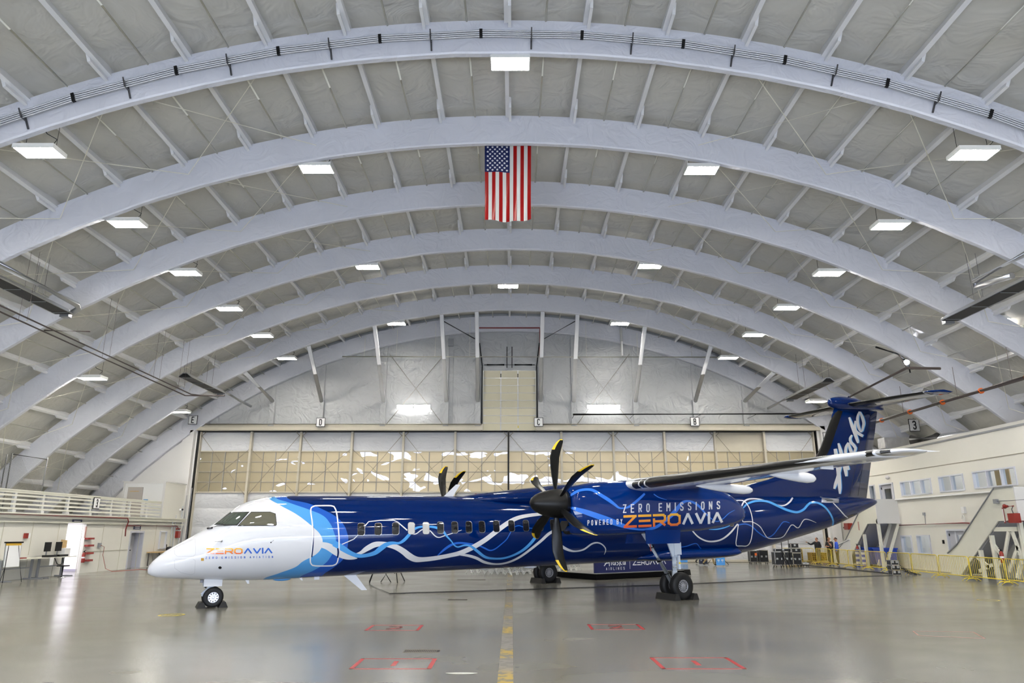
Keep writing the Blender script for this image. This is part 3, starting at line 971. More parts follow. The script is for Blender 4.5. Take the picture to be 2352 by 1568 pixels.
stripe('paint_stripe', FUS, [(385, 1128, 20), (450, 1165, 20), (500, 1207, 28), (560, 1235, 22), (620, 1243, 15), (700, 1225, 16), (780, 1170, 16), (840, 1158, 14), (890, 1180, 12), (920, 1225, 10), (905, 1275, 3)], P_WHITE, c3_, .005)
stripe('paint_stripe', FUS, [(290, 640, 60), (340, 668, 60), (390, 698, 58), (450, 735, 46), (520, 762, 40), (600, 764, 34), (700, 737, 42), (760, 692, 50), (820, 652, 42), (880, 638, 30), (940, 640, 24), (990, 612, 30), (1040, 560, 30), (1070, 520, 26), (1120, 487, 22), (1180, 475, 17), (1250, 475, 21), (1320, 487, 24), (1380, 520, 26), (1420, 570, 18), (1470, 625, 12), (1490, 655, 13), (1530, 678, 14), (1600, 660, 17), (1660, 670, 22), (1720, 715, 28), (1800, 775, 26), (1880, 792, 20), (1980, 790, 19), (2080, 762, 20), (2180, 710, 25), (2260, 640, 29), (2320, 560, 30), (2356, 490, 28), (2400, 400, 16)], P_SKY, c2_, .007)
stripe('paint_stripe', FUS, [(1330, 762, 8), (1400, 700, 22), (1470, 655, 22), (1540, 638, 20), (1640, 645, 16), (1740, 665, 14), (1800, 690, 16), (1850, 712, 14), (1900, 700, 12), (1960, 655, 10), (2020, 600, 10), (2062, 525, 8), (2085, 485, 8), (2140, 465, 10), (2185, 478, 9), (2280, 492, 8), (2360, 480, 8)], P_MID, c2_, .0035)
stripe('paint_stripe', FUS, [(365, 655, 9), (490, 600, 9), (545, 545, 9), (600, 470, 9), (640, 425, 9), (750, 413, 9), (890, 412, 9), (930, 430, 10), (1025, 512, 12)], P_WHITE, c2_, .005, sharp=True)
stripe('paint_stripe', FUS, [(1060, 545, 8), (1110, 548, 9), (1180, 503, 11), (1250, 515, 11), (1300, 565, 10), (1340, 583, 9), (1400, 565, 8), (1480, 540, 7), (1570, 508, 3)], P_WHITE, c2_, .005)
stripe('paint_stripe', FUS, [(1737, 470, 14), (1737, 640, 15), (1725, 780, 13)], P_NAVY, c1_, .004)
stripe('paint_stripe', FUS, [(1985, 690, 16), (1990, 730, 18), (1983, 785, 14)], P_NAVY, c1_, .009)
# aft fuselage
A_ = [([(925, 595, 10), (945, 560, 12), (985, 541, 11), (1050, 542, 9), (1120, 560, 8), (1200, 588, 8), (1250, 588, 10), (1290, 560, 13), (1310, 532, 13), (1345, 516, 10), (1420, 515, 7), (1500, 522, 5), (1545, 537, 4)], P_WHITE, .005),
      ([(1610, 568, 6), (1660, 620, 7), (1700, 665, 8), (1740, 694, 5)], P_WHITE, .005),
      ([(935, 612, 8), (970, 577, 15), (1040, 556, 15), (1120, 561, 15), (1200, 595, 17), (1270, 625, 17), (1340, 640, 17), (1390, 620, 17), (1420, 587, 17), (1450, 569, 16), (1500, 572, 14), (1550, 602, 13), (1590, 652, 13), (1612, 705, 13), (1608, 740, 11)], P_SKY, .007),
      ([(555, 778, 8), (600, 825, 10), (660, 855, 11), (720, 858, 12), (780, 841, 12), (840, 795, 13), (895, 728, 9)], P_WHITE, .005),
      ([(680, 770, 3), (740, 768, 9), (800, 755, 8), (850, 735, 4)], P_SKY, .004),
      ([(895, 738, 8), (950, 728, 9), (1000, 745, 8), (1050, 790, 8), (1110, 828, 7), (1160, 810, 7), (1200, 760, 7), (1240, 712, 7), (1285, 720, 4)], P_MID, .004),
      ([(930, 690, 4), (935, 712, 5), (1000, 712, 5), (1060, 745, 6), (1090, 790, 5), (1122, 832, 6), (1180, 836, 6), (1240, 820, 6), (1300, 735, 6), (1350, 757, 6), (1400, 693, 6), (1485, 718, 2)], P_WHITE, .006),
      ([(445, 905, 6), (510, 895, 7), (560, 878, 7), (590, 876, 6), (612, 905, 5), (640, 925, 4)], P_MID, .004)]
for pts, m_, off in A_: stripe('paint_stripe', FUS, pts, m_, c4_, off)
# door outlines
q = MB(); ribbon(q, FUS, [(1760, 268, 13), (1920, 268, 13), (1955, 290, 13), (1975, 350, 13), (1990, 480, 13), (1998, 620, 13), (1995, 740, 13), (1980, 830, 13), (1950, 857, 13), (1905, 865, 13), (1760, 865, 13), (1722, 850, 13), (1710, 810, 13), (1722, 700, 13), (1735, 560, 13), (1730, 440, 13), (1715, 330, 13), (1722, 285, 13), (1760, 268, 13)], .008, 0, False, c1_)
q.build('door_outline', mat('door outline', (0.7, 0.7, 0.72), 0.3), fus, flip=True)
q = MB(); ribbon(q, FUS, [(860, 554, 5), (935, 555, 6), (972, 590, 6), (997, 650, 6), (1008, 720, 6), (1004, 800, 6), (990, 862, 6), (965, 891, 6), (925, 892, 6), (886, 890, 6), (882, 870, 6), (892, 800, 6), (900, 730, 6)], .008, 0, False, c4_)
q.build('door_outline', MATS['door outline'], fus, flip=True)
q = MB(); ribbon(q, FUS, [(1525, 549, 38), (1560, 552, 38), (1655, 556, 30)], .01, 0, True, c4_); q.build('exhaust_panel', M_GALV, plane, flip=True)
q = MB(); ribbon(q, FUS, [(1545, 545, 4), (1565, 547, 16), (1590, 550, 14), (1612, 553, 3)], .02, 0, False, c4_); q.build('exhaust_outlet', M_DGREY, plane, flip=True)
# baggage panel lines on the nose
q = MB()
for pts in ([(350, 690), (355, 750), (380, 772), (540, 772), (562, 750), (565, 690), (558, 600)], [(360, 800), (540, 797), (560, 815), (553, 940), (520, 955), (420, 935), (355, 890), (352, 810)]):
    ribbon(q, FUS, [(x, y, 2.2) for x, y in pts], .004, 0, True, c1_, 1)
q.build('panel_line', mat('panel seam', (0.33, 0.33, 0.36), 0.5), fus, flip=True)

# ---- cabin and cockpit windows -----------------------------------------------
def patch(mb, body, poly, conv, off, mi=0, sub=3):
    """filled polygon laid on the body; fan of small triangles"""
    P = [V(*conv(*p)) for p in poly]; c = sum(P) / len(P); nR = sub
    rows = [[body.surf(*(c + (p - c) * k / nR), off) for p in P] for k in range(1, nR + 1)]
    cc = body.surf(*c, off)
    if cc is None or any(r is None for R_ in rows for r in R_): return mb
    n = len(P); vs = [cc] + [v for R_ in rows for v in R_]; fs = [(0, 1 + i, 1 + (i + 1) % n) for i in range(n)]
    for k in range(nR - 1):
        a = 1 + k * n; fs += [(a + i, a + n + i, a + n + (i + 1) % n, a + (i + 1) % n) for i in range(n)]
    return mb.add(vs, fs, mi, True)


def mirror(mb):
    m2 = MB(); m2.v = [(x, -y, z) for x, y, z in mb.v]; m2.f = [f[::-1] for f in mb.f]; m2.m = list(mb.m); m2.s = list(mb.s); return m2


def subdiv_poly(p, k=4):
    return [tuple(V(*a) + (V(*c) - V(*a)) * i / k) for a, c in zip(p, p[1:] + p[:1]) for i in range(k)]


def expand(p, e):
    c = sum(V(*a) for a in p) / len(p); out = []
    n = len(p)
    for i in range(n):
        a, b_, d = V(*p[i - 1]), V(*p[i]), V(*p[(i + 1) % n])
        e1 = unit(b_ - a); e2 = unit(d - b_); n1 = V(-e1[1], e1[0]); n2 = V(-e2[1], e2[0])
        if np.dot(n1, b_ - c) < 0: n1 = -n1
        if np.dot(n2, b_ - c) < 0: n2 = -n2
        mm_ = unit(n1 + n2); out.append(tuple(b_ + mm_ * e / max(0.35, np.dot(mm_, n1))))
    return out


WS = [(480, 556), (780, 325), (1135, 318), (905, 570), (620, 560)]
SW = [(945, 580), (1200, 318), (1570, 316), (1672, 352), (1694, 555), (1680, 572)]
for nm, poly, mg_ in (('windshield', WS, M_WSGL), ('cockpit_side_window', SW, M_CKGL)):
    for far in (False, True):
        q = MB(); patch(q, FUS, subdiv_poly(expand(poly, 12)), c8_, .006)
        w_ = (mirror(q) if far else q).build(nm, M_BLACK, fus, flip=True)
        q = MB(); patch(q, FUS, subdiv_poly(expand(poly, -5 if nm == 'windshield' else 0)), c8_, .011)
        (mirror(q) if far else q).build('pane', mg_, w_, flip=True)
q = MB(); q.tube([FUS.surf(*c8_(330, 650), .02), FUS.surf(*c8_(520, 612), .05), FUS.surf(*c8_(860, 578), .03)], .012, 5)
q.tube([FUS.surf(*c8_(330, 650), .03), FUS.surf(*c8_(420, 640), .03)], .03, 5); q.build('windshield_wiper', M_BLACK, plane, flip=True)

WIN = [(565, 502), (735, 500), (910, 496), (1067, 492), (1213, 490), (1358, 486), (1500, 483), (1642, 480), (1773, 477), (1917, 472), (2068, 468), (2213, 465), (2355, 461)]
wp_ = [FUS.hit(*c2_(*w)) for w in WIN]
zs_ = [p[2] for p in wp_]; xs_ = [p[0] for p in wp_]
sp_ = (xs_[-1] - xs_[3]) / 9
while xs_[-1] < 19.6: xs_.append(xs_[-1] + sp_); zs_.append(zs_[-1] + sp_ * 0.0195)


def rrect(w, h, r, n=4):
    out = []
    for cx, cz, a0 in ((w - r, h - r, 0), (-w + r, h - r, 90), (-w + r, -h + r, 180), (w - r, -h + r, 270)):
        for i in range(n + 1):
            t = math.radians(a0 + 90 * i / n); out.append((cx + r * math.cos(t), cz + r * math.sin(t)))
    return out


def on_fus(x, z, side, off):
    zt, zb, hw = FUS.at(x); u = (z - (zt + zb) / 2) / ((zt - zb) / 2)
    p = V(x, hw * math.sqrt(max(0, 1 - u * u)), z); p = p + FUS.nrm(p) * off
    return V(p[0], p[1] * side, p[2])


def shell_patch(mb, cx, cz, poly, side, off, mi=0):
    n = len(poly); vs = [on_fus(cx, cz, side, off)]
    for k in (0.5, 1.0): vs += [on_fus(cx + a * k, cz + c * k, side, off) for a, c in poly]
    fs = [(0, 1 + i, 1 + (i + 1) % n) for i in range(n)] + [(1 + i, 1 + n + i, 1 + n + (i + 1) % n, 1 + (i + 1) % n) for i in range(n)]
    return mb.add(vs, fs, mi, True)


M_WFR = mat('window surround', (0.36, 0.36, 0.38), 0.25, 0.6)
for i, (x, z) in enumerate(zip(xs_, zs_)):
    for side in (1, -1):
        q = MB(); shell_patch(q, x, z, rrect(.122, .195, .075), side, .012)
        w_ = q.build('cabin_window', M_WFR, plane, flip=True)
        q = MB(); shell_patch(q, x - .008, z, rrect(.112, .183, .07), side, .017)
        q.build('pane', M_PANE if i not in (3, 4) else mat('pale window pane', (0.42, 0.41, 0.40), 0.3, coat=.5), w_, flip=True)  # two panes drawn paler than the rest

# ---- lettering -----------------------------------------------------------------
def surf_text(name, body, s, tl, tr, br, bl, conv, m, off=.009, parent=None, **kw):
    q = MB(); f = quad_fn(tl, tr, br, bl)
    text(q, s, lambda u, v: body.surf(*conv(*f(u, v)), off), **kw)
    return q.build(name, m, parent or fus, flip=True)


def grad(name, z0, z1):
    m = bpy.data.materials.new(name); m.use_nodes = True; nt = m.node_tree
    tc = nt.nodes.new('ShaderNodeTexCoord'); sp = nt.nodes.new('ShaderNodeSeparateXYZ'); nt.links.new(tc.outputs['Object'], sp.inputs[0])
    mr = nt.nodes.new('ShaderNodeMapRange'); mr.inputs[1].default_value = z0; mr.inputs[2].default_value = z1; nt.links.new(sp.outputs[2], mr.inputs[0])
    r = nt.nodes.new('ShaderNodeValToRGB'); r.color_ramp.elements[0].color = (0.72, 0.10, 0.03, 1); r.color_ramp.elements[1].color = (0.85, 0.45, 0.03, 1)
    nt.links.new(mr.outputs[0], r.inputs[0]); b = nt.nodes['Principled BSDF']; nt.links.new(r.outputs[0], b.inputs['Base Color']); b.inputs['Roughness'].default_value = .12; b.inputs['Coat Weight'].default_value = .6
    return m


LOGO = dict(cw=1.15, gap=.13, sw=.19, seg=.3)
z0 = FUS.hit(*c8_(600, 1148))[2]; z1 = FUS.hit(*c8_(600, 1032))[2]
surf_text('lettering', FUS, 'zero', (296, 1035), (1022, 1030), (1022, 1148), (290, 1150), c8_, grad('nose logo orange', z0, z1), **LOGO)
surf_text('lettering', FUS, 'avia', (1045, 1027), (1620, 1022), (1620, 1138), (1045, 1147), c8_, P_TXB, cw=.95, gap=.10, sw=.2, seg=.3)
surf_text('lettering', FUS, 'ZERO EMISSION AVIATION', (282, 1202), (1632, 1182), (1632, 1225), (280, 1248), c8_, P_TXB, cw=.52, gap=.78, sw=.15, seg=.5, space=.9)

# ---- wings ---------------------------------------------------------------------
def af(s, t):
    return 5 * t * (0.2969 * math.sqrt(s) - 0.126 * s - 0.3516 * s * s + 0.2843 * s**3 - 0.1015 * s**4)


SEC = [0, .004, .012, .03, .06, .1, .17, .27, .4, .55, .7, .85, 1.0]


def wing_ring(x0, c, y, z, t, secs=SEC, off=0.0, camber=.02):
    up = [(s, af(s, t) * c) for s in secs]; out = []
    for s, h in reversed(up): out.append(V(x0 + s * c - (off if s < .02 else 0), y, z + camber * c * math.sin(PI * s) + h * 1.05 + off))
    for s, h in up[1:]: out.append(V(x0 + s * c - (off if s < .02 else 0), y, z + camber * c * math.sin(PI * s) - h * .95 - off))
    return out


def st(yy):   # stations: LE x, chord, z, thickness ratio
    ys = [0, 5.2, 9.0, 13.5, 14.2]; k = lambda v: float(np.interp(yy, ys, v))
    return k([11.75, 11.82, 11.98, 12.2, 12.62]), k([3.2, 3.05, 2.25, 1.45, .75]), k([3.60, 3.63, 3.735, 3.87, 3.915]), k([.155, .150, .140, .125, .08])


def wring(yy, sgn, **k):
    x0, c, z, t = st(yy); return wing_ring(x0, c, yy * sgn, z, t, **k)


for sgn in (1, -1):
    q = MB(); q.loft([wring(y_, sgn) for y_ in (0, 2, 4, 5.2, 7, 9, 11, 13.3, 13.6)], 0)
    wg = q.build('wing', P_GREYW, plane, flip=True)
    q = MB(); tipr = [wring(y_, sgn, off=.002) for y_ in (13.6, 13.8, 14.0)]
    x0, c, z, t = st(14.15); tipr.append([V(x0 + c * .55 + (p[0] - x0 - c * .55) * .6, 14.18 * sgn, z + (p[2] - z) * .35) for p in wring(14.15, sgn)])
    q.loft(tipr, 0); q.tube([(13.35, 14.0 * sgn, 3.93), (13.75, 14.15 * sgn, 3.93)], [.03, .004], 6)
    q.build('wing_tip', P_WHITE, wg, flip=True)
    q = MB(); SB = [0, .002, .006, .014, .028, .05, .075]
    q.loft([wring(y_, sgn, secs=SB, off=.006) for y_ in (5.85, 7, 9, 11, 13.55)], 0, closed=False, caps=False)
    q.build('deicing_boot', M_BOOT, wg, flip=True)
    q = MB(); q.loft([wring(y_, sgn, secs=SB[:-1], off=.005) for y_ in (5.2, 5.5)], 0, closed=False, caps=False)
    q.build('landing_light_lens', M_BLACKG, wg, flip=True)
    q = MB(); q.loft([wring(y_, sgn, secs=SB[:-1], off=.005) for y_ in (5.56, 5.78)], 0, closed=False, caps=False)
    q.build('landing_light_lens', M_BLACKG, wg, flip=True)
    q = MB(); q.loft([wring(y_, sgn, secs=SB[:-2], off=.006) for y_ in (13.68, 13.86)], 0, closed=False, caps=False)
    q.build('navigation_light_lens', M_BLACKG, wg, flip=True)
    q = MB(); q.ball((12.42, 13.6 * sgn, 3.88), (.04, .06, .03)); q.build('navigation_light', M_RED, wg, flip=True)
    for yf, x0f, x1f, zf in ((6.7, 13.15, 15.55, 3.50), (9.75, 12.95, 14.9, 3.66)):
        q = MB(); L_ = x1f - x0f; rr_ = []
        for u in (0, .03, .1, .25, .45, .65, .82, .93, .985, 1.0):
            s_ = float(np.interp(u, [0, .1, .25, .45, .65, .82, .93, .985, 1], [.03, .3, .56, .80, .97, 1.0, .8, .42, .05]))
            h_ = .20 * max(s_, .02); w_ = .13 * max(s_, .02); zc_ = zf - .02 + .07 * (1 - u)
            rr_.append([V(x0f + L_ * u, yf * sgn + w_ * math.cos(2 * PI * j / 16), zc_ + h_ * .75 * math.sin(2 * PI * j / 16)) for j in range(16)])
        q.loft(rr_, 0); q.build('flap_fairing', P_WHITE, wg, flip=True)
    q = MB()   # aileron hinge fittings near the tip
    q.box(13.15, 13.6, 11.4 * sgn - .02, 11.4 * sgn + .02, 3.72, 3.80); q.build('aileron_hinge', P_WHITE, wg, flip=True)

# ---- engines -------------------------------------------------------------------
for sgn, hubx, a0 in ((1, 9.45, 92), (-1, 9.25, 110)):
    body = Body(NACR, 4.4 * sgn, 2.7)
    q = MB(); q.loft(rings_mesh(body, dense(NACR, .2), 48)); nac = q.build('engine_nacelle', P_NAVYLIT, plane, flip=True)
    q = MB(); q.tube([(9.70, 4.4 * sgn, 2.40), (9.80, 4.4 * sgn, 2.36), (10.3, 4.4 * sgn, 2.36)], [.24, .27, .27], 20); q.build('air_intake', M_BLACK, nac, flip=True)
    if sgn == 1:
        for pts, o_ in (([(550, 705, 8), (600, 665, 24), (660, 636, 24), (740, 626, 24), (800, 638, 28), (870, 682, 32), (950, 732, 34), (1010, 777, 26), (1050, 808, 19), (1090, 814, 15), (1150, 800, 22), (1220, 750, 26), (1280, 697, 24), (1310, 667, 20)], .004),
                        ([(555, 803, 12), (620, 822, 36), (720, 852, 50), (850, 897, 56), (980, 945, 58), (1100, 990, 40), (1200, 1018, 22), (1300, 1026, 20), (1400, 1010, 30), (1480, 965, 28), (1580, 880, 40), (1640, 810, 40), (1690, 757, 30), (1740, 742, 20), (1800, 757, 22), (1860, 800, 22), (1920, 870, 14), (1980, 920, 9), (2030, 945, 8), (2090, 920, 8), (2150, 865, 7), (2210, 832, 3)], .005),
                        ([(1400, 672, 10), (1450, 705, 8), (1530, 730, 3)], .004)):
            stripe('paint_stripe', body, pts, P_LMID, c3_, o_, nac)
        for u0, u1, s_ in ((1090, 2062, 'ZERO EMISSIONS'),):
            surf_text('lettering', body, s_, (1090, 775), (2062, 742), (2062, 822), (1090, 862), c3_, P_WHITE, .012, nac, cw=.42, gap=.52, sw=.13, seg=.4, space=.55)
        surf_text('lettering', body, 'POWERED BY', (735, 933), (1085, 918), (1085, 972), (735, 985), c3_, P_WHITE, .012, nac, cw=.42, gap=.36, sw=.14, seg=.4, space=.5)
        za, zb_ = body.hit(*c3_(1380, 1000))[2], body.hit(*c3_(1380, 868))[2]
        surf_text('lettering', body, 'zero', (1095, 884), (1668, 862), (1668, 985), (1099, 1010), c3_, grad('engine logo orange', za, zb_), .012, nac, **LOGO)
        surf_text('lettering', body, 'avia', (1682, 858), (2090, 845), (2092, 962), (1682, 982), c3_, P_WHITE, .012, nac, cw=.80, gap=.10, sw=.2, seg=.3)
    pr_ = bpy.data.objects.new('propeller', None); COL.objects.link(pr_); pr_.parent = plane; pr_.location = (hubx, -4.4 * sgn, 3.03)
    q = MB(); dx = hubx - 9.45
    q.lathe([(.001, -.94), (.09, -.925), (.18, -.86), (.27, -.73), (.35, -.54), (.405, -.33), (.44, -.12), (.455, .08), (.455, .24)], (0, 0, 0), (1, 0, 0), 32, caps=True)
    q.build('spinner', M_SPIN, pr_, flip=True)
    for k in range(6):
        A = math.radians(a0 - 60 * k); rad = V(0, math.cos(A), math.sin(A)); tan = V(0, -math.sin(A), math.cos(A))
        q = MB(); rings = []; rs = [.3, .45, .6, .85, 1.15, 1.45, 1.7, 1.85, 1.95, 2.02, 2.055]
        ch = [.12, .16, .23, .31, .36, .375, .35, .30, .24, .15, .04]
        for r_, c_ in zip(rs, ch):
            f_ = r_ / 2.055; beta = math.radians(34 * (0.78 - f_) + 3)
            sw_ = .30 * max(0, (f_ - .62) / .38) ** 2 - .05 * math.sin(PI * min(1, f_ / .7)) * 0
            cd = V(math.cos(beta), 0, 0) + tan * math.sin(beta); nd = V(-math.sin(beta), 0, 0) + tan * math.cos(beta)
            ctr = rad * r_ + V(sw_ - .03, 0, 0); th_ = max(.012, .09 * (1 - f_) + .016)
            rr_ = [(-.5, 0), (-.42, .5), (-.2, .9), (.1, .9), (.35, .5), (.5, 0), (.35, -.4), (.1, -.6), (-.2, -.6), (-.42, -.4)]
            if r_ <= .3: rr_ = [(.5 * math.cos(t), 1.5 * math.sin(t)) for t in [PI - 2 * PI * i / 10 for i in range(10)]]
            rings.append([ctr + cd * u * c_ + nd * v * th_ * .5 for u, v in rr_])
        q.loft(rings, 0)
        for i_, f in enumerate(q.f):   # yellow leading edge of the tip
            zz_ = [np.dot(V(*q.v[j]), rad) for j in f]; xx_ = sum(q.v[j][0] for j in f) / len(f)
            
            if len(f) == 4 and min(zz_) > 1.66 and (i_ % 10) in (8, 9, 0, 1): q.m[i_] = 1
            if len(f) == 4 and min(zz_) > 1.98: q.m[i_] = 1
        q.build('blade', [M_PROP, M_PYEL], pr_, flip=True)

# ---- tail ----------------------------------------------------------------------
def fin_sec(z):
    zs = [3.6, 4.18, 4.5, 5.1, 5.68, 8.25]
    le = float(np.interp(z, zs, [19.5, 21.96, 23.5, 25.6, 27.0, 28.72])); te = float(np.interp(z, [3.6, 8.3], [30.2, 32.05]))
    return le, te, float(np.interp(z, [3.6, 5.6, 8.3], [.30, .26, .16]))


FS = [0, .003, .01, .03, .07, .14, .25, .4, .6, .8, 1.0]


def fin_ring(z, secs=FS, off=0.0):
    le, te, th = fin_sec(z); c = te - le; k = 1 / af(.3, 1)
    sc_ = min(1.0, 3.3 / c); ss = [s if s > .3 else s * (sc_ if sc_ < 1 else 1) for s in secs]
    hh = [th / 2 * 2 * af(s, 1) * k * .5 if s > .3 or sc_ == 1 else th / 2 * 2 * af(min(.3, s / sc_), 1) * k * .5 for s in ss]
    up = [(le + s * c, h + off) for s, h in zip(ss, hh)]
    return [V(x - (off if i == 0 else 0), y, z) for i, (x, y) in reversed(list(enumerate(up)))] + [V(x, -y, z) for x, y in up[1:]]


q = MB(); q.loft([fin_ring(z) for z in (3.4, 3.7, 3.95, 4.18, 4.35, 4.5, 4.8, 5.1, 5.4, 5.68, 6.3, 7, 7.7, 8.35)], 0)
fin = q.build('tail_fin', P_NAVY, plane, flip=True)
q = MB(); q.loft([fin_ring(z, [0, .004, .012, .03, .06, .11, .17], .005) for z in (5.6, 6.2, 7, 7.7, 8.15)], 0, closed=False, caps=False)
q.build('deicing_boot', M_BOOT, fin, flip=True)


def fin_surf(off):
    def f(px, py):
        d = pray(px, py)
        t = (0.1 - CAMQ[1]) / d[1]
        for _ in range(8):
            p = CAMQ + d * t; le, te, th = fin_sec(p[2]); s = min(max((p[0] - le) / (te - le), 0.001), 1)
            h = th * af(s, 1) / af(.3, 1) * .5; t = (h + off - CAMQ[1]) / d[1]
        return CAMQ + d * t
    return f


q = MB()   # rudder hinge lines
for f_ in (.68, .83):
    for z0_, z1_ in ((3.9, 8.2),):
        n_ = 12; vs = []
        for i in range(n_ + 1):
            z = z0_ + (z1_ - z0_) * i / n_; le, te, th = fin_sec(z); le0 = float(np.interp(z, [3.6, 8.25], [26.0, 28.72])); x = le0 + (te - le0) * f_
            s = (x - le) / (te - le); y = th * af(s, 1) / af(.3, 1) * .5 + .004
            vs += [V(x - .012, y, z), V(x + .012, y, z)]
        q.add(vs, [(2 * i, 2 * i + 1, 2 * i + 3, 2 * i + 2) for i in range(n_)])
q.build('rudder_seam', M_BLACK, fin, flip=True)
AL = [[(602, 568, 24), (614, 640, 30), (628, 740, 30), (640, 860, 30), (648, 960, 26), (648, 1018, 12)],
      [(662, 700, 14), (650, 760, 24), (628, 850, 24), (606, 920, 24), (592, 968, 14)],
      [(634, 512, 14), (655, 585, 26), (680, 680, 28), (705, 780, 28), (714, 842, 18)],
      [(733, 505, 12), (712, 550, 22), (706, 600, 22), (716, 640, 20), (738, 636, 14)],
      [(735, 508, 14), (752, 570, 24), (775, 630, 24), (790, 700, 20)], [(700, 690, 20), (720, 735, 26), (738, 778, 16)],
      [(770, 430, 12), (752, 462, 20), (758, 500, 22), (790, 535, 24), (806, 560, 22), (798, 590, 18), (788, 604, 10)],
      [(742, 253, 14), (768, 330, 24), (798, 410, 26), (826, 490, 22), (830, 510, 12)], [(804, 288, 12), (800, 340, 18), (806, 385, 20), (840, 418, 22), (880, 440, 20)],
      [(846, 196, 12), (828, 245, 20), (826, 300, 22), (838, 355, 22), (858, 394, 16), (872, 396, 10)], [(848, 198, 14), (872, 250, 22), (888, 310, 22), (882, 345, 20), (872, 392, 14)]]
for m_, dx_, off_, nm in ((P_SKY, 7, .006, 'lettering_shadow'), (P_WHITE, 0, .012, 'lettering')):
    q = MB()
    for pts in AL: ribbon(q, None, [(x + dx_, y + dx_ * .3, w * 1.3) for x, y, w in pts], 0, 0, False, c7_, 1, fin_surf(off_))
    q.build(nm, m_, fin, flip=True)
q = MB(); BU = Body([(28.3, 8.52, 8.48, .02), (28.36, 8.68, 8.36, .12), (28.6, 8.80, 8.26, .21), (29.2, 8.90, 8.20, .27), (30.0, 8.92, 8.25, .27), (31.0, 8.82, 8.33, .22), (32.0, 8.68, 8.40, .12), (32.55, 8.58, 8.44, .04)])
q.loft(rings_mesh(BU, dense(BU.r, .15), 28)); q.tube([(29.9, 0, 8.9), (29.9, 0, 9.0)], [.06, .02], 8); q.build('tail_bullet_fairing', P_NAVY, plane, flip=True)
for sgn in (1, -1):
    tr_ = lambda y_, **k: wing_ring(float(np.interp(y_, [.1, 4.3, 4.65], [29.4, 29.95, 30.25])), float(np.interp(y_, [.1, 4.3, 4.65], [2.35, 1.4, .85])), y_ * sgn, 8.50 + y_ * .005, .10, camber=-.01, **k)
    q = MB(); q.loft([tr_(y_) for y_ in (.1, 1.5, 3, 4.0)], 0); tp = q.build('tailplane', mat('tailplane paint', (0.42, 0.42, 0.43), .1, .5), plane, flip=True)
    q = MB(); q.loft([tr_(y_, off=.002) for y_ in (4.0, 4.3, 4.5, 4.65)], 0); q.build('tailplane_tip', P_NAVYLIT, tp, flip=True)
    q = MB(); q.loft([tr_(y_, secs=[0, .004, .012, .03, .06, .1, .14], off=.005) for y_ in (.3, 1.5, 3, 3.95)], 0, closed=False, caps=False); q.build('deicing_boot', M_BOOT, tp, flip=True)

# ---- landing gear ----------------------------------------------------------------
def wheel(name, r, w, x, y, z, parent, rimf, rimmat, nsp, side):
    """tyre and spoked hub; axis along plane Y; side=+1: hub detail faces the viewer"""
    o = bpy.data.objects.new(name, None)
    q = MB(); h = w / 2
    q.lathe([(r * rimf, -h * .75), (r * .75, -h * .95), (r * .93, -h * .8), (r * .99, -h * .45), (r, 0), (r * .99, h * .45), (r * .93, h * .8), (r * .75, h * .95), (r * rimf, h * .75)], (0, 0, 0), (0, 1, 0), 36)
    for g_ in (-.3, 0, .3): q.lathe([(r * 1.003, h * g_ - .008), (r * 1.006, h * g_), (r * 1.003, h * g_ + .008)], (0, 0, 0), (0, 1, 0), 36)
    R_ = r * rimf
    q.lathe([(R_, h * .75), (R_ * .93, h * .78), (R_ * .86, h * .6)], (0, 0, 0), (0, 1, 0), 32, 1)
    q.lathe([(R_, -h * .75), (R_ * .9, -h * .6), (.01, -h * .55)], (0, 0, 0), (0, 1, 0), 24, 1)
    q.lathe([(R_ * .88, h * .45), (.01, h * .45)], (0, 0, 0), (0, 1, 0), 24, 2)
    q.lathe([(R_ * .34, h * .3), (R_ * .32, h * .72), (R_ * .2, h * .8), (.005, h * .8)], (0, 0, 0), (0, 1, 0), 18, 1)
    for k in range(nsp):
        t = 2 * PI * k / nsp; c, s_ = math.cos(t), math.sin(t)
        q.bar((c * R_ * .3, h * .6, s_ * R_ * .3), (c * R_ * .9, h * .62, s_ * R_ * .9), R_ * (.30 if nsp < 12 else .12), .03, 1, up=(0, 1, 0))
    return q.build(name, [M_RUBBER, rimmat, M_BLACK], parent, loc=(x, -y, z), flip=True)


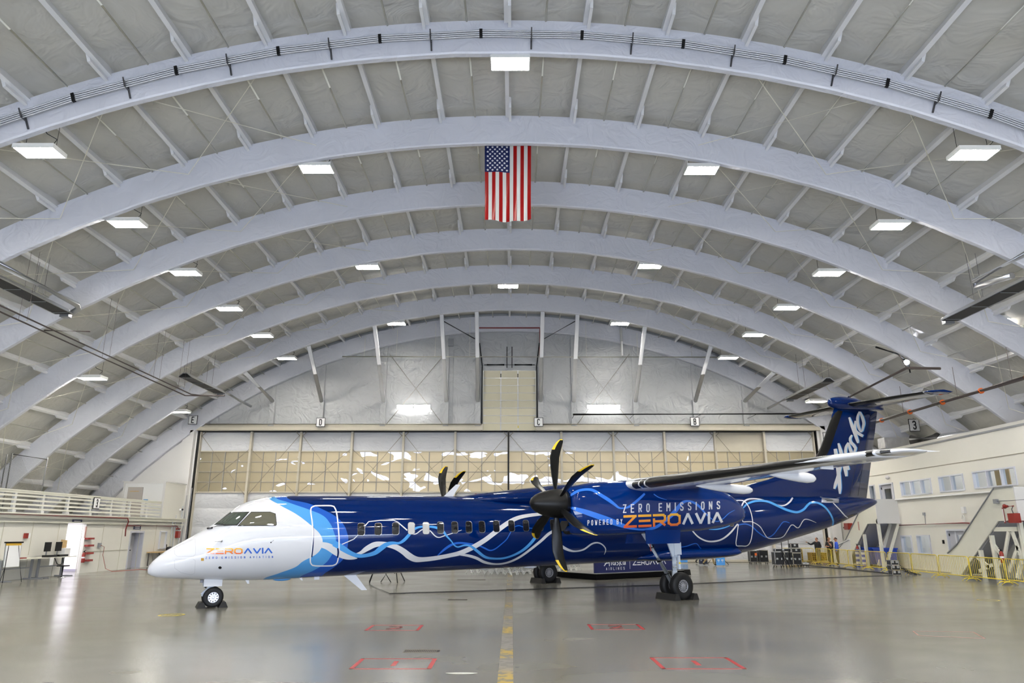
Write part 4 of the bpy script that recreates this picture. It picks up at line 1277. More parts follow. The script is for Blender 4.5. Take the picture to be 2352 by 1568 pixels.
for sgn in (1, -1):
    g = bpy.data.objects.new('main_landing_gear', None); COL.objects.link(g); g.parent = plane; g.location = (0, 0, 0)
    Y0 = 4.4 * sgn; wx = 14.06
    for dy in (-.26, .26): wheel('wheel', .435, .29, wx, Y0 + dy, .435, g, .46, mat('wheel grey', (0.25, 0.25, 0.27), .35, .3), 16, 1)
    q = MB(); q.tube([(14.0, Y0 - .14, .435), (14.0, Y0 + .14, .435)], .06, 10); q.build('axle', M_STRUT, g, flip=True)
    q = MB(); q.tube([(14.05, Y0, 2.35), (14.04, Y0, 1.35)], .105, 14); q.tube([(14.04, Y0, 1.42), (14.03, Y0, 1.35)], .125, 14); q.tube([(14.04, Y0, 1.36), (14.02, Y0, .9)], .085, 14)
    q.tube([(14.02, Y0, .9), (14.0, Y0, .42)], .095, 12); q.box(14.0, 14.3, Y0 - .05, Y0 + .09, 1.42, 1.82); q.build('main_strut', M_STRUT, g, flip=True)
    q = MB()
    for z_ in (1.05, .86): q.tube([(14.03, Y0, z_), (14.03, Y0, z_ - .06)], .088, 14)
    q.build('chrome_collar', M_ALU, g, flip=True)
    q = MB(); q.prism([(13.55, Y0 + .02, 2.3), (13.92, Y0 + .02, 1.35), (14.0, Y0 + .02, 1.4), (14.0, Y0 + .02, 2.3)], (0, .05, 0)); q.build('side_brace', M_STRUT, g, flip=True)
    q = MB(); q.tube([(12.75, Y0 + .05, 2.15), (13.86, Y0 + .05, .52)], .082, 12)
    for t in (.28, .55, .8):
        p = V(12.75, Y0 + .05, 2.15) + (V(13.86, Y0 + .05, .52) - V(12.75, Y0 + .05, 2.15)) * t; d_ = unit(V(1.11, 0, -1.63)); q.tube([p, p + d_ * .03], .09, 12, 1)
    q.build('drag_strut', [M_STRUT, M_BLACK], g, flip=True)
    q = MB(); q.tube([(12.95, Y0 + .12, 1.85), (12.97, Y0 + .14, 1.55)], .02, 5); q.build('warning_flag', M_RED, g, flip=True)
    q = MB(); q.box(14.14, 14.22, Y0 + .02, Y0 + .1, .95, 1.4); q.box(14.14, 14.225, Y0 + .1, Y0 + .105, 1.12, 1.18, 1); q.build('hydraulic_unit', [M_STRUT, M_YEL], g, flip=True)
    for s2 in (-1, 1):
        q = MB(); yy = Y0 + s2 * .48
        q.prism([(12.50, yy, 2.22), (13.95, yy, 2.24), (13.83, yy + s2 * .08, 1.80), (12.45, yy + s2 * .08, 1.79)], (0, .035, 0)); q.build('gear_door', P_NAVYLIT, g, flip=True)
    q = MB(); q.box(12.6, 13.95, Y0 - .42, Y0 + .42, 2.14, 2.22); q.build('wheel_bay', M_BLACK, g, flip=True)
g = bpy.data.objects.new('nose_landing_gear', None); COL.objects.link(g); g.parent = plane
M_RIMW = mat('wheel white', (0.62, 0.62, 0.66), .3, .2)
for dy in (-.2, .2): wheel('wheel', .29, .18, .03, dy, .29, g, .52, M_RIMW, 10, 1)
q = MB(); q.tube([(-.05, 0, .95), (-.05, 0, .5)], .085, 12); q.tube([(-.05, 0, .52), (.03, 0, .29)], .06, 10); q.tube([(.03, -.12, .29), (.03, .12, .29)], .04, 8)
q.build('nose_strut', M_STRUT, g, flip=True)
q = MB(); q.bar((-.08, .03, .55), (-.28, .03, .36), .05, .09); q.bar((-.28, .03, .36), (-.03, .03, .28), .05, .07); q.build('torque_link', M_STRUT, g, flip=True)
q = MB(); q.tube([(-.14, 0, .68), (-.2, 0, .55)], .04, 6); q.box(-.24, -.12, -.06, .08, .62, .74); q.tube([(.1, .05, .7), (.2, .05, .6)], .035, 6); q.build('steering_actuator', M_DGREY, g, flip=True)
for s2 in (1, -1):
    q = MB(); q.prism([(-.27, .2 * s2, .83), (.24, .2 * s2, .80), (.24, .24 * s2, .60), (-.27, .24 * s2, .60)], (0, .02 * s2, 0)); q.build('nose_gear_door', P_WHITE, g, flip=True)
q = MB(); q.box(-.36, -.28, -.08, .08, .70, .78); q.build('taxi_light', M_DGREY, g, flip=True)

# ---- antennas, probes, lamps ---------------------------------------------------------
def blade_ant(x, z0, dz, y=0, sweep=.25, c=.22, m=P_WHITE):
    q = MB(); q.prism([(x, y - .012, z0), (x + c, y - .012, z0), (x + c + sweep, y - .012, z0 + dz), (x + c * .55 + sweep, y - .012, z0 + dz)], (0, .024, 0)); q.build('antenna', m, plane, flip=True)


blade_ant(7.35, 3.36, .46, sweep=.30, c=.36); blade_ant(3.9, .82, -.5, y=.05, sweep=.42, c=.42); blade_ant(2.5, .78, -.10, sweep=.05, c=.1); blade_ant(.9, .76, -.13, sweep=.02, c=.12)
q = MB(); q.box(3.0, 3.16, -.03, .03, .69, .80); q.build('antenna', P_WHITE, plane, flip=True)
for x_0 in (9.0, 10.9, 2.0):
    q = MB(); q.ball((x_0, 0, .91 if x_0 > 5 else .74), (.28, .12, .06)); q.build('antenna', P_WHITE if x_0 > 5 else P_SKY, plane, flip=True)
q = MB(); q.ball((8.65, 0, 3.44), (.1, .08, .08)); q.build('beacon_light', M_RED, plane, flip=True)
q = MB(); p = FUS.surf(*c8_(600, 892), .0); q.ball(p, (.035, .03, .035)); q.tube([p + V(0, .04, 0), p + V(-.10, .09, .0), p + V(-.19, .09, -.01)], [.02, .016, .008], 6); q.build('pitot_probe', M_GALV, plane, flip=True)
q = MB(); p = FUS.surf(*c8_(1588, 917), .0); q.ball(p, .018); q.tube([p, p + V(.07, .04, .06)], .006, 5); q.build('vane_sensor', M_BLACK, plane, flip=True)
q = MB(); patch(q, FUS, [(1 * (570 + 34 * math.cos(t)), 1420 + 27 * math.sin(t)) for t in [2 * PI * i / 16 for i in range(16)]], c8_, .006); q.build('static_port', M_BLACK, plane, flip=True)
q = MB(); patch(q, FUS, [(190, 1230), (248, 1230), (248, 1284), (190, 1284)], c8_, .008, 0, 2); q.build('inspection_placard', mat('ochre placard', (0.45, 0.25, 0.03), .4), plane, flip=True)
# wheel chocks
M_CHOCK = mat('chock rubber', (0.008, 0.007, 0.006), .7)


def chock(X, Y, lab, w=.9, h=.17, dirn=1):
    q = MB(); a = V(0, 0, 0)
    q.prism([(-.13, -w / 2, 0), (.13, -w / 2, 0), (.06, -w / 2, h), (-.06, -w / 2, h)], (0, w, 0))
    P = (PNX + X * PC + Y * PS, PNY + X * PS - Y * PC, 0.0)
    o = q.build('wheel_chock', M_CHOCK, loc=P, rz=PTH); return tag(o, lab, 'wheel chock', 'wheel chocks')


chock(-.27, 0, 'black rubber chock in front of the nose wheels', .62, .15); chock(.33, 0, 'black rubber chock behind the nose wheels', .62, .15)
chock(13.68, 4.4, 'black rubber chock in front of the near main wheels', 1.0, .2); chock(14.45, 4.4, 'black rubber chock behind the near main wheels', 1.0, .2)
chock(13.68, -4.4, 'black rubber chock in front of the far main wheels', 1.0, .2); chock(14.45, -4.4, 'black rubber chock behind the far main wheels', 1.0, .2)
# ================================================================== SIDE BUILDINGS
q = MB(); q.box(-37, 37, 55.0, 55.3, 0, 20); struct('trim_37', q, M_BEIGE)  # added backing beyond the end wall, stops sky leaking round the tail door
RX = 24.3
UPW = [(41.1, 44.4, 4.28, 5.18), (38.1, 40.35, 4.3, 5.2), (34.05, 37.3, 4.32, 5.22)]
LOWW = [(44.0, 45.2, .86, 1.95), (42.05, 43.45, .87, 1.98)]
q = MB()
holes(q, RX, -2, WY, 0, 7.1, [(a, c, z0, z1) for a, c, z0, z1 in UPW + LOWW] + [(47.6, 48.3, 4.0, 5.2), (45.25, 47.05, 3.05, 5.2), (38.7, 40.4, 0, 2.3)], 'x', 0, .2)
struct('wall_right', q, M_CREAM)
q = MB(); q.box(RX, 35, -2, WY, 7.1, 7.3); q.box(RX - .04, RX + .25, -2, WY, 7.05, 7.14, 1); struct('trim_38', q, [M_CREAM, M_GREY])
q = MB(); q.box(RX - .02, RX, -2, WY, 5.76, 5.80); struct('trim_39', q, mat('wall joint', (0.3, 0.28, 0.22), .6))
q = MB(); q.box(RX - .16, RX, 35.6, 45.1, 4.08, 4.16); struct('trim_40', q, M_WHITE)
# rooms behind the glass
q = MB(); q.box(24.75, 24.8, 35.2, 36.25, 4.3, 5.2); o = q.build('notice_board', M_WOOD); tag(o, 'brown board behind the middle pane of the right upper windows', 'board')
q = MB(); q.box(24.75, 24.8, 38.3, 38.9, 4.3, 5.0); o = q.build('wall_screen', mat('teal screen', (.05, .2, .3), .4)); tag(o, 'dark teal screen behind the middle pair of upper windows', 'screen')
q = MB(); q.box(24.9, 25.0, 44.3, 45.1, 1.35, 1.95); o = q.build('whiteboard', mat('slate', (.12, .14, .22), .4)); tag(o, 'dark slate panel behind the left lower window', 'board')
q = MB(); q.box(RX + .2, 28.5, 30, WY, 2.85, 3.05); q.box(28.5, 28.6, 30, WY, 0, 5.9); q.box(RX + .2, 28.5, 30, WY, 5.85, 5.95)
for y in (33.2, 37.7, 40.7, 45.0, 47.4): q.box(RX + .2, 28.5, y - .05, y + .05, 3.05, 5.85)
for y in (37.5, 41.3, 45.8): q.box(RX + .2, 28.5, y - .05, y + .05, 0, 2.85)
struct('wall_room_right', q, mat('office wall', (0.62, 0.60, 0.56), .5))
for i, (y0, y1, z, m_) in enumerate(((33.6, 37.3, 5.8, M_EMITR), (38.0, 40.4, 5.8, M_EMITR), (41.0, 44.6, 5.8, M_EMITR), (38.0, 41.0, 2.8, M_EMITR), (41.6, 45.5, 2.8, M_EMITR))):
    q = MB(); q.box(25.6, 25.9, y0, y1, z - .05, z); q.box(27.2, 27.5, y0, y1, z - .05, z)
    o = q.build('office_lamp', m_); tag(o, 'long office ceiling lamp behind the %s' % ('right group of upper windows', 'middle pair of upper windows', 'left group of upper windows', 'lower steel door', 'two lower windows')[i], 'lamp')
wn = 0


def window_unit(x, y0, y1, z0, z1, nm, side=1, fr=.07):
    global wn
    wn += 1
    q = MB()
    for a, c, d_, e in ((y0, y1, z0, z0 + fr), (y0, y1, z1 - fr, z1), (y0, y0 + fr, z0 + fr, z1 - fr), (y1 - fr, y1, z0 + fr, z1 - fr)): q.box(x - .05, x + .22, a, c, d_, e)
    for k in range(1, nm): yy = y0 + (y1 - y0) * k / nm; q.box(x - .03, x + .2, yy - fr * .6, yy + fr * .6, z0 + fr, z1 - fr)
    w = q.build('window_%d' % wn, mat('window frame', (0.60, 0.62, 0.68), .4), kind='structure')
    q = MB(); q.box(x + .09, x + .10, y0 + fr, y1 - fr, z0 + fr, z1 - fr); q.build('pane', M_GLASS, w)
    return w


for y0, y1, z0, z1 in UPW: window_unit(RX, y0, y1, z0, z1, 3 if y1 - y0 > 3 else 2)
for y0, y1, z0, z1 in LOWW: window_unit(RX, y0, y1, z0, z1, 1)
window_unit(RX, 47.6, 48.3, 4.0, 5.2, 1)


def steel_door(n, x, y0, y1, z0, z1, glass, m_, hand_y):
    q = MB(); fr = .09
    for a, c, d_, e in ((y0, y1, z1 - fr, z1), (y0, y0 + fr, z0, z1 - fr), (y1 - fr, y1, z0, z1 - fr)): q.box(x - .04, x + .2, a, c, d_, e)
    d = q.build('door_%d' % n, MATS['window frame'], kind='structure')
    q = MB(); holes(q, x + .08, y0 + fr, y1 - fr, z0, z1 - fr, [glass] if glass else [], 'x', 0, .06); q.build('door_leaf', m_, d)
    if glass: q = MB(); q.box(x + .1, x + .11, *glass); q.build('pane', M_GLASS, d)
    q = MB(); q.tube([(x - .02, hand_y, z0 + 1.05), (x + .08, hand_y, z0 + 1.05)], .03, 8); q.build('door_handle', M_DGREY, d)
    for i in range(3):
        q = MB(); zz = z0 + .3 + i * (z1 - z0 - .6) / 2; q.box(x + .05, x + .09, y1 - fr - .06, y1 - fr, zz - .07, zz + .07); q.build('hinge', M_BLACK, d)
    return d


steel_door(8, RX, 45.3, 47.0, 3.05, 5.2, (45.75, 46.55, 3.9, 4.85), M_STEELB, 45.5)
steel_door(9, RX, 38.7, 40.4, 0, 2.3, (39.15, 39.6, 1.1, 2.0), M_STEELB, 38.95)
q = MB(); q.box(RX + .07, RX + .15, 39.68, 39.78, 0, 2.2); struct('trim_41', q, MATS['window frame'])

# ---- two stairs along the right wall ------------------------------------------


def stair(Y0, yl, label, steps_to, xo=22.9):
    """landing from Y0 to Y0+yl at z 3.05, flight descending towards +Y"""
    t = thing('staircase', label, 'staircase', (0, 0, 0))
    yt = Y0 + yl
    q = MB(); zt = 4.15; sl = .745
    yb = yt + (zt - 1.5) / sl
    q.prism([(xo, Y0, 2.65), (xo, yt + .15, 2.65), (xo, yt + .15 + (2.65 - .35) / sl, .35), (xo, yt + .15 + 2.65 / sl, 0), (xo, yb + .9, 0), (xo, yb + .9, 1.05), (xo, yb, 1.5), (xo, yt, zt), (xo, Y0, zt)], (.06, 0, 0))
    q.build('stringer_panel', M_CREAM2, t)
    q = MB(); q.box(xo, RX, Y0 - .06, Y0, 2.65, zt); q.build('landing_panel', M_OFFW, t)
    q = MB(); q.box(xo + .06, RX, Y0, yt + .1, 2.9, 3.05); q.build('landing', M_OFFW, t)
    q = MB(); q.bar((xo - .02, yt, zt + .03), (xo - .02, yb, 1.53), .07, .03); q.bar((xo - .02, Y0, zt + .03), (xo - .02, yt, zt + .03), .1, .05); q.bar((xo - .02, yb, 1.53), (xo - .02, yb + .9, 1.08), .1, .05); q.build('handrail', M_GREY, t)
    n = 16
    for i in range(n):
        q = MB(); z = 3.05 - (i + 1) * 3.05 / n; y = yt + i * (3.05 / sl) / n; q.box(xo + .06, RX - .02, y, y + .3, z - .04, z); q.build('tread', M_GREY, t)
    q = MB(); q.prism([(RX - .1, yt, 3.0), (RX - .1, yt, 2.6), (RX - .1, yt + 2.6 / sl, 0), (RX - .1, yt + 3.0 / sl, 0)], (.08, 0, 0)); q.prism([(xo + .1, yt + .2, 2.9), (xo + .1, yt + .2, 2.55), (xo + .1, yt + 3.4, .1), (xo + .1, yt + 3.9, .1)], (1.2, 0, .0))
    q.build('underside', mat('stair underside', (0.33, 0.33, 0.34), .6), t)
    for (a, c) in (((xo + .08, Y0 + .08), 2.9), ((xo + .08, yt + .9), 2.0), ((xo + .08, yt + 1.9), 1.3)):
        q = MB(); q.box(a[0] - .08, a[0] + .08, a[1] - .08, a[1] + .08, 0, c); q.build('post', M_CREAM2, t)
    q = MB(); q.bar((xo + .2, Y0 + .02, .1), (RX - .1, Y0 + .02, 2.65), .1, .16); q.build('diagonal_brace', M_CREAM2, t)
    q = MB(); q.bar((xo + .2, yt - .2, .1), (RX - .1, yt - .2, 2.65), .1, .16); q.build('diagonal_brace', M_CREAM2, t)
    return t


s1 = stair(45.1, 1.15, 'far cream staircase against the right wall, next to the blue bins', 0)
q = MB(); q.prism([(22.85, 49.1, 0), (22.85, 52.2, 0), (22.85, 52.2, 1.0), (22.85, 51.6, 1.05), (22.85, 49.1, 1.6)], (.06, 0, 0)); q.build('lower_panel', M_WHITE, s1)
q = MB(); q.bar((22.85, 49.0, 1.66), (22.85, 51.7, 1.08), .14, .06); q.build('handrail', M_WHITE, s1)
s2 = stair(32.5, 1.25, 'near cream staircase at the right edge beside the red hose box', 0)
B_ = lambda x, y: at_x(2100 + x / 8.71, 1140 + y / 8.71, 23.02)
q = MB(); q.bar(B_(1600, 655), B_(2070, 650), .1, .2); q.build('cross_beam', M_CREAM2, s2)
for a, c in (((1890, 700), (1800, 1240)), ((1960, 700), (2190, 1350)), ((1530, 880), (1740, 1160)), ((1265, 1215), (1510, 1420)), ((1310, 1490), (1560, 1370)), ((1780, 1250), (1620, 1470)), ((2080, 1000), (1900, 1500))):
    pa, pc = B_(*a), B_(*c); pc[2] = max(pc[2], .08); q = MB(); q.bar(pa, pc, .08, .16); q.build('diagonal_brace', M_CREAM2, s2)

# ---- things on the right wall -------------------------------------------------------
q = MB(); q.tube([(RX - .1, 45.0, 2.55), (RX - .1, 38.6, 2.62), (RX - .1, 38.1, 2.6), (RX - .1, 37.9, 2.2)], .035, 8); o = q.build('fire_pipe', M_REDD); tag(o, 'thin dark red pipe along the right wall between the staircases', 'pipe')
q = MB(); q.tube([(RX - .1, 52.6, 2.45), (RX - .1, 49.0, 2.5)], .06, 8); o = q.build('fire_pipe', M_REDD); tag(o, 'short dark red pipe on the right wall behind the three men', 'pipe')
q = MB(); q.box(RX - .35, RX, 51.4, 52.0, 2.3, 2.75); o = q.build('hose_box', M_RED); tag(o, 'small red box on the wall behind the three men', 'fire box')
P = at_x(2337, 1190, 22.85)
t = thing('hose_box', 'red fire box with red horn on the near staircase panel at the right edge', 'fire box', (22.85, float(P[1]), 2.55))
q = MB(); q.box(-.28, 0, -.22, .22, 0, .42); q.build('housing', M_RED, t)
q = MB(); q.tube([(-.15, 0, .42), (-.15, .05, .6), (-.15, -.05, .72)], .02, 6); q.build('bracket', M_DGREY, t)
q = MB(); q.tube([(-.15, -.1, .74), (-.15, .28, .74)], .03, 8); q.lathe([(.05, 0), (.06, .1), (.11, .2)], (-.15, .28, .74), (0, 1, 0), 14, caps=True); q.build('horn', M_RED, t)
q = MB(); q.tube([(22.8, 31.0, 2.62), (22.8, 33.1, 2.62)], .05, 8); o = q.build('fire_pipe', M_REDD); tag(o, 'dark red pipe crossing behind the red box at the right edge', 'pipe')
q = MB(); yy = float(at_x(2305, 1177, 22.88)[1]); q.box(22.86, 22.88, yy - .05, yy + .05, 2.55, 3.25); q.box(22.85, 22.86, yy - .03, yy + .03, 2.6, 3.2, 1); o = q.build('wall_sign', [M_RED, M_WHITE]); tag(o, 'narrow red and white vertical sign on the near staircase panel', 'sign')
q = MB(); yy = float(at_x(1973, 1212, 22.88)[1]); q.box(22.86, 22.88, yy - .06, yy + .06, 2.25, 2.8); o = q.build('wall_sign', mat('faded red', (0.5, 0.28, 0.24), .5)); tag(o, 'narrow faded red vertical sign on the far staircase panel', 'sign')
P = at_x(2216, 1171, RX); q = MB(); q.box(RX - .12, RX, P[1] - .12, P[1] + .12, P[2] - .17, P[2] + .17); o = q.build('wall_alarm', M_WHITE); tag(o, 'small white alarm box on the right wall above the steel door', 'alarm box')
P = at_x(2215, 1191, RX); q = MB(); q.tube([(RX - .06, P[1] + .1 * math.cos(t_), P[2] + .2 * math.sin(t_)) for t_ in [2 * PI * i / 16 for i in range(17)]], .015, 6); o = q.build('cable_coil', M_WHITE); tag(o, 'white coiled cable hanging below the alarm box on the right wall', 'cable')
P = at_x(2124, 1180, RX); q = MB(); q.box(RX - .1, RX, P[1] - .08, P[1] + .08, P[2] - .08, P[2] + .08); q.tube([(RX - .03, P[1], P[2]), (RX - .03, P[1], 2.6)], .015, 5); o = q.build('junction_box', M_GREY); tag(o, 'grey junction box with a conduit dropping to the red pipe', 'junction box')
P = at_x(2168, 1244, RX); q = MB(); q.box(RX - .06, RX, P[1] - .06, P[1] + .06, P[2] - .1, P[2] + .1); o = q.build('card_reader', M_BLACK); tag(o, 'small black card reader left of the lower steel door', 'card reader')
P = at_x(2043, 1096, RX); q = MB(); q.ball((RX - .15, P[1], P[2]), .13, 12, 8); q.box(RX - .1, RX, P[1] - .05, P[1] + .05, P[2] - .05, P[2] + .05); o = q.build('security_camera', M_OFFW); tag(o, 'round security camera above the upper door on the right wall', 'security camera')
P = at_x(2291, 1151, 22.85); q = MB(); q.box(22.7, 22.85, P[1] - .1, P[1] + .1, P[2] - .1, P[2] + .1); q.tube([(22.78, P[1], P[2]), (22.78, 30.5, P[2])], .02, 6); o = q.build('conduit', M_GREY); tag(o, 'thin grey conduit with a box on the near landing panel', 'conduit')
q = MB(); q.box(22.7, 22.9, 30.6, 31.2, 1.0, 1.9); q.tube([(22.8, 31.0, 1.9), (22.8, 31.1, 2.9), (22.8, 30.8, 3.1), (22.8, 30.2, 3.1)], .03, 6); o = q.build('electrical_cabinet', M_DGREY); tag(o, 'dark grey electrical cabinet cut by the right edge', 'electrical cabinet')


def extinguisher(x, y, z, lab):
    t = thing('fire_extinguisher', lab, 'fire extinguisher', (x, y, z))
    q = MB(); q.lathe([(.001, 0), (.085, 0), (.09, .04), (.09, .42), (.05, .5), (.03, .53)], (0, 0, 0), (0, 0, 1), 16); q.build('cylinder', M_RED, t)
    q = MB(); q.box(-.03, .03, -.03, .03, .52, .6); q.bar((0, 0, .6), (0, .14, .64), .03, .015); q.build('valve', M_BLACK, t)
    q = MB(); q.tube([(0, .03, .57), (0, .12, .5), (0, .13, .2)], .014, 6); q.build('hose', M_BLACK, t)
    q = MB(); q.lathe([(.091, .22), (.091, .30)], (0, 0, 0), (0, 0, 1), 16); q.build('label_band', M_WHITE, t)
    return t


P = at_x(2302, 1277, 22.8); extinguisher(22.78, P[1], P[2] - .3, 'red fire extinguisher hanging on the near staircase frame')
P = at_x(1975, 1262, 23.0); extinguisher(22.85, P[1], .75, 'red fire extinguisher under the far staircase')
P = at_x(192, 1276, -23.15); extinguisher(-23.15, P[1], P[2] - .35, 'red fire extinguisher on the left wall beside the bright doorway')

# blue bins and bollards under the far stair
for i, (px, lab) in enumerate(((1999, 'blue wheeled bin on the left under the far staircase'), (2032, 'large blue wheeled bin on the right under the far staircase'))):
    P = floor_pt(px, 1299)
    t = thing('wheeled_bin', lab, 'bin', (23.55, 47.6 - 1.7 * i, 0))
    q = MB(); w = .5 + .15 * i; q.loft([[V(sx * .42 * k, sy * w * k, z) for sx, sy in ((-1, -1), (1, -1), (1, 1), (-1, 1))] for z, k in ((.12, .82), (1.1, 1.0))], 0, True, True, False); q.build('body', M_BLUEBIN, t)
    q = MB(); q.box(-.46, .46, -w - .04, w + .04, 1.1, 1.18); q.build('lid', M_BLUEBIN, t)
    for sx in (-.3, .3):
        q = MB(); q.tube([(sx, -w * .7, .08), (sx, -w * .7 + .05, .08)], .08, 12); q.build('wheel', M_RUBBER, t)
for i, y in enumerate((47.3, 46.5)):
    q = MB()
    for k in range(7): q.box(22.35, 22.5, y - .09, y + .09, .1 + k * .15, .1 + (k + 1) * .15, k % 2)
    o = q.build('striped_bollard', [M_BLUEBIN, M_CREAM2]); o.location = (0, 0, -.1); tag(o, ('left', 'right')[i] + ' of two blue and cream striped posts in front of the blue bins', 'post')

# ducts on the roof of the right building
q = MB(); q.box(24.7, 27.6, 46.3, 47.2, 7.45, 8.2); q.box(24.7, 25.3, 46.25, 47.2, 7.3, 7.5); o = q.build('air_duct', mat('foil wrap', (0.72, 0.72, 0.74), .3, .6, bump=.9, bscale=3, bdist=.12, detail=2)); tag(o, 'square foil wrapped air duct behind the top of the right wall, by the tail', 'air duct')
q = MB(); q.tube([(25.4, 44.3, 7.72), (26.2, 43.0, 7.7), (26.7, 42.2, 7.6)], [.38, .36, .25], 16); o = q.build('flexible_duct', M_DGREY); tag(o, 'dark round duct on top of the right wall below sign 3', 'air duct')
q = MB(); q.tube([(24.6, 40.6, 7.2), (24.7, 39.9, 7.3), (24.7, 38.6, 7.3), (24.6, 36.0, 7.22), (24.6, 33, 7.2)], [.1, .3, .2, .1, .1], 12); o = q.build('foil_duct', M_GALV); tag(o, 'shiny foil wrapped duct lying along the top of the right wall', 'air duct')

# ================================================================== LEFT SIDE
LX = -23.3
LH = [(37.8, 39.45, 0, 2.6), (44.1, 45.75, 0, 2.2)]
q = MB(); holes(q, LX, -2, 50.8, 0, 2.95, LH, 'x', 0, .15, -1)
for y in np.arange(31.0, 50.6, 2.03): q.box(LX - .01, LX + .012, y - .012, y + .012, 0, 2.6, 1)
q.box(LX, LX + .06, -2, 36.9, .98, 1.08, 0); q.box(LX, LX + .03, 39.9, 44, 1.1, 1.13, 1)
struct('wall_left', q, [M_CREAM, mat('panel joint', (0.5, 0.48, 0.38), .5)])
q = MB(); q.box(-33, LX + .05, -2, 50.8, 2.85, 3.02); q.box(LX, LX + .22, -2, 50.8, 2.80, 3.0); q.box(LX, LX + .14, -2, 50.8, 2.6, 2.66); q.box(LX, LX + .3, -2, 50.8, 2.98, 3.04)
struct('trim_42', q, M_CREAM2)
# bright room behind the tall doorway
q = MB(); q.box(-26.6, -26.5, 36.6, 41.6, 0, 2.85); q.box(-26.5, LX - .15, 41.5, 41.6, 0, 2.85); q.box(-26.5, LX - .15, 36.6, 36.7, 0, 2.85); q.box(-26.5, LX - .15, 36.7, 41.5, 2.75, 2.85)
struct('wall_room_left', q, mat('bright room wall', (0.85, 0.82, 0.86), .5))
q = MB(); q.box(-26.5, -26.47, 36.7, 41.5, 0, .12); q.box(-26.5, LX - .15, 41.46, 41.5, 0, .12); struct('baseboard_left', q, mat('lilac baseboard', (0.40, 0.38, 0.46), .5))
q = MB(); q.box(-26.0, -24.0, 37.4, 41.0, 2.70, 2.75); o = q.build('panel_lamp', M_EMITL); tag(o, 'ceiling lamp panel inside the bright white room behind the left doorway', 'lamp')
q = MB(); P = at_x(167, 1264, -26.46); q.box(-26.47, -26.45, P[1] - .04, P[1] + .04, 1.1, 1.25); o = q.build('light_switch', M_CREAM2); tag(o, 'light switch on the wall inside the bright white room', 'switch')
q = MB(); fr = .1
for a, c, d_, e in ((44.1, 45.75, 2.1, 2.2), (44.1, 44.2, 0, 2.1), (45.65, 45.75, 0, 2.1)): q.box(LX - .5, LX + .03, a, c, d_, e)
dd = q.build('door_10', mat('door frame lilac', (0.50, 0.51, 0.58), .4), kind='structure')
q = MB(); q.box(LX - .55, LX - .5, 44.1, 45.75, 0, 2.2); q.build('door_leaf', mat('grey door', (0.42, 0.42, 0.45), .45), dd)
q = MB(); q.tube([(LX - .5, 45.2, 1.05), (LX - .42, 45.2, 1.05)], .04, 8); q.build('door_handle', M_BLACK, dd)
wn += 0
window_unit(LX - .12, 47.75, 48.65, 1.05, 2.2, 1)
q = MB(); q.box(LX - 1.2, LX - 1.15, 47.3, 49.2, .8, 2.4); struct('trim_43', q, M_DGREY)
# balcony rail
br = thing('balcony_railing', 'cream timber balcony railing with five rails above the left wall', 'railing', (0, 0, 0))
for y in np.arange(25.4, 47.6, 2.035):
    q = MB(); q.box(LX - .14, LX - .02, y - .11, y + .05, 3.04, 4.03); q.box(LX - .2, LX + .02, y - .15, y + .09, 3.04, 3.16)
    q.build('post', mat('railing post', (0.60, 0.60, 0.60), .4), br)
for z in (3.18, 3.38, 3.58, 3.78): 
    q = MB(); q.box(LX - .06, LX - .01, 20, 47.5, z, z + .085); q.build('rail', M_CREAM2, br)
q = MB(); q.box(LX - .16, LX + .03, 20, 47.5, 4.03, 4.09); q.box(LX - .05, LX, 20, 47.5, 3.93, 4.03); q.build('top_rail', M_CREAM2, br)
q = MB(); q.tube([(LX + .3, 20, 2.94), (LX + .3, 43.0, 2.94), (LX + .3, 43.15, 2.75), (LX + .2, 43.15, 2.3), (LX + .2, 43.2, 1.9)], .035, 8); o = q.build('fire_pipe', M_REDD); tag(o, 'dark red pipe under the balcony edge bending down left of the grey door', 'pipe')
q = MB(); q.tube([(LX + .12, 43.3, 2.5), (LX + .12, 49.9, 2.52), (LX + .12, 50.2, 2.3)], .03, 8); o = q.build('fire_pipe', M_REDD); tag(o, 'thin red pipe over the grey door towards the red hose box', 'pipe')
q = MB(); q.box(LX, LX + .2, 50.0, 50.35, 1.75, 2.2); q.tube([(LX + .1, 49.9, 2.35), (LX + .1, 50.4, 2.35)], .05, 8); o = q.build('hose_box', M_RED); tag(o, 'red fire box on the left wall close to the big door', 'fire box')
for y, wd in ((49.3, 'leftmost'), (49.7, 'second from the left'), (50.5, 'third from the left'), (50.9, 'third from the right'), (51.5, 'second from the right'), (52.2, 'rightmost')):
    q = MB(); q.tube([(LX - .2 if y > 50.8 else LX + .06, y, 0.9 if y > 50.8 else .3), (LX - .2 if y > 50.8 else LX + .06, y, 2.7 + (y - 49) * .8)], .022, 5)
    o = q.build('conduit', M_GREY); tag(o, wd + ' thin grey conduit in the left corner by the big door', 'conduit', 'conduits in the left corner')
q = MB(); q.tube([(LX + .1, 29, 2.56), (LX + .1, 43, 2.56)], .02, 5); o = q.build('conduit', M_CREAM2); tag(o, 'long ivory conduit under the balcony of the left wall', 'conduit')
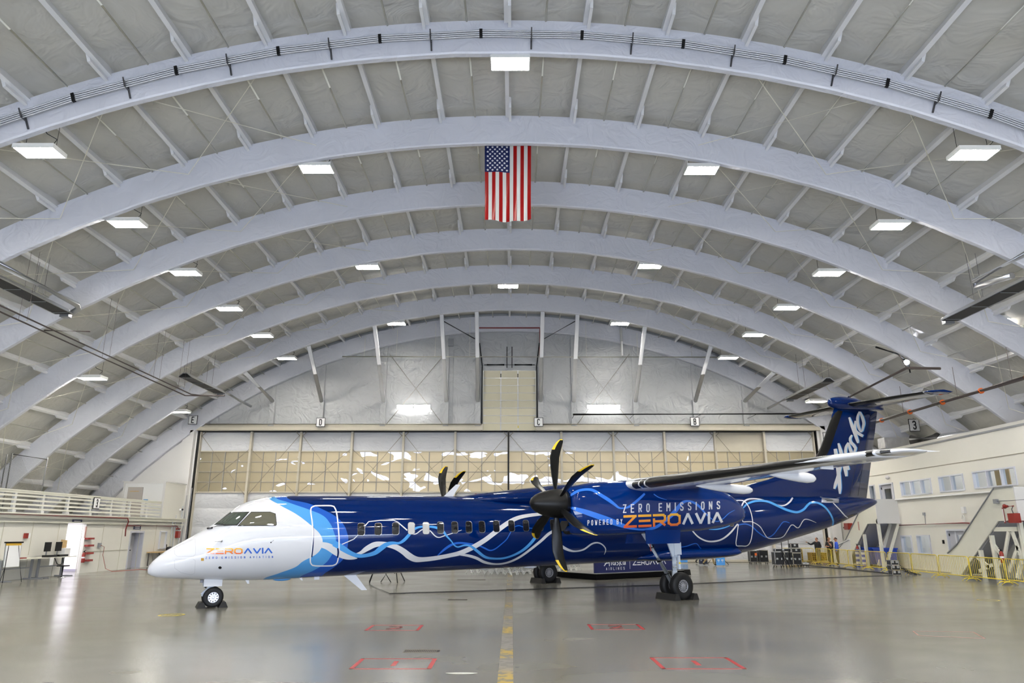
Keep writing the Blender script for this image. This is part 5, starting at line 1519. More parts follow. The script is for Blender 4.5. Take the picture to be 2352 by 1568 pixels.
# cabin room on the balcony
bx = thing('cabin_room', 'cream box room standing on the balcony at the left', 'room', (0, 0, 0))
q = MB(); q.box(-26.1, LX, 47.8, 50.75, 3.04, 5.4); q.build('walls', [M_CREAM], bx)
q = MB(); q.box(-26.1, LX - .04, 47.74, 47.8, 3.04, 5.38); q.build('front_panel', M_WHITE, bx)
q = MB(); q.box(-26.1, -26.0, 47.7, 47.739, 3.04, 5.3); q.box(LX - .12, LX + .02, 47.7, 47.739, 3.04, 5.3); q.box(-26.1, LX + .02, 47.7, 47.739, 5.3, 5.379); q.build('corner_trim', M_OFFW, bx)
q = MB(); q.box(-26.2, LX + .04, 47.7, 50.8, 5.38, 5.44); q.build('roof_panel', M_OFFW, bx)
q = MB(); q.box(-25.75, -24.75, 47.68, 47.74, 3.04, 5.05); dq = q.build('door', mat('taupe door', (0.40, 0.37, 0.35), .5), bx)
q = MB(); q.box(-25.6, -25.0, 47.66, 47.68, 4.75, 4.8); q.build('door_label', M_WOOD, dq)
q = MB(); q.box(-24.65, -24.35, 47.72, 47.74, 4.1, 4.25); q.build('notice', mat('notice blue', (0.1, 0.3, 0.6), .5), bx)
q = MB(); q.box(LX, LX + .12, 50.2, 50.4, 3.6, 3.72); q.ball((LX + .16, 50.3, 3.66), .07, 8, 6, 1); o = q.build('security_camera', [M_WHITE, M_BLACK]); tag(o, 'small white camera on the yellowish side of the box room', 'security camera')
# chain link enclosure on the balcony
cl = thing('chain_link_cage', 'galvanised chain link cage on the balcony at the left edge', 'fence', (0, 0, 0))
Pa = at_x(24, 1065, -24.6); Pb = at_x(107, 1064, -24.6)
ya, yb = float(Pa[1]), float(Pb[1])
for y, h in ((ya, 5.9), (ya - .35, 5.8), (yb, 5.95)):
    q = MB(); q.tube([(-24.6, y, 3.02), (-24.6, y, h)], .035, 8); q.build('post', M_GALV, cl)
q = MB(); q.tube([(-24.6, ya, 5.85), (-24.6, yb, 5.85)], .03, 8); q.build('top_rail', M_DGREY, cl)
mm_ = MB()
for i in range(60):
    for sg in (1, -1):
        y0 = ya - 2.6 + i * .1; 
        a = (-24.6, y0, 3.1); c = (-24.6, y0 + sg * 2.7, 5.8)
        t0 = (ya - 2.5 - y0) / (sg * 2.7); t1 = (yb - y0) / (sg * 2.7); lo, hi = sorted((t0, t1)); lo = max(lo, 0); hi = min(hi, 1)
        if hi > lo: mm_.tube([(-24.6, y0 + sg * 2.7 * lo, 3.1 + 2.7 * lo), (-24.6, y0 + sg * 2.7 * hi, 3.1 + 2.7 * hi)], .004, 3, 0, False)
mm_.build('wire_mesh', M_DGREY, cl, kind='stuff')
# small blue signs on the left wall and red brackets
for (px, py, lab) in ((177, 1196.5, 'small navy sign above the bright doorway'), (315, 1211, 'small navy sign above the grey door')):
    P = at_x(px, py, LX + .03); t = thing('wall_sign', lab, 'sign', P)
    q = MB(); q.box(0, .02, -.42, .42, -.11, .11); q.build('board', M_NAVYS, t)
    q = MB()
    for zz_ in ((0,) if px < 200 else (.045, -.045)): q.box(.02, .024, -.28, .28, zz_ - .02, zz_ + .02)
    q.build('lettering', M_OFFW, t)
for i, (px, py) in enumerate(((206, 1236.5), (205, 1252.5), (204, 1270), (202, 1286.5))):
    P = at_x(px, py, LX + .1); q = MB(); q.box(-.1, .1, -.3, .3, -.05, .05); o = q.build('red_bracket', M_RED, loc=P); tag(o, ('topmost', 'second highest', 'third highest', 'lowest')[i] + ' red bracket beside the bright doorway on the left wall', 'bracket', 'red wall brackets')
P = at_x(197, 1222, LX + .02); q = MB(); q.box(LX, LX + .02, P[1] - .06, P[1] + .06, P[2] - .3, P[2] + .3); o = q.build('wall_sign', MATS['faded red']); tag(o, 'narrow red vertical sign just right of the bright doorway', 'sign')
P = at_x(60, 1230, LX + .02); q = MB(); q.box(LX, LX + .12, P[1] - .16, P[1] + .02, P[2] - .12, P[2] + .12); q.box(LX, LX + .1, P[1] + .02, P[1] + .18, P[2] - .1, P[2] + .12, 1); o = q.build('wall_alarm', [M_RED, M_WHITE]); tag(o, 'red and white alarm on the left wall above the work table', 'alarm box')
q = MB(); P0 = at_x(229, 1251.5, LX + .06)
q.box(LX, LX + .1, P0[1] - .12, P0[1] + .12, P0[2] - .12, P0[2] + .12, 1)
pts = [(LX + .12, P0[1], P0[2]), (LX + .2, P0[1] + .25, P0[2] - .1), (LX + .15, P0[1] + .3, .9), (LX + .3, P0[1] + .5, .15), (LX + .8, 41.2, .012), (-22.0, 43.4, .012), (-21.4, 42.9, .012), (-19.5, 42.6, .012), (-16, 41.8, .012)]
q.tube([tuple(p) for p in pts], .014, 6); o = q.build('extension_cord', [mat('cord red', (0.32, 0.06, 0.04), .5), M_GREY]); tag(o, 'thin red cord dropping from a grey wall socket on the left and along the floor', 'cord')
# ================================================================== CEILING HARDWARE
# conduits strapped along the nearest arch
seg_a = 3.32 / 40.7
NB = 13
for j in range(4):
    R_ = 40.62 + j * .075; q = MB()
    q.tube([arc(R_, (i - .25) * seg_a, RIBY[4] - .22) for i in range(-NB, NB + 1)], .026, 6)
    o = q.build('conduit', M_GALV); tag(o, ('lowest', 'second lowest', 'second highest', 'topmost')[j] + ' of four conduits along the nearest arch', 'conduit', 'conduits along the nearest arch')
    for i in range(-8, 9):
        q = MB(); a = (i - .25) * seg_a; q.bar(arc(R_ - .04, a, RIBY[4] - .22), arc(R_ + .04, a, RIBY[4] - .22), .1, .09, up=(0, 1, 0)); q.build('coupling', M_BLACK, o)
rep = None
for i in range(-8, 9):
    a = (i + .25) * seg_a; q = MB(); rad = V(math.sin(a), 0, math.cos(a))
    p = arc(40.28, a, RIBY[4] - .03); q.bar(p, arc(40.92, a, RIBY[4] - .03), .05, .04, up=(0, 1, 0)); q.bar(arc(40.6, a, RIBY[4] - .28), arc(40.92, a, RIBY[4] - .28), .04, .03, up=(0, 1, 0)); q.bar(arc(40.58, a, RIBY[4]), arc(40.58, a, RIBY[4] - .3), .04, .04)
    o = q.build('conduit_bracket', M_DGREY); tag(o, 'small dark bracket holding the conduits on the nearest arch', 'bracket', 'brackets of the conduit bundle')


def heater(x, z, y0, y1, side, lab):
    t = thing('tube_heater', lab, 'heater', (x, y0, z)); Lh = y1 - y0
    q = MB(); q.prism([(-.42, 0, -.06), (-.12, 0, .2), (.12, 0, .2), (.42, 0, -.06), (.40, 0, -.08), (.1, 0, .16), (-.1, 0, .16), (-.40, 0, -.08)], (0, Lh, 0)); q.build('reflector', M_GALV, t)
    q = MB(); q.prism([(-.36, .01, -.07), (-.1, .01, .14), (.1, .01, .14), (.36, .01, -.07)], (0, Lh - .02, 0)); q.build('reflector_inside', M_BLACK, t)
    for s_ in (-.17, .17):
        q = MB(); q.tube([(s_, .1, -.02), (s_, Lh - .1, -.02)], .05, 8); q.build('burner_tube', M_DGREY, t)
    k = int(Lh // 1.6)
    for i in range(k + 1): q = MB(); q.bar((-.36, .3 + i * (Lh - .6) / k, -.09), (.36, .3 + i * (Lh - .6) / k, -.09), .03, .02); q.build('cross_strap', M_GREY, t)
    for i in range(k + 1):
        if i % 2 == 0:
            yy = .3 + i * (Lh - .6) / k
            for s_ in (-.2, .2):
                q = MB(); q.tube([(s_, yy, .2), (s_, yy, max(.4, arc_z(x + s_) - z - .2))], .01, 4); q.build('hanger_cable', M_DGREY, t)
    q = MB(); q.box(-.2, .2, Lh - .02, Lh + .25, -.18, .14); q.build('burner_box', M_GREY, t)
    return t


h1 = heater(-20, 11.6, 24.5, 29.7, -1, 'long black tube heater with a shiny flue at the left edge under the roof')
q = MB(); q.tube([(.62, 0, .32), (.62, 5.0, .32), (.6, 5.2, .2), (.3, 5.25, .0)], .13, 14); q.build('flue_pipe', M_GALV, h1)
h2 = heater(-20, 11.35, 41.6, 47.0, -1, 'small far tube heater on the left near sign E')
q = MB(); q.tube([(.45, 5.3, .0), (.55, 7.4, -.15), (.6, 9.6, -.2)], .09, 12); q.build('flue_pipe', M_GALV, h2)
h3 = heater(19.3, 11.2, 23.5, 29.4, 1, 'long black tube heater at the right edge under the roof')
q = MB(); q.tube([(-.55, 0, .75), (-.6, 3.0, .75), (-.4, 3.3, .6), (-.2, 1.5, .4)], .12, 14); q.build('flue_pipe', M_GALV, h3)
h4 = heater(19.3, 11.05, 41.6, 47.6, 1, 'small far tube heater on the right above the tail')
q = MB(); q.tube([(-.3, 6.1, .0), (-.45, 7.6, -.1), (-.5, 9.0, -.15)], .09, 12); q.build('flue_pipe', M_GALV, h4)
for dx, dz, lab in ((0, 0, 'lower of two thin brown gas pipes slanting across the left side'), (.35, .08, 'upper of two thin brown gas pipes slanting across the left side')):
    q = MB(); q.tube([(-20 + dx, 20, 10.55 + dz), (-20 + dx, 42.0, 10.2 + dz), (-19.3 + dx, 42.05, 10.2), (-17.9, 47 if dx == 0 else 42.1, 10.9 if dx == 0 else 10.2)][:3] + [(-17.6, 42.05, 10.2)], .04, 6)
    for y in (27, 33, 38, 41): q.tube([(-20 + dx, y, 10.4), (-20 + dx, y, arc_z(-20) - .2)], .008, 4)
    o = q.build('gas_pipe', M_BROWN); tag(o, lab, 'pipe', None)
q = MB(); q.tube([(-18.2, 28.9, 10.5), (-20.2, 28.9, 10.55)], .03, 6); o = q.build('gas_pipe', M_BROWN); tag(o, 'short dark branch pipe under the near left heater', 'pipe')
# sprinkler main on the end wall, red frame, hose pipe
q = MB(); q.tube([(-13.2, 52.6, 15.3), (16.2, 52.6, 15.25)], .045, 8)
for x in (-11.5, -9, -6, -3.3, 5.8, 8.5, 9.8, 14): q.tube([(x, 52.6, 15.3), (x, 52.6, arc_z(x) - .2)], .012, 4)
o = q.build('sprinkler_pipe', M_PIPEW); tag(o, 'thin ivory sprinkler pipe running across the end wall', 'pipe')
q = MB(); q.tube([(8.55, 52.3, 15.3), (8.55, 52.3, 17.6)], .07, 8); o = q.build('vertical_pipe', M_WHITE); tag(o, 'short white vertical pipe below the right small lamp on the end wall', 'pipe')
q = MB(); q.tube([(-2.72, 52.7, 15.4), (-2.72, 52.7, 17.65), (2.18, 52.7, 17.65), (2.18, 52.7, 15.4)], .06, 8); o = q.build('red_pipe_frame', M_REDD); tag(o, 'dark red pipe forming a frame above the tall tail door', 'pipe')
for s_, lab in ((-1, 'left'), (1, 'right')):
    q = MB(); q.tube([(-.2 + s_ * 5.1, 50.5, 17.6), (-.2 + s_ * 2.4, 52.8, 16.6)], .04, 6); o = q.build('stay_rod', M_DGREY); tag(o, lab + ' dark stay rod slanting to the top of the tail door', 'rod')
q = MB(); q.box(-5.0, -4.6, 52.75, 52.9, 16.2, 16.8); q.tube([(-4.55, 52.85, 9.98), (-4.55, 52.85, 15.9), (-4.2, 52.8, 16.0)], .02, 5); o = q.build('electrical_cabinet', M_GREY); tag(o, 'small grey cabinet with a conduit left of the tail door', 'electrical cabinet')
# long brown fire pipes on the right
q = MB(); q.tube([(4.5, 51.0, 10.5), (21.3, 51.0, 10.55)], .07, 8)
for x in (4.6, 9, 13.9, 18): q.tube([(x, 51.0, 10.5), (x, 52.9, 10.5)], .02, 4)
o = q.build('gas_pipe', M_BLACK); tag(o, 'long thin black pipe running level in front of signs B and C', 'pipe')
A_ = at_x(1865, 955, 20.3); B_ = at_x(2082, 845, 20.3)
q = MB(); q.tube([A_, B_, B_ + V(1.8, .1, 0)], .07, 8); q.tube([B_ + V(0, 0, 0), B_ + V(-.1, .3, .8)], .03, 5); o = q.build('fire_pipe', M_BROWN); tag(o, 'brown pipe rising behind the tail to the spotlight', 'pipe')
A_ = at_x(2015, 968, 22.5); B_ = at_x(2352, 868, 22.5); d_ = unit(B_ - A_)
q = MB(); q.tube([A_ - d_ * 3, B_ + d_ * 3], .12, 10)
for t_ in np.arange(.5, 16, 3.1): q.tube([A_ + d_ * t_, A_ + d_ * (t_ + .08)], .14, 10, 1)
for t_ in (3, 8, 12): q.tube([A_ + d_ * t_, A_ + d_ * t_ + V(0, 0, 1.6)], .015, 4)
o = q.build('fire_pipe', [M_BROWN, M_ORANGE]); tag(o, 'thick brown pipe with orange clamps rising from the tail to the right edge', 'pipe')
P = at_y(2081, 832, 38.5)
t = thing('spotlight', 'small bright spotlight on a black bracket above the tail', 'lamp', P)
q = MB(); q.lathe([(.001, -.12), (.1, -.1), (.17, .08)], (0, 0, 0), (-.2, -1, -.25), 14, caps=True); q.build('housing', M_BLACK, t)
q = MB(); q.ball((-.02, -.1, -.02), .14, 12, 8); q.build('bulb', mat('spot bulb', (1, 1, 1), .3, emit=(.85, .88, 1.0), es=120), t)
q = MB(); q.tube([(-1.6, 0, .9), (-.4, 0, .5), (0, 0, .1)], .05, 6); q.tube([(.4, 0, .8), (.1, 0, .1), (.15, 0, -.6)], .04, 6); q.build('bracket', M_BLACK, t)

# flag ---------------------------------------------------------------------------------
FY = 25.95; TL = at_y(1114.5, 333, FY); BR = at_y(1220.5, 503, FY)
fw, fh = BR[0] - TL[0], TL[2] - BR[2]
fl_ = thing('flag', 'large american flag hanging vertically from the second arch', 'flag', (TL[0], FY, TL[2]))


def flag_pt(u, v, off=0.0):
    return V(u * fw + .03 * math.sin(3 * v + 2) * (u - .5), .05 * math.sin(u * 14 + v * 2) * (.3 + v) + .12 * v * math.sin(u * 3) - off, -v * fh - .06 * math.sin(PI * u) * v)


RF, WF_, BF_ = mat('flag red', (0.30, 0.004, 0.004), .3, spec=.35), mat('flag white', (0.60, 0.60, 0.57), .35, spec=.35), mat('flag blue', (0.006, 0.012, 0.075), .4, spec=.3)
q = MB(); nu, nv = 52, 40
vs = [flag_pt(i / nu, j / nv) for i in range(nu + 1) for j in range(nv + 1)]
q.add(vs, [], 0)
for i in range(nu):
    for j in range(nv):
        # seven red and six white stripes; red on both outer edges
        q.f.append([i * (nv + 1) + j, (i + 1) * (nv + 1) + j, (i + 1) * (nv + 1) + j + 1, i * (nv + 1) + j + 1]); q.m.append((i // 4) % 2); q.s.append(True)
q.build('striped_cloth', [RF, WF_], fl_)
q = MB(); cu, cv = 7 / 13, .365; n_ = 16
q.add([flag_pt(-.003 + (cu + .003) * i / n_, cv * j / n_, .012) for i in range(n_ + 1) for j in range(n_ + 1)], [(i * (n_ + 1) + j, (i + 1) * (n_ + 1) + j, (i + 1) * (n_ + 1) + j + 1, i * (n_ + 1) + j + 1) for i in range(n_) for j in range(n_)], 0, True)
for r_ in range(11):
    for c_ in range(5 if r_ % 2 == 0 else 4):
        u = (.115 + c_ * .1925 + (0 if r_ % 2 == 0 else .096)) * cu; v = (.085 + r_ * .084) * cv
        if r_ > 10: continue
        pts = [flag_pt(u, v, .02)]
        for k in range(10):
            a = PI / 2 + PI * k / 5; rr = .062 if k % 2 == 0 else .026
            pts.append(flag_pt(u + rr * math.cos(a) / fw, v - rr * math.sin(a) / fh, .02))
        q.add(pts, [(0, 1 + k, 1 + (k + 1) % 10) for k in range(10)], 1)
q.build('star_field', [BF_, M_WHITE], fl_)
q = MB(); q.tube([(0, 0, .04), (fw, 0, .04)], .02, 6); q.tube([(.02, 0, .04), (.02, 0, .45)], .006, 4); q.tube([(fw - .02, 0, .04), (fw - .02, 0, .45)], .006, 4); q.build('hanging_rod', M_WHITE, fl_)

# grid letter signs -----------------------------------------------------------------------


def letter_sign(ch, px, py, plane_y, w, h, lab, rot=0.0, loc=None, cw=.5):
    P = at_y(px, py, plane_y) if loc is None else V(*loc)
    t = thing('letter_sign' if ch.isalpha() else 'number_sign', lab, 'sign', P, rot)
    q = MB(); q.box(-w / 2, w / 2, 0, .03, -h / 2, h / 2); q.build('frame', M_BLACK, t)
    q = MB(); e = .035; q.box(-w / 2 + e, w / 2 - e, -.012, 0, -h / 2 + e, h / 2 - e); q.build('board', M_WHITE, t)
    q = MB(); g = h * .36; f_ = quad_fn((-g * .42, -.02, g), (g * .42, -.02, g), (g * .42, -.02, -g), (-g * .42, -.02, -g))
    text(q, ch, f_, cw=.42, sw=.13, seg=3); q.build('lettering', M_BLACK, t)
    return t


for ch, px, py, side in (('E', 443, 964, 'white board with black letter E left of the big door'), ('D', 736.5, 969.5, 'white board with black letter D above the big door'),
                         ('C', 1237, 969, 'white board with black letter C right of the tail door'), ('B', 1596, 968, 'white board with black letter B above the right half of the big door'),
                         ('A', 1901, 1003, 'white board with black letter A half hidden by the tail fin')):
    letter_sign(ch, px, py, 52.55 if ch != 'A' else 52.7, .68, .68, side)
t = letter_sign('3', 2100, 976, 45.0, .68, .8, 'white board with black number 3 hanging under the roof on the right')
q = MB(); q.tube([(0, .02, .4), (0, .02, 1.0)], .01, 4); q.build('hanger_cable', M_DGREY, t)
P = at_x(222.3, 1155.3, LX + .06); letter_sign('3', 0, 0, 0, .62, .62, 'white board with black number 3 on the balcony railing', PI / 2, P)

# ================================================================== FLOOR MARKINGS
M_RTAPE = mat('red floor paint', (0.36, 0.03, 0.03), .35)
zt = .004


def mark_box(x0, x1, y0, y1, digit, lab):
    w = .055; q = MB()
    for a, c, d_, e in ((x0, x0 + w * 1.3, y0, y1), (x1 - w * 1.3, x1, y0, y1), (x0, x1, y0, y0 + w * .6), (x0, x1, y1 - w * .6, y1)): q.box(a, c, d_, e, .001, zt)
    cx, cy = (x0 + x1) / 2, (y0 + y1) / 2
    if digit == '1': q.box(cx - .04, cx + .04, cy - .2, cy + .22, .001, zt)
    else:
        f_ = quad_fn((cx - .17, cy + .26, zt), (cx + .17, cy + .26, zt), (cx + .17, cy - .26, zt), (cx - .17, cy - .26, zt)); text(q, '2', f_, cw=.7, sw=.12, seg=3)
    o = q.build('floor_marking', M_RTAPE); tag(o, lab, 'floor marking')


mark_box(-2.68, -1.33, 12.45, 13.42, '1', 'red box with number 1 painted on the floor, left of the centre line, nearest')
mark_box(2.46, 3.86, 12.45, 13.52, '1', 'red box with number 1 painted on the floor, right of the centre line, nearest')
mark_box(-3.37, -2.13, 17.05, 18.0, '2', 'red box with number 2 painted on the floor, left of the centre line')
mark_box(1.82, 3.07, 17.2, 18.15, '2', 'red box with number 2 painted on the floor, right of the centre line')
ml = bpy.data.materials.new('worn centre line'); ml.use_nodes = True; nt = ml.node_tree; N = nt.nodes; L = nt.links; b = N['Principled BSDF']; tc = N.new('ShaderNodeTexCoord')
n1 = nz(5.5, (1, 1, 1), 6, .3); n0 = nz(.55, (0.2, 1, 1), 2, 0)
c_ = mixc(ramp(n0.outputs['Fac'], [(0.50, (0, 0, 0)), (0.56, (1, 1, 1))]).outputs[0], (0.24, 0.23, 0.21), (0.42, 0.30, 0.06))
L.new(mixc(ramp(n1.outputs['Fac'], [(0.48, (0, 0, 0)), (0.54, (1, 1, 1))]).outputs[0], c_, (0.16, 0.15, 0.13)), b.inputs['Base Color']); b.inputs['Roughness'].default_value = .3
q = MB(); q.box(-.22, .02, 9.5, 40, .0005, .003); o = q.build('floor_marking', ml); tag(o, 'long worn yellow and grey centre line running under the airplane', 'floor marking')


def drain(cx, cy, w, d_, lab):
    t = thing('floor_drain', lab, 'drain', (cx, cy, 0))
    q = MB(); q.box(-w / 2, w / 2, -d_ / 2, d_ / 2, .001, .004); q.build('recess', M_BLACK, t)
    q = MB(); n_ = int(w / .035)
    for i in range(n_): q.box(-w / 2 + i * .035, -w / 2 + i * .035 + .015, -d_ / 2, d_ / 2, .004, .008)
    q.box(-w / 2 - .015, w / 2 + .015, -d_ / 2 - .015, -d_ / 2, .002, .009); q.box(-w / 2 - .015, w / 2 + .015, d_ / 2, d_ / 2 + .015, .002, .009)
    q.build('grate', mat('drain bar', (0.12, 0.10, 0.08), .5), t)


drain(-1.70, 14.2, .66, .26, 'steel grate drain in the floor above the nearest left red box')
drain(-1.8, 24.46, .62, .2, 'small steel drain cover in the floor under the airplane nose section')
drain(-1.9, 34.3, 1.3, .22, 'long narrow drain in the floor in front of the folding chairs')
P = floor_pt(394, 1412)
q = MB(); 
for (r0, r1) in ((.26, .34),):
    q.add([(P[0] + r * math.cos(2 * PI * i / 40), P[1] + r * 1.0 * math.sin(2 * PI * i / 40), .004) for i in range(40) for r in (r0, r1)], [(2 * i, 2 * i + 1, 2 * ((i + 1) % 40) + 1, 2 * ((i + 1) % 40)) for i in range(40)])
q.box(P[0] - .2, P[0] + .2, P[1] - .05, P[1] + .06, .001, .004)
o = q.build('floor_marking', mat('yellow floor paint', (0.5, 0.38, 0.04), .35)); tag(o, 'faded yellow ring painted on the floor in front of the nose', 'floor marking')
P = floor_pt(2270, 1378); q = MB(); q.add([(P[0] + r * math.cos(2 * PI * i / 40), P[1] + r * math.sin(2 * PI * i / 40), .004) for i in range(40) for r in (.28, .34)], [(2 * i, 2 * i + 1, 2 * ((i + 1) % 40) + 1, 2 * ((i + 1) % 40)) for i in range(40)])
o = q.build('floor_marking', MATS['yellow floor paint']); tag(o, 'thin yellow ring painted on the floor at the right', 'floor marking')
q = MB(); a, c = floor_pt(2097, 1449), floor_pt(2235, 1451); d_, e = floor_pt(2110, 1459), floor_pt(2262, 1466)
for s_, t_ in ((a, c), (d_, e), (a, d_), (c, e)): q.bar(s_ + V(0, 0, .002), t_ + V(0, 0, .002), .035, .003)
o = q.build('floor_marking', mat('faded red floor paint', (0.33, 0.17, 0.14), .35)); tag(o, 'faded red outline on the floor at the far right', 'floor marking')
q = MB(); P = floor_pt(1060, 1546); q.add([(P[0] + .25 * math.cos(t_) * (1 + .1 * math.sin(3 * t_)), P[1] + .07 * math.sin(t_), .003) for t_ in [2 * PI * i / 24 for i in range(24)]], [tuple(range(24))]); o = q.build('floor_patch', mat('pale filler', (0.5, 0.5, 0.48), .4)); tag(o, 'pale filled patch in the floor right of the nearest left red box', 'floor patch')
# cables on the floor
M_CAB = mat('black cable', (0.02, 0.02, 0.022), .5)


def cable(pts, r, lab, nm='cable'):
    q = MB(); P = spline([(*p, r) for p in pts], .6); q.tube([(p[0], p[1], r) for p in P], r, 5); o = q.build(nm, M_CAB); tag(o, lab, 'cable')


q = MB(); q.tube([(-5.86, 30.57, .02), (-4.41, 26.61, .02), (1.16, 28.77, .02), (6.96, 31.06, .02), (13.23, 34.66, .02), (19.4, 37.4, .02)], .015, 5); o = q.build('cable', M_CAB); tag(o, 'long black cable lying straight across the floor under the airplane', 'cable')
cable([(20.06, 38.6), (19.9, 42), (19.6, 46), (19.3, 49.6)], .028, 'thick black cable on the floor from the stacked cases towards the three men')
cable([(17.2, 45.0), (18.5, 45.3), (20.6, 45.1)], .014, 'thin black cable on the floor running from the tripods under the barriers')

# ================================================================== STAGE AREA
st_ = thing('stage_platform', 'low black stage platform behind the near main wheels', 'stage', (0, 0, 0))
A3, B3, C3 = V(2.17, 36.28, 0), V(3.91, 34.05, 0), V(8.77, 37.33, 0); D3 = A3 + (C3 - B3)
q = MB(); q.prism([A3 + V(0, 0, .02), B3 + V(0, 0, .02), C3 + V(0, 0, .02), D3 + V(0, 0, .02)], (0, 0, .24)); q.build('skirt', mat('black skirt', (0.003, 0.003, 0.003), .9, spec=.1), st_)
q = MB(); q.prism([A3 + V(0, 0, .26), B3 + V(0, 0, .26), C3 + V(0, 0, .26), D3 + V(0, 0, .26)], (0, 0, .02)); q.build('deck', mat('stage deck', (0.2, 0.2, 0.19), .5), st_)
u_ = unit(C3 - B3); n_ = V(u_[1], -u_[0], 0)
bn = thing('stage_banner', 'navy banner with white lettering standing on the black stage', 'banner', (0, 0, 0))
b0, b1 = B3 + u_ * .15 - n_ * .25, B3 + u_ * 5.5 - n_ * .25
q = MB(); q.prism([b0 + V(0, 0, .29), b1 + V(0, 0, .29), b1 + V(0, 0, 2.2), b0 + V(0, 0, 2.2)], -n_ * .1); q.build('board', mat('banner navy', (0.008, 0.014, 0.09), .45), bn)
bl = np.linalg.norm(b1 - b0)


def ban(u0, u1, z1, z0):
    f = lambda u, z: b0 + u_ * bl * u + n_ * .01 + V(0, 0, z)
    return quad_fn(f(u0, z1), f(u1, z1), f(u1, z0), f(u0, z0))


q = MB(); text(q, 'AIRLINES', ban(.125, .35, .53, .40), cw=.6, gap=.6, sw=.14, seg=3); q.build('lettering', M_WHITE, bn)
q = MB(); text(q, 'zero', ban(.45, .66, .84, .58), cw=1.15, gap=.13, sw=.17, seg=3); text(q, 'avia', ban(.665, .88, .84, .58), cw=1.0, gap=-.03, sw=.17, seg=3); q.build('lettering', M_WHITE, bn)
q = MB(); f_ = ban(.412, .416, 1.05, .42); q.face([f_(0, 0), f_(1, 0), f_(1, 1), f_(0, 1)]); q.build('divider_line', M_WHITE, bn)
q = MB(); f_ = ban(.10, .36, .98, .60)   # script wordmark
SCR = [[(.02, 1), (.16, .5), (.24, 0), (.25, .55), (.26, 1.05)], [(.05, .75), (.28, .6)], [(.36, .05), (.35, .95)], [(.5, .5), (.43, .6), (.43, .85), (.49, .92), (.53, .55), (.54, .95)], [(.66, .48), (.6, .55), (.67, .72), (.65, .9), (.59, .95)], [(.76, .05), (.73, 1.05)], [(.84, .45), (.75, .7), (.85, .95)], [(.97, .5), (.9, .6), (.9, .85), (.95, .92), (.99, .55), (1.0, .95)]]
for pl_ in SCR:
    P = spline([(x, y, 0) for x, y in pl_], .05); vs = []
    for i, p in enumerate(P):
        d_ = unit((P[min(i + 1, len(P) - 1)] - P[max(i - 1, 0)])[:2] * V(2.8, 1)); nn = V(-d_[1] / 2.8, d_[0]) * .05
        vs += [f_(p[0] - nn[0], p[1] - nn[1]), f_(p[0] + nn[0], p[1] + nn[1])]
    q.add(vs, [(2 * i, 2 * i + 1, 2 * i + 3, 2 * i + 2) for i in range(len(P) - 1)])
q.build('lettering', M_WHITE, bn)
q = MB(); q.prism([C3 + n_ * .0 + V(0, 0, .02), C3 + u_ * .5 + V(0, 0, .02), C3 + u_ * .45 + V(0, 0, .3), C3 + V(0, 0, .3)], -n_ * .8); o = q.build('stage_step', M_BLACK); tag(o, 'black step at the right end of the stage behind the near wheels', 'step')

# folding chairs ---------------------------------------------------------------------
M_CHW = mat('white chair plastic', (0.68, 0.68, 0.66), .4)


def make_chair():
    t = thing('folding_chair', 'white slatted folding chair in the audience rows behind the airplane', 'chair', (0, 0, 0), 0, 'white folding chairs in rows')
    q = MB(); q.box(-.2, .2, -.2, .2, .43, .46); q.build('seat', M_CHW, t)
    q = MB(); q.prism([(-.19, .235, .62), (.19, .235, .62), (.19, .27, .82), (-.19, .27, .82)], (0, .02, 0)); q.build('backrest', M_CHW, t)
    for sx in (-.21, .21):
        q = MB(); q.bar((sx, -.22, 0), (sx, .27, .84), .03, .035); q.build('leg', M_CHW, t)
        q = MB(); q.bar((sx * .88, .26, 0), (sx * .88, -.16, .45), .03, .03); q.build('leg', M_CHW, t)
    q = MB(); q.bar((-.2, -.13, .16), (.2, -.13, .16), .025, .025); q.bar((-.18, .2, .12), (.18, .2, .12), .025, .025); q.build('stretcher', M_CHW, t)
    return t


ch0 = make_chair(); rows = []
u2 = unit(V(.66, .75, 0)); w2 = unit(V(-.75, .66, 0)); o2 = V(-.05, 38.0, 0); rz2 = math.atan2(u2[1], u2[0])
for r_ in range(4):
    for c_ in range(12):
        rows.append(o2 + u2 * (.52 * c_) + w2 * (.95 * r_))
for i, P in enumerate(rows):
    if i == 0: ch0.location = P; ch0.rotation_euler = (0, 0, rz2)
    else: dup(ch0, P, rz2)

# small stanchion signs -----------------------------------------------------------------
for px, y, col_, lab in ((1570, 51.0, (0.06, 0.3, 0.75), 'light blue floor sign just right of the stage'), (1615, 48.6, (0.01, 0.015, 0.04), 'dark navy floor sign between the walking legs'), (1655, 46.6, (0.06, 0.3, 0.75), 'light blue floor sign standing right of the walking legs')):
    P = at_y(px, 1290, y); t = thing('floor_sign', lab, 'sign', (P[0], y, 0))
    q = MB(); q.box(-.28, .28, -.01, .01, .1, 1.05); q.build('board', mat('sign ' + str(col_), col_, .4), t)
    q = MB(); q.box(-.3, .3, -.14, .14, 0, .02); q.bar((-.26, .02, .02), (-.26, .02, 1.0), .02, .02); q.bar((.26, .02, .02), (.26, .02, 1.0), .02, .02); q.build('stand', M_GREY, t)
    q = MB()
    for cx in (-.12, .12): q.face([(cx - .07, -.012, .38), (cx + .07, -.012, .38), (cx + .07, -.012, .44), (cx - .07, -.012, .44)]); q.face([(cx - .04, -.012, .3), (cx + .04, -.012, .3), (cx + .04, -.012, .33), (cx - .04, -.012, .33)])
    q.build('lettering', M_WHITE, t)

# tripods --------------------------------------------------------------------------------


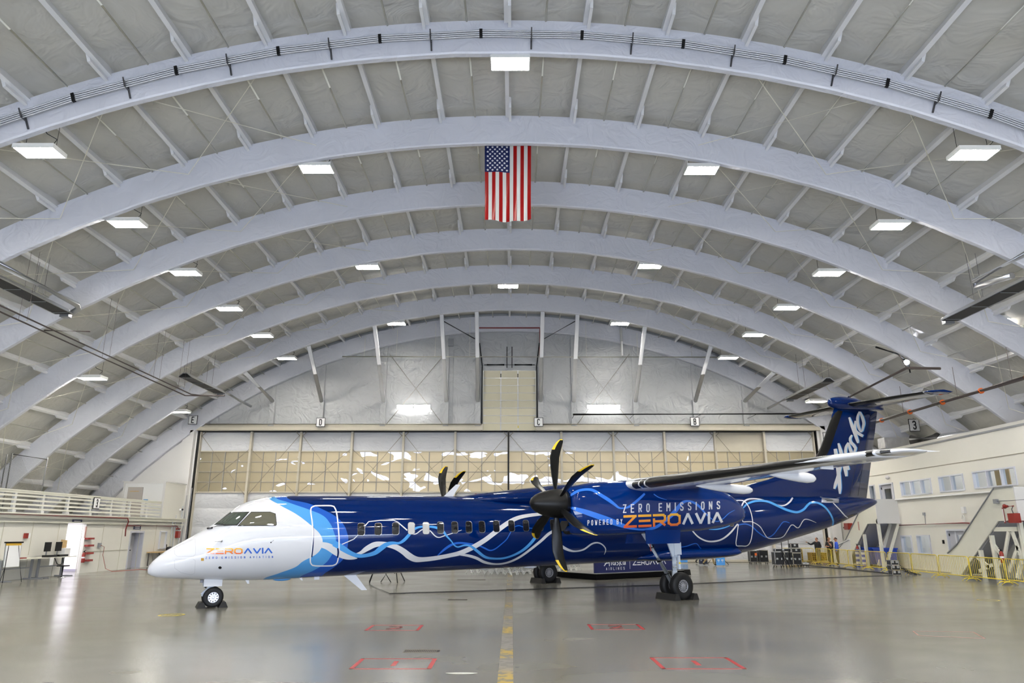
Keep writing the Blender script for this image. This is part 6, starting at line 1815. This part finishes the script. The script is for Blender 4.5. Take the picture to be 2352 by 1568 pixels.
def tripod(x, y, h, spread, lab, rz=0.3, head=True):
    t = thing('light_stand' if not head else 'tripod', lab, 'tripod', (x, y, 0), rz)
    for k in range(3):
        a = 2 * PI * k / 3; q = MB(); q.tube([(0, 0, h * .62), (spread * math.cos(a), spread * math.sin(a), .02)], .022, 6); q.tube([(0, 0, h * .28), (spread * .55 * math.cos(a), spread * .55 * math.sin(a), h * .3)], .012, 5); q.build('leg', M_BLACK, t)
    q = MB(); q.tube([(0, 0, h * .25), (0, 0, h)], .025, 8); q.build('centre_column', M_BLACK, t)
    if head:
        q = MB(); q.box(-.1, .12, -.07, .07, h, h + .14); q.tube([(.1, 0, h + .05), (.35, .1, h - .1)], .012, 5); q.build('head', M_BLACK, t)
    return t


tripod(-5.95, 32.3, 1.5, .62, 'left black camera tripod seen below the forward fuselage', .2)
tripod(-5.2, 32.5, 1.5, .62, 'right black camera tripod seen below the forward fuselage', .9)
tripod(16.45, 44.3, 1.75, .6, 'left black tripod in front of the road cases', .5)
tripod(17.0, 44.6, 1.75, .6, 'right black tripod in front of the road cases', 1.1)
tripod(13.9, 49.5, 1.3, .8, 'black light stand behind the right light blue sign', .1, False)

# road cases --------------------------------------------------------------------------------


def road_case(x, y, z, w, d_, h, lab, rz=0.0, latches=2, wheels=True, m_=None):
    t = thing('road_case', lab, 'road case', (x, y, z), rz)
    zb = .12 if wheels else 0
    q = MB(); q.box(-w / 2, w / 2, -d_ / 2, d_ / 2, zb, zb + h); q.build('body', m_ or mat('case laminate', (0.010, 0.010, 0.012), .4), t)
    q = MB(); e = .028
    for sx in (-1, 1):
        for sy in (-1, 1): q.box(sx * w / 2 - e if sx > 0 else sx * w / 2 - .004, sx * w / 2 + .004 if sx > 0 else sx * w / 2 + e, sy * d_ / 2 - e if sy > 0 else sy * d_ / 2 - .004, sy * d_ / 2 + .004 if sy > 0 else sy * d_ / 2 + e, zb, zb + h)
    for zz_ in (zb, zb + h - e):
        for sy in (-1, 1): q.box(-w / 2, w / 2, sy * d_ / 2 - .004 if sy < 0 else d_ / 2 - e, sy * d_ / 2 + (e if sy < 0 else .004), zz_, zz_ + e)
        for sx in (-1, 1): q.box(sx * w / 2 - .004 if sx < 0 else w / 2 - e, -w / 2 + e if sx < 0 else w / 2 + .004, -d_ / 2, d_ / 2, zz_, zz_ + e)
    q.build('edge_trim', M_ALU, t)
    for k in range(latches):
        q = MB(); cx = (k + .5) / latches * w - w / 2; q.box(cx - .06, cx + .06, -d_ / 2 - .012, -d_ / 2, zb + h * .4, zb + h * .4 + .12); q.build('latch', M_GALV, t)
    if wheels:
        for sx in (-1, 1):
            for sy in (-1, 1): q = MB(); q.tube([(sx * w * .38 - .02, sy * d_ * .36, .05), (sx * w * .38 + .02, sy * d_ * .36, .05)], .05, 10); q.build('caster', M_BLACK, t)
    return t


road_case(17.0, 46.6, 0, .6, .6, .8, 'tall black road case with bright edges left behind the tripods')
road_case(17.63, 46.7, 0, .52, .6, .8, 'tall black road case with bright edges right behind the tripods')
road_case(18.35, 47.2, 0, .55, .6, .72, 'narrow black road case right of the tripods with open kit on top')
road_case(18.35, 47.2, .85, .62, .55, .28, 'open black case lying on the narrow road case', 0, 1, False)
road_case(18.3, 47.2, 1.14, .52, .45, .3, 'black audio box topmost on the road cases near the men', 0, 1, False)
road_case(18.95, 47.3, 0, .45, .4, .12, 'small white topped case on the floor right of the road cases', 0, 1, True, M_WHITE)
road_case(17.55, 51.0, 0, .62, .5, .8, 'silver edged rack case against the far wall left of the road cases')
road_case(16.9, 51.2, 0, .5, .5, .75, 'small black case with an orange tag beside the silver edged rack')
q = MB(); q.box(16.98, 17.12, 50.9, 50.94, .55, .72); o = q.build('luggage_tag', M_ORANGE); tag(o, 'orange tag hanging on the small black case', 'tag')
road_case(17.3, 46.6, .93, 1.0, .45, .2, 'flat black kit lying across the two tall road cases', 0, 1, False)
for i, h_ in enumerate((0, .25, .5)):
    road_case(19.9 - .02 * i, 38.1, h_, .46 - (.06 if i == 2 else 0), .42, .235, ('lowest', 'middle', 'topmost')[i] + ' small silver edged case of the stack by the yellow barriers', 0, 2, False)
q = MB()
rj = random.Random(5)
for k in range(9):
    q.tube([(20.15, 38.1 + rj.uniform(-.1, .1), .15 + k * .06)] + [(20.2 + j * .12, 38.0 + rj.uniform(-.15, .15), max(.02, .35 - j * .08 + rj.uniform(-.05, .12))) for j in range(1, 5)] + [(20.9 + rj.uniform(-.1, .2), 38.0 + rj.uniform(-.2, .2), .015)], .012, 5)
o = q.build('cable_tangle', M_CAB); tag(o, 'tangle of black cables spilling from the stacked small cases', 'cable'); o['kind'] = 'stuff'
P = at_y(1834, 1270, 50); q = MB(); q.loft([[V(P[0] + sx * .16 * k, 50.1 + sy * .08, z) for sx, sy in ((-1, -1), (1, -1), (1, 1), (-1, 1))] for z, k in ((.55, .35), (.8, .6), (1.05, 1.0), (1.1, .8))], 0, True, True, True); o = q.build('hanging_jacket', mat('teal cloth', (0.05, 0.1, 0.11), .8)); tag(o, 'dark teal jacket hanging over the farthest yellow barrier', 'jacket')

# pallets behind the barriers
def pallet(x, y, z, lab):
    t = thing('pallet', lab, 'pallet', (x, y, z)); 
    for k in range(6): q = MB(); q.box(-.6 + k * .21, -.6 + k * .21 + .13, -.5, .5, .12, .14); q.build('deck_board', M_WOOD, t)
    for yy in (-.45, 0, .45): q = MB(); q.box(-.6, .6, yy - .05, yy + .05, .02, .12); q.build('stringer', M_WOOD, t)
    for k in (0, 2, 4): q = MB(); q.box(-.6 + k * .25, -.6 + k * .25 + .1, -.5, .5, 0, .02); q.build('bottom_board', M_WOOD, t)


pallet(20.0, 52.1, 0, 'wooden pallet on the floor by the door behind the barriers'); pallet(21.9, 52.2, 0, 'wooden pallet behind the two men on the right')
for x, y, w_, h_, lab in ((20.25, 52.3, 1.0, .85, 'yellow lattice crate stack behind the barriers, left'), (22.0, 52.5, 1.1, .6, 'yellow lattice crate stack behind the barriers, between the men')):
    q = MB(); n_ = int(h_ / .13)
    for i in range(n_ + 1): q.box(x - w_ / 2, x + w_ / 2, y - .35, y + .35, .16 + i * .13, .19 + i * .13)
    for i in range(8): q.box(x - w_ / 2 + i * (w_ - .04) / 7, x - w_ / 2 + i * (w_ - .04) / 7 + .04, y - .36, y + .36, .16, .19 + n_ * .13)
    o = q.build('lattice_crate', mat('ochre plastic', (0.42, 0.26, 0.04), .5)); tag(o, lab, 'crate')

# crowd barriers ------------------------------------------------------------------------------
def make_barrier(Lb):
    t = thing('crowd_barrier', '', 'barrier', (0, 0, 0)); h = 1.06; r = .02; hl = Lb / 2
    c = [(0, -hl, .2), (0, -hl, h - .1), (0, -hl + .03, h - .03), (0, -hl + .1, h), (0, hl - .1, h), (0, hl - .03, h - .03), (0, hl, h - .1), (0, hl, .2), (0, -hl, .2)]
    q = MB(); q.tube(c, r, 8); q.build('frame', M_YEL, t)
    n_ = 17
    for i in range(1, n_):
        q = MB(); y = -hl + Lb * i / n_; q.tube([(0, y, .2), (0, y, h)], .008, 5); q.build('bar', M_YEL, t)
    for s_ in (-1, 1):
        q = MB(); y = s_ * (hl - .1); q.tube([(0, y, .2), (0, y, .1)], .018, 6); q.tube([(-.34, y, .015), (-.22, y, .1), (-.12, y, .125), (.12, y, .125), (.22, y, .1), (.34, y, .015)], .02, 8); q.build('foot', M_YEL, t)
    return t


BY = [51.3, 48.97, 46.6, 44.27, 41.97, 39.5, 37.1, 34.68, 32.3, 29.9]
BLAB = ['farthest yellow barrier, with the teal jacket hanging on it', 'yellow barrier in front of the man in black cap', 'yellow barrier in front of the man in the blue shirt', 'yellow barrier in front of the far staircase panel',
        'yellow barrier in front of the two striped posts', 'yellow barrier just left of and behind the stacked small cases', 'yellow barrier right of the stacked small cases, under the two lower windows', 'yellow barrier in front of the lower steel door',
        'yellow barrier in front of the near staircase frame', 'yellow barrier cut off by the right edge']
bb = make_barrier(2.3)
for i, (y, lab) in enumerate(zip(BY, BLAB)):
    if i == 0: bb.location = (19.72, 50.25, 0); bb.rotation_euler = (0, 0, PI / 2 + .05); bb['label'] = lab; bb['group'] = 'yellow crowd barriers'
    else: dup(bb, (20.95, y, 0), 0, lab, 'yellow crowd barriers')

# ================================================================== LEFT WORK AREA
def work_table(y0, y1, lab):
    t = thing('work_table', lab, 'table', (0, 0, 0)); x0, x1 = -23.2, -22.4
    q = MB(); q.box(x0, x1, y0, y1, .93, .97); q.build('table_top', M_CREAM2, t)
    for y in (y0 + .15, y1 - .3):
        q = MB(); q.box(x0 + .25, x0 + .35, y - .04, y + .04, 0.04, .93); q.box(x0 + .0, x1 + .1, y - .04, y + .04, 0.0, .05); q.build('leg', M_GREY, t)
    q = MB(); q.box(x0 + .27, x0 + .33, y0 + .15, y1 - .3, .5, .56); q.build('stretcher', M_GREY, t)
    return t


work_table(32.6, 35.15, 'left part of the long pale work table against the left wall')
work_table(35.2, 37.5, 'right part of the long pale work table, carrying two monitors')
for y, lab in ((35.75, 'left black computer monitor on the work table'), (36.6, 'right black computer monitor on the work table')):
    t = thing('monitor', lab, 'monitor', (-22.85, y, .97)); 
    q = MB(); q.box(-.03, .02, -.23, .23, .26, .70); q.build('screen', M_BLACK, t)
    q = MB(); q.box(-.05, -.02, -.04, .04, 0, .4); q.box(-.12, .1, -.12, .12, 0, .02); q.build('stand', M_GREY, t)
for y, lab in ((35.6, 'left flat black box under the monitor'), (36.5, 'right flat black box under the monitor')):
    q = MB(); q.box(-22.75, -22.45, y - .35, y + .35, .97, 1.07); o = q.build('computer_box', M_BLACKG); tag(o, lab, 'computer')
q = MB(); q.box(-23.05, -22.75, 37.0, 37.45, .97, 1.35); o = q.build('printer', M_OFFW); tag(o, 'pale grey printer at the right end of the work table', 'printer')
q = MB(); q.prism([(-23.0, 36.95, 1.36), (-22.98, 37.4, 1.36), (-22.98, 37.4, 1.74), (-23.0, 36.95, 1.78)], (.03, 0, 0)); o = q.build('cardboard_sheet', M_WOOD); tag(o, 'brown cardboard sheet standing on the printer', 'cardboard')
q = MB(); q.box(-22.7, -22.5, 33.2, 33.8, .97, 1.02); o = q.build('tool_tray', M_RED); tag(o, 'small red tray on the left part of the work table', 'tray')
q = MB(); q.tube([(-22.6, 36.0, .93), (-22.5, 36.15, .62), (-22.5, 36.4, .58), (-22.5, 36.6, .65), (-22.6, 36.65, .93)], .025, 6); o = q.build('cable_bundle', M_CAB); tag(o, 'black cables sagging under the table below the monitors', 'cable')
q = MB(); q.box(-22.4, -22.39, 35.35, 35.65, .6, .95); o = q.build('paper_notice', M_WHITE); tag(o, 'white paper hanging from the front edge of the work table', 'paper')
t = thing('stool', 'black stool with chrome stem in front of the work table', 'stool', (-22.1, 36.0, 0))
q = MB(); q.box(-.2, .2, -.2, .2, .52, .57); q.build('seat', M_BLACK, t)
q = MB(); q.tube([(0, 0, .03), (0, 0, .52)], .035, 10); q.build('stem', M_ALU, t)
q = MB(); q.lathe([(.001, .05), (.06, .05), (.22, .01), (.22, 0)], (0, 0, 0), (0, 0, 1), 20); q.build('base', M_ALU, t)
t = thing('flipchart_easel', 'flipchart easel with a white paper pad and black legs at the left edge', 'easel', (-22.05, 32.2, 0), -.35)
q = MB(); q.prism([(-.02, -.36, .72), (-.02, .36, .72), (-.1, .36, 1.68), (-.1, -.36, 1.68)], (-.03, 0, 0)); q.build('board', M_GREY, t)
q = MB(); q.prism([(0, -.34, .66), (0, .34, .68), (-.08, .33, 1.6), (-.08, -.33, 1.6)], (-.02, 0, 0)); q.build('paper_pad', M_WHITE, t)
q = MB(); q.prism([(-.065, -.34, 1.58), (-.065, .34, 1.58), (-.08, .34, 1.68), (-.08, -.34, 1.68)], (-.02, 0, 0)); q.build('pad_header', mat('amber print', (0.65, 0.38, 0.03), .5), t)
q = MB(); q.box(-.14, -.04, -.4, .4, 1.68, 1.74); q.build('clamp_bar', M_BLACK, t)
for p_ in ((.22, -.42), (.22, .42), (-.55, 0)):
    q = MB(); q.tube([(-.1, p_[1] * .5, 1.65), (p_[0], p_[1], .02)], .014, 6); q.build('leg', M_BLACK, t)
t = thing('cart_table', 'wooden topped cart table beside the grey door, left of the nose', 'table', (-22.9, 48.2, 0))
q = MB(); q.box(-.35, .45, -1.9, 1.2, .86, .92); q.build('table_top', M_WOOD, t)
for y in (-1.8, -.35, 1.1):
    q = MB(); q.tube([(.35, y, .06), (.35, y, .86)], .03, 6); q.tube([(-.25, y, .06), (-.25, y, .86)], .03, 6); q.build('leg', M_DGREY, t)
q = MB(); q.tube([(.35, -1.8, .85), (.35, -.35, .1)], .02, 5); q.tube([(.35, -.35, .1), (.35, 1.1, .85)], .02, 5); q.tube([(.35, -1.8, .2), (.35, 1.1, .2)], .025, 5); q.build('brace', M_DGREY, t)
for y in (-1.8, 1.1):
    q = MB(); q.tube([(.33, y, .06), (.37, y, .06)], .06, 10); q.build('caster', M_RUBBER, t)
q = MB(); q.ball((-22.8, 48.4, 1.05), (.22, .35, .16), 12, 8); q.ball((-22.8, 48.9, 1.02), (.2, .25, .12), 12, 8); q.tube([(-22.8, 48.0, 1.0), (-22.8, 47.9, 1.35)], .03, 6); o = q.build('duffel_bag', mat('black cloth', (0.015, 0.015, 0.018), .8)); tag(o, 'black bag lying on the cart table near the nose', 'bag')
# ================================================================== PEOPLE


def skin_mesh(verts, edges, radii, root=0, sub=1):
    me = bpy.data.meshes.new('tmp'); me.from_pydata(verts, edges, []); o = bpy.data.objects.new('tmp', me); COL.objects.link(o)
    m = o.modifiers.new('s', 'SKIN'); m.use_smooth_shade = True
    lay = me.skin_vertices[0]
    for i, r in enumerate(radii):
        rr = r if hasattr(r, '__len__') else (r, r); lay.data[i].radius = rr
    lay.data[root].use_root = True
    s = o.modifiers.new('sub', 'SUBSURF'); s.levels = sub; s.render_levels = sub
    dg = bpy.context.evaluated_depsgraph_get(); dg.update()
    out = bpy.data.meshes.new_from_object(o.evaluated_get(dg))
    bpy.data.objects.remove(o); return out


def person(lab, loc, rz, pose, shirt, trousers, hair, cap=None, h=1.78, shoe=None, sleeve='long'):
    """faces local -Y; pose: dict of joint positions in a 1.78 m frame"""
    k = h / 1.78; t = thing('person', lab, 'person', loc, rz)
    J = dict(pelvis=(0, 0, .95), waist=(0, 0, 1.08), chest=(0, 0, 1.30), neck=(0, 0, 1.48), headb=(0, -.01, 1.57), head=(0, -.02, 1.66),
             ls=(-.205, 0, 1.41), rs=(.205, 0, 1.41), le=(-.27, .02, 1.14), re=(.27, .02, 1.14), lw=(-.27, -.06, .90), rw=(.27, -.06, .90),
             lh=(-.09, 0, .90), rh=(.09, 0, .90), lk=(-.10, -.01, .50), rk=(.10, -.01, .50), la=(-.11, .02, .09), ra=(.11, .02, .09), lt=(-.12, -.14, .05), rt=(.12, -.14, .05))
    J.update(pose)
    R = dict(pelvis=(.19, .14), waist=(.19, .14), chest=(.225, .15), neck=(.07, .07), headb=(.075, .08), head=(.07, .08), ls=.098, rs=.098, le=.062, re=.062, lw=.04, rw=.04,
             lh=.12, rh=.12, lk=.08, rk=.08, la=.052, ra=.052, lt=.045, rt=.045)
    names = list(J); ix = {n: i for i, n in enumerate(names)}
    E_ = [('pelvis', 'waist'), ('waist', 'chest'), ('chest', 'neck'), ('neck', 'headb'), ('headb', 'head'), ('chest', 'ls'), ('chest', 'rs'), ('ls', 'le'), ('le', 'lw'), ('rs', 're'), ('re', 'rw'),
          ('pelvis', 'lh'), ('pelvis', 'rh'), ('lh', 'lk'), ('lk', 'la'), ('la', 'lt'), ('rh', 'rk'), ('rk', 'ra'), ('ra', 'rt')]
    me = skin_mesh([tuple(c * k for c in J[n]) for n in names], [(ix[a], ix[b_]) for a, b_ in E_], [tuple(x * k for x in R[n]) if isinstance(R[n], tuple) else R[n] * k for n in names], 0, 2)
    mats = [M_SKIN, shirt, trousers, shoe or M_BLACK]
    me.materials.clear()
    for m_ in mats: me.materials.append(m_)

    def dseg(p, a, b_):
        a, b_ = V(*a) * k, V(*b_) * k; d = b_ - a; u = max(0, min(1, np.dot(p - a, d) / np.dot(d, d))); return np.linalg.norm(p - a - d * u)
    arms = [('ls', 'le'), ('le', 'lw'), ('rs', 're'), ('re', 'rw')]; legs = [('lh', 'lk'), ('lk', 'la'), ('rh', 'rk'), ('rk', 'ra')]
    for f in me.polygons:
        p = V(*f.center); best = min(((dseg(p, J[a], J[b_]), (a, b_)) for a, b_ in E_), key=lambda x: x[0])[1]
        if best in (('neck', 'headb'), ('headb', 'head')): mi = 0
        elif best in arms and best[1] in ('lw', 'rw') and sleeve == 'short' and dseg(p, J[best[0]], J[best[1]]) > .075: mi = 1
        elif best in arms: mi = 1 if (sleeve == 'long' or best[0] in ('ls', 'rs')) else 0
        elif best in (('la', 'lt'), ('ra', 'rt')): mi = 3
        elif best in legs or best[1] in ('lh', 'rh') or p[2] < .98 * k and best[0] == 'pelvis': mi = 2
        else: mi = 1
        f.material_index = mi; f.use_smooth = True
    # hands: palm and five bent fingers appended to the same body mesh
    q = MB()
    for s_, w_, e_ in ((-1, 'lw', 'le'), (1, 'rw', 're')):
        W_, D_ = V(*J[w_]) * k, unit(V(*J[w_]) - V(*J[e_])); _, sd, up = frame(D_)
        q.tube([W_, W_ + D_ * .05, W_ + D_ * .095], [.028, .038, .034], 8, 0)
        for j, (o_, ln) in enumerate(((-.028, .065), (-.009, .078), (.010, .073), (.028, .058))):
            b0_ = W_ + D_ * .09 + sd * o_; b1_ = b0_ + D_ * ln * .5 + up * .008 * s_; b2_ = b1_ + D_ * ln * .4 + up * .022 * s_
            q.tube([b0_, b1_, b2_], [.0095, .009, .007], 6, 0)
        b0_ = W_ + D_ * .03 + sd * -.032 * s_; q.tube([b0_, b0_ + D_ * .035 - sd * .02 * s_, b0_ + D_ * .065 - sd * .022 * s_], [.012, .011, .009], 6, 0)
    hd = V(*J['head']) * k
    q.ball(hd + V(0, 0, -.005) * k, V(.080, .100, .122) * k, 18, 14, 0)
    q.ball(hd + V(0, -.105, -.015) * k, (.014, .02, .022), 8, 6, 0)
    for s_ in (-1, 1): q.ball(hd + V(s_ * .088, .0, -.01) * k, (.012, .022, .032), 8, 6, 0)
    vs = [tuple(v.co) for v in me.vertices]; fs = [list(f.vertices) for f in me.polygons]; ms = [f.material_index for f in me.polygons]
    b_ = MB(); b_.add(vs, [], 0); b_.f = fs; b_.m = ms; b_.s = [True] * len(fs); b_.add(q.v, q.f, 0, True)
    b_.build('body', mats, t)
    bpy.data.meshes.remove(me)
    q = MB()
    for s_ in (-1, 1): q.ball(hd + V(s_ * .033, -.095, .012) * k, .011, 8, 6)
    q.bar(hd + V(-.022, -.1, -.05) * k, hd + V(.022, -.1, -.05) * k, .008, .006)
    q.build('eyes_and_mouth', M_BLACK, t)
    q = MB(); N_ = 14; rings = []
    for i in range(6):
        ph = PI / 2 * i / 5; r_ = math.cos(ph)
        rings.append([hd + V(.093 * r_ * math.cos(2 * PI * j / N_), .012 + .108 * r_ * math.sin(2 * PI * j / N_) + .01, .018 + .100 * math.sin(ph) - (.05 * max(0, math.sin(2 * PI * j / N_)) * r_)) * k for j in range(N_)])
    q.loft(rings, 0, True, False); q.build('knit_cap' if cap == 'knit' else ('cap' if cap else 'hair'), hair, t)
    if cap == 'visor':
        q = MB(); q.ball(hd + V(0, -.12, .05) * k, (.06, .07, .01), 12, 6); q.build('cap_visor', hair, t)
    return t


BK = mat('black clothing', (0.012, 0.012, 0.014), .8); BLS = mat('blue shirt', (0.03, 0.10, 0.62), .7); GRT = mat('grey trousers', (0.12, 0.11, 0.10), .8); KHA = mat('khaki trousers', (0.33, 0.24, 0.11), .8)
DKN = mat('dark trousers', (0.015, 0.018, 0.03), .8); HB = mat('dark hair', (0.015, 0.01, 0.008), .6); TAN = mat('tan cap', (0.30, 0.19, 0.07), .7)
P1 = at_y(1878, 1260, 50.9)
person('person in black knit cap and black jacket pointing with a raised arm', (P1[0], 50.9, 0), math.radians(-60), dict(rw=(.26, -.16, 1.02), re=(.26, .03, 1.16), rs=(.18, 0, 1.42), ls=(-.19, -.02, 1.42), le=(-.36, -.2, 1.28), lw=(-.46, -.42, 1.42)), BK, GRT, BK, 'knit', 1.78)
P1 = at_y(1906.5, 1260, 49.6)
person('person in tan cap and black polo shirt with one hand raised to the chin', (P1[0], 49.6, 0), math.radians(-55), dict(rs=(.18, 0, 1.42), re=(.21, -.13, 1.17), rw=(.05, -.17, 1.42), le=(-.23, -.08, 1.16), lw=(.02, -.24, 1.17)), BK, DKN, TAN, 'visor', 1.80, None, 'short')
P1 = at_y(1922, 1260, 49.0)
person('person in a bright blue shirt and black trousers standing with the back turned', (P1[0], 49.0, 0), math.radians(-110), dict(), BLS, DKN, HB, None, 1.80)
P1 = at_y(1627, 1290, 48.2)
person('walking person in khaki trousers, only the legs visible under the fuselage', (P1[0] + .05, 48.2, 0), math.radians(90), dict(lk=(-.10, -.22, .52), la=(-.10, -.30, .1), lt=(-.10, -.46, .06), rk=(.10, .05, .52), ra=(.1, .38, .16), rt=(.1, .28, .06)), DKN, KHA, HB, None, 1.78)
P1 = at_y(1601, 1290, 51.4)
person('walking person in black trousers, one leg visible left of the dark sign', (P1[0] + .25, 51.4, 0), math.radians(90), dict(lk=(-.10, -.18, .52), la=(-.10, -.30, .1), lt=(-.10, -.46, .06), rk=(.10, .05, .52), ra=(.1, .32, .12), rt=(.1, .2, .06)), BK, BK, HB, None, 1.75)
P1 = at_x(2086, 1268, 25.3)
person('person in a yellow high visibility vest sitting behind the left lower window', (25.5, P1[1], -.35), math.radians(-60), dict(lw=(-.15, -.35, 1.15), rw=(.15, -.35, 1.15), lk=(-.12, -.42, .88), rk=(.12, -.42, .88), la=(-.12, -.42, .45), ra=(.12, -.42, .45), lt=(-.12, -.55, .40), rt=(.12, -.55, .40)), mat('hi vis yellow', (0.55, 0.8, 0.05), .6), DKN, HB, None, 1.7)
t = thing('chair', 'office chair under the person in the yellow vest behind the lower window', 'chair', (25.6, float(P1[1]), 0))
q = MB(); q.box(-.22, .22, -.22, .22, .42, .48); q.build('seat', M_BLACK, t)
q = MB(); q.tube([(0, 0, .03), (0, 0, .42)], .03, 8); q.lathe([(.001, .05), (.25, .02), (.25, 0)], (0, 0, 0), (0, 0, 1), 12); q.build('base', M_BLACK, t)
for o in bpy.data.objects:
    if o.type == 'MESH' and o.data: o.data.validate()
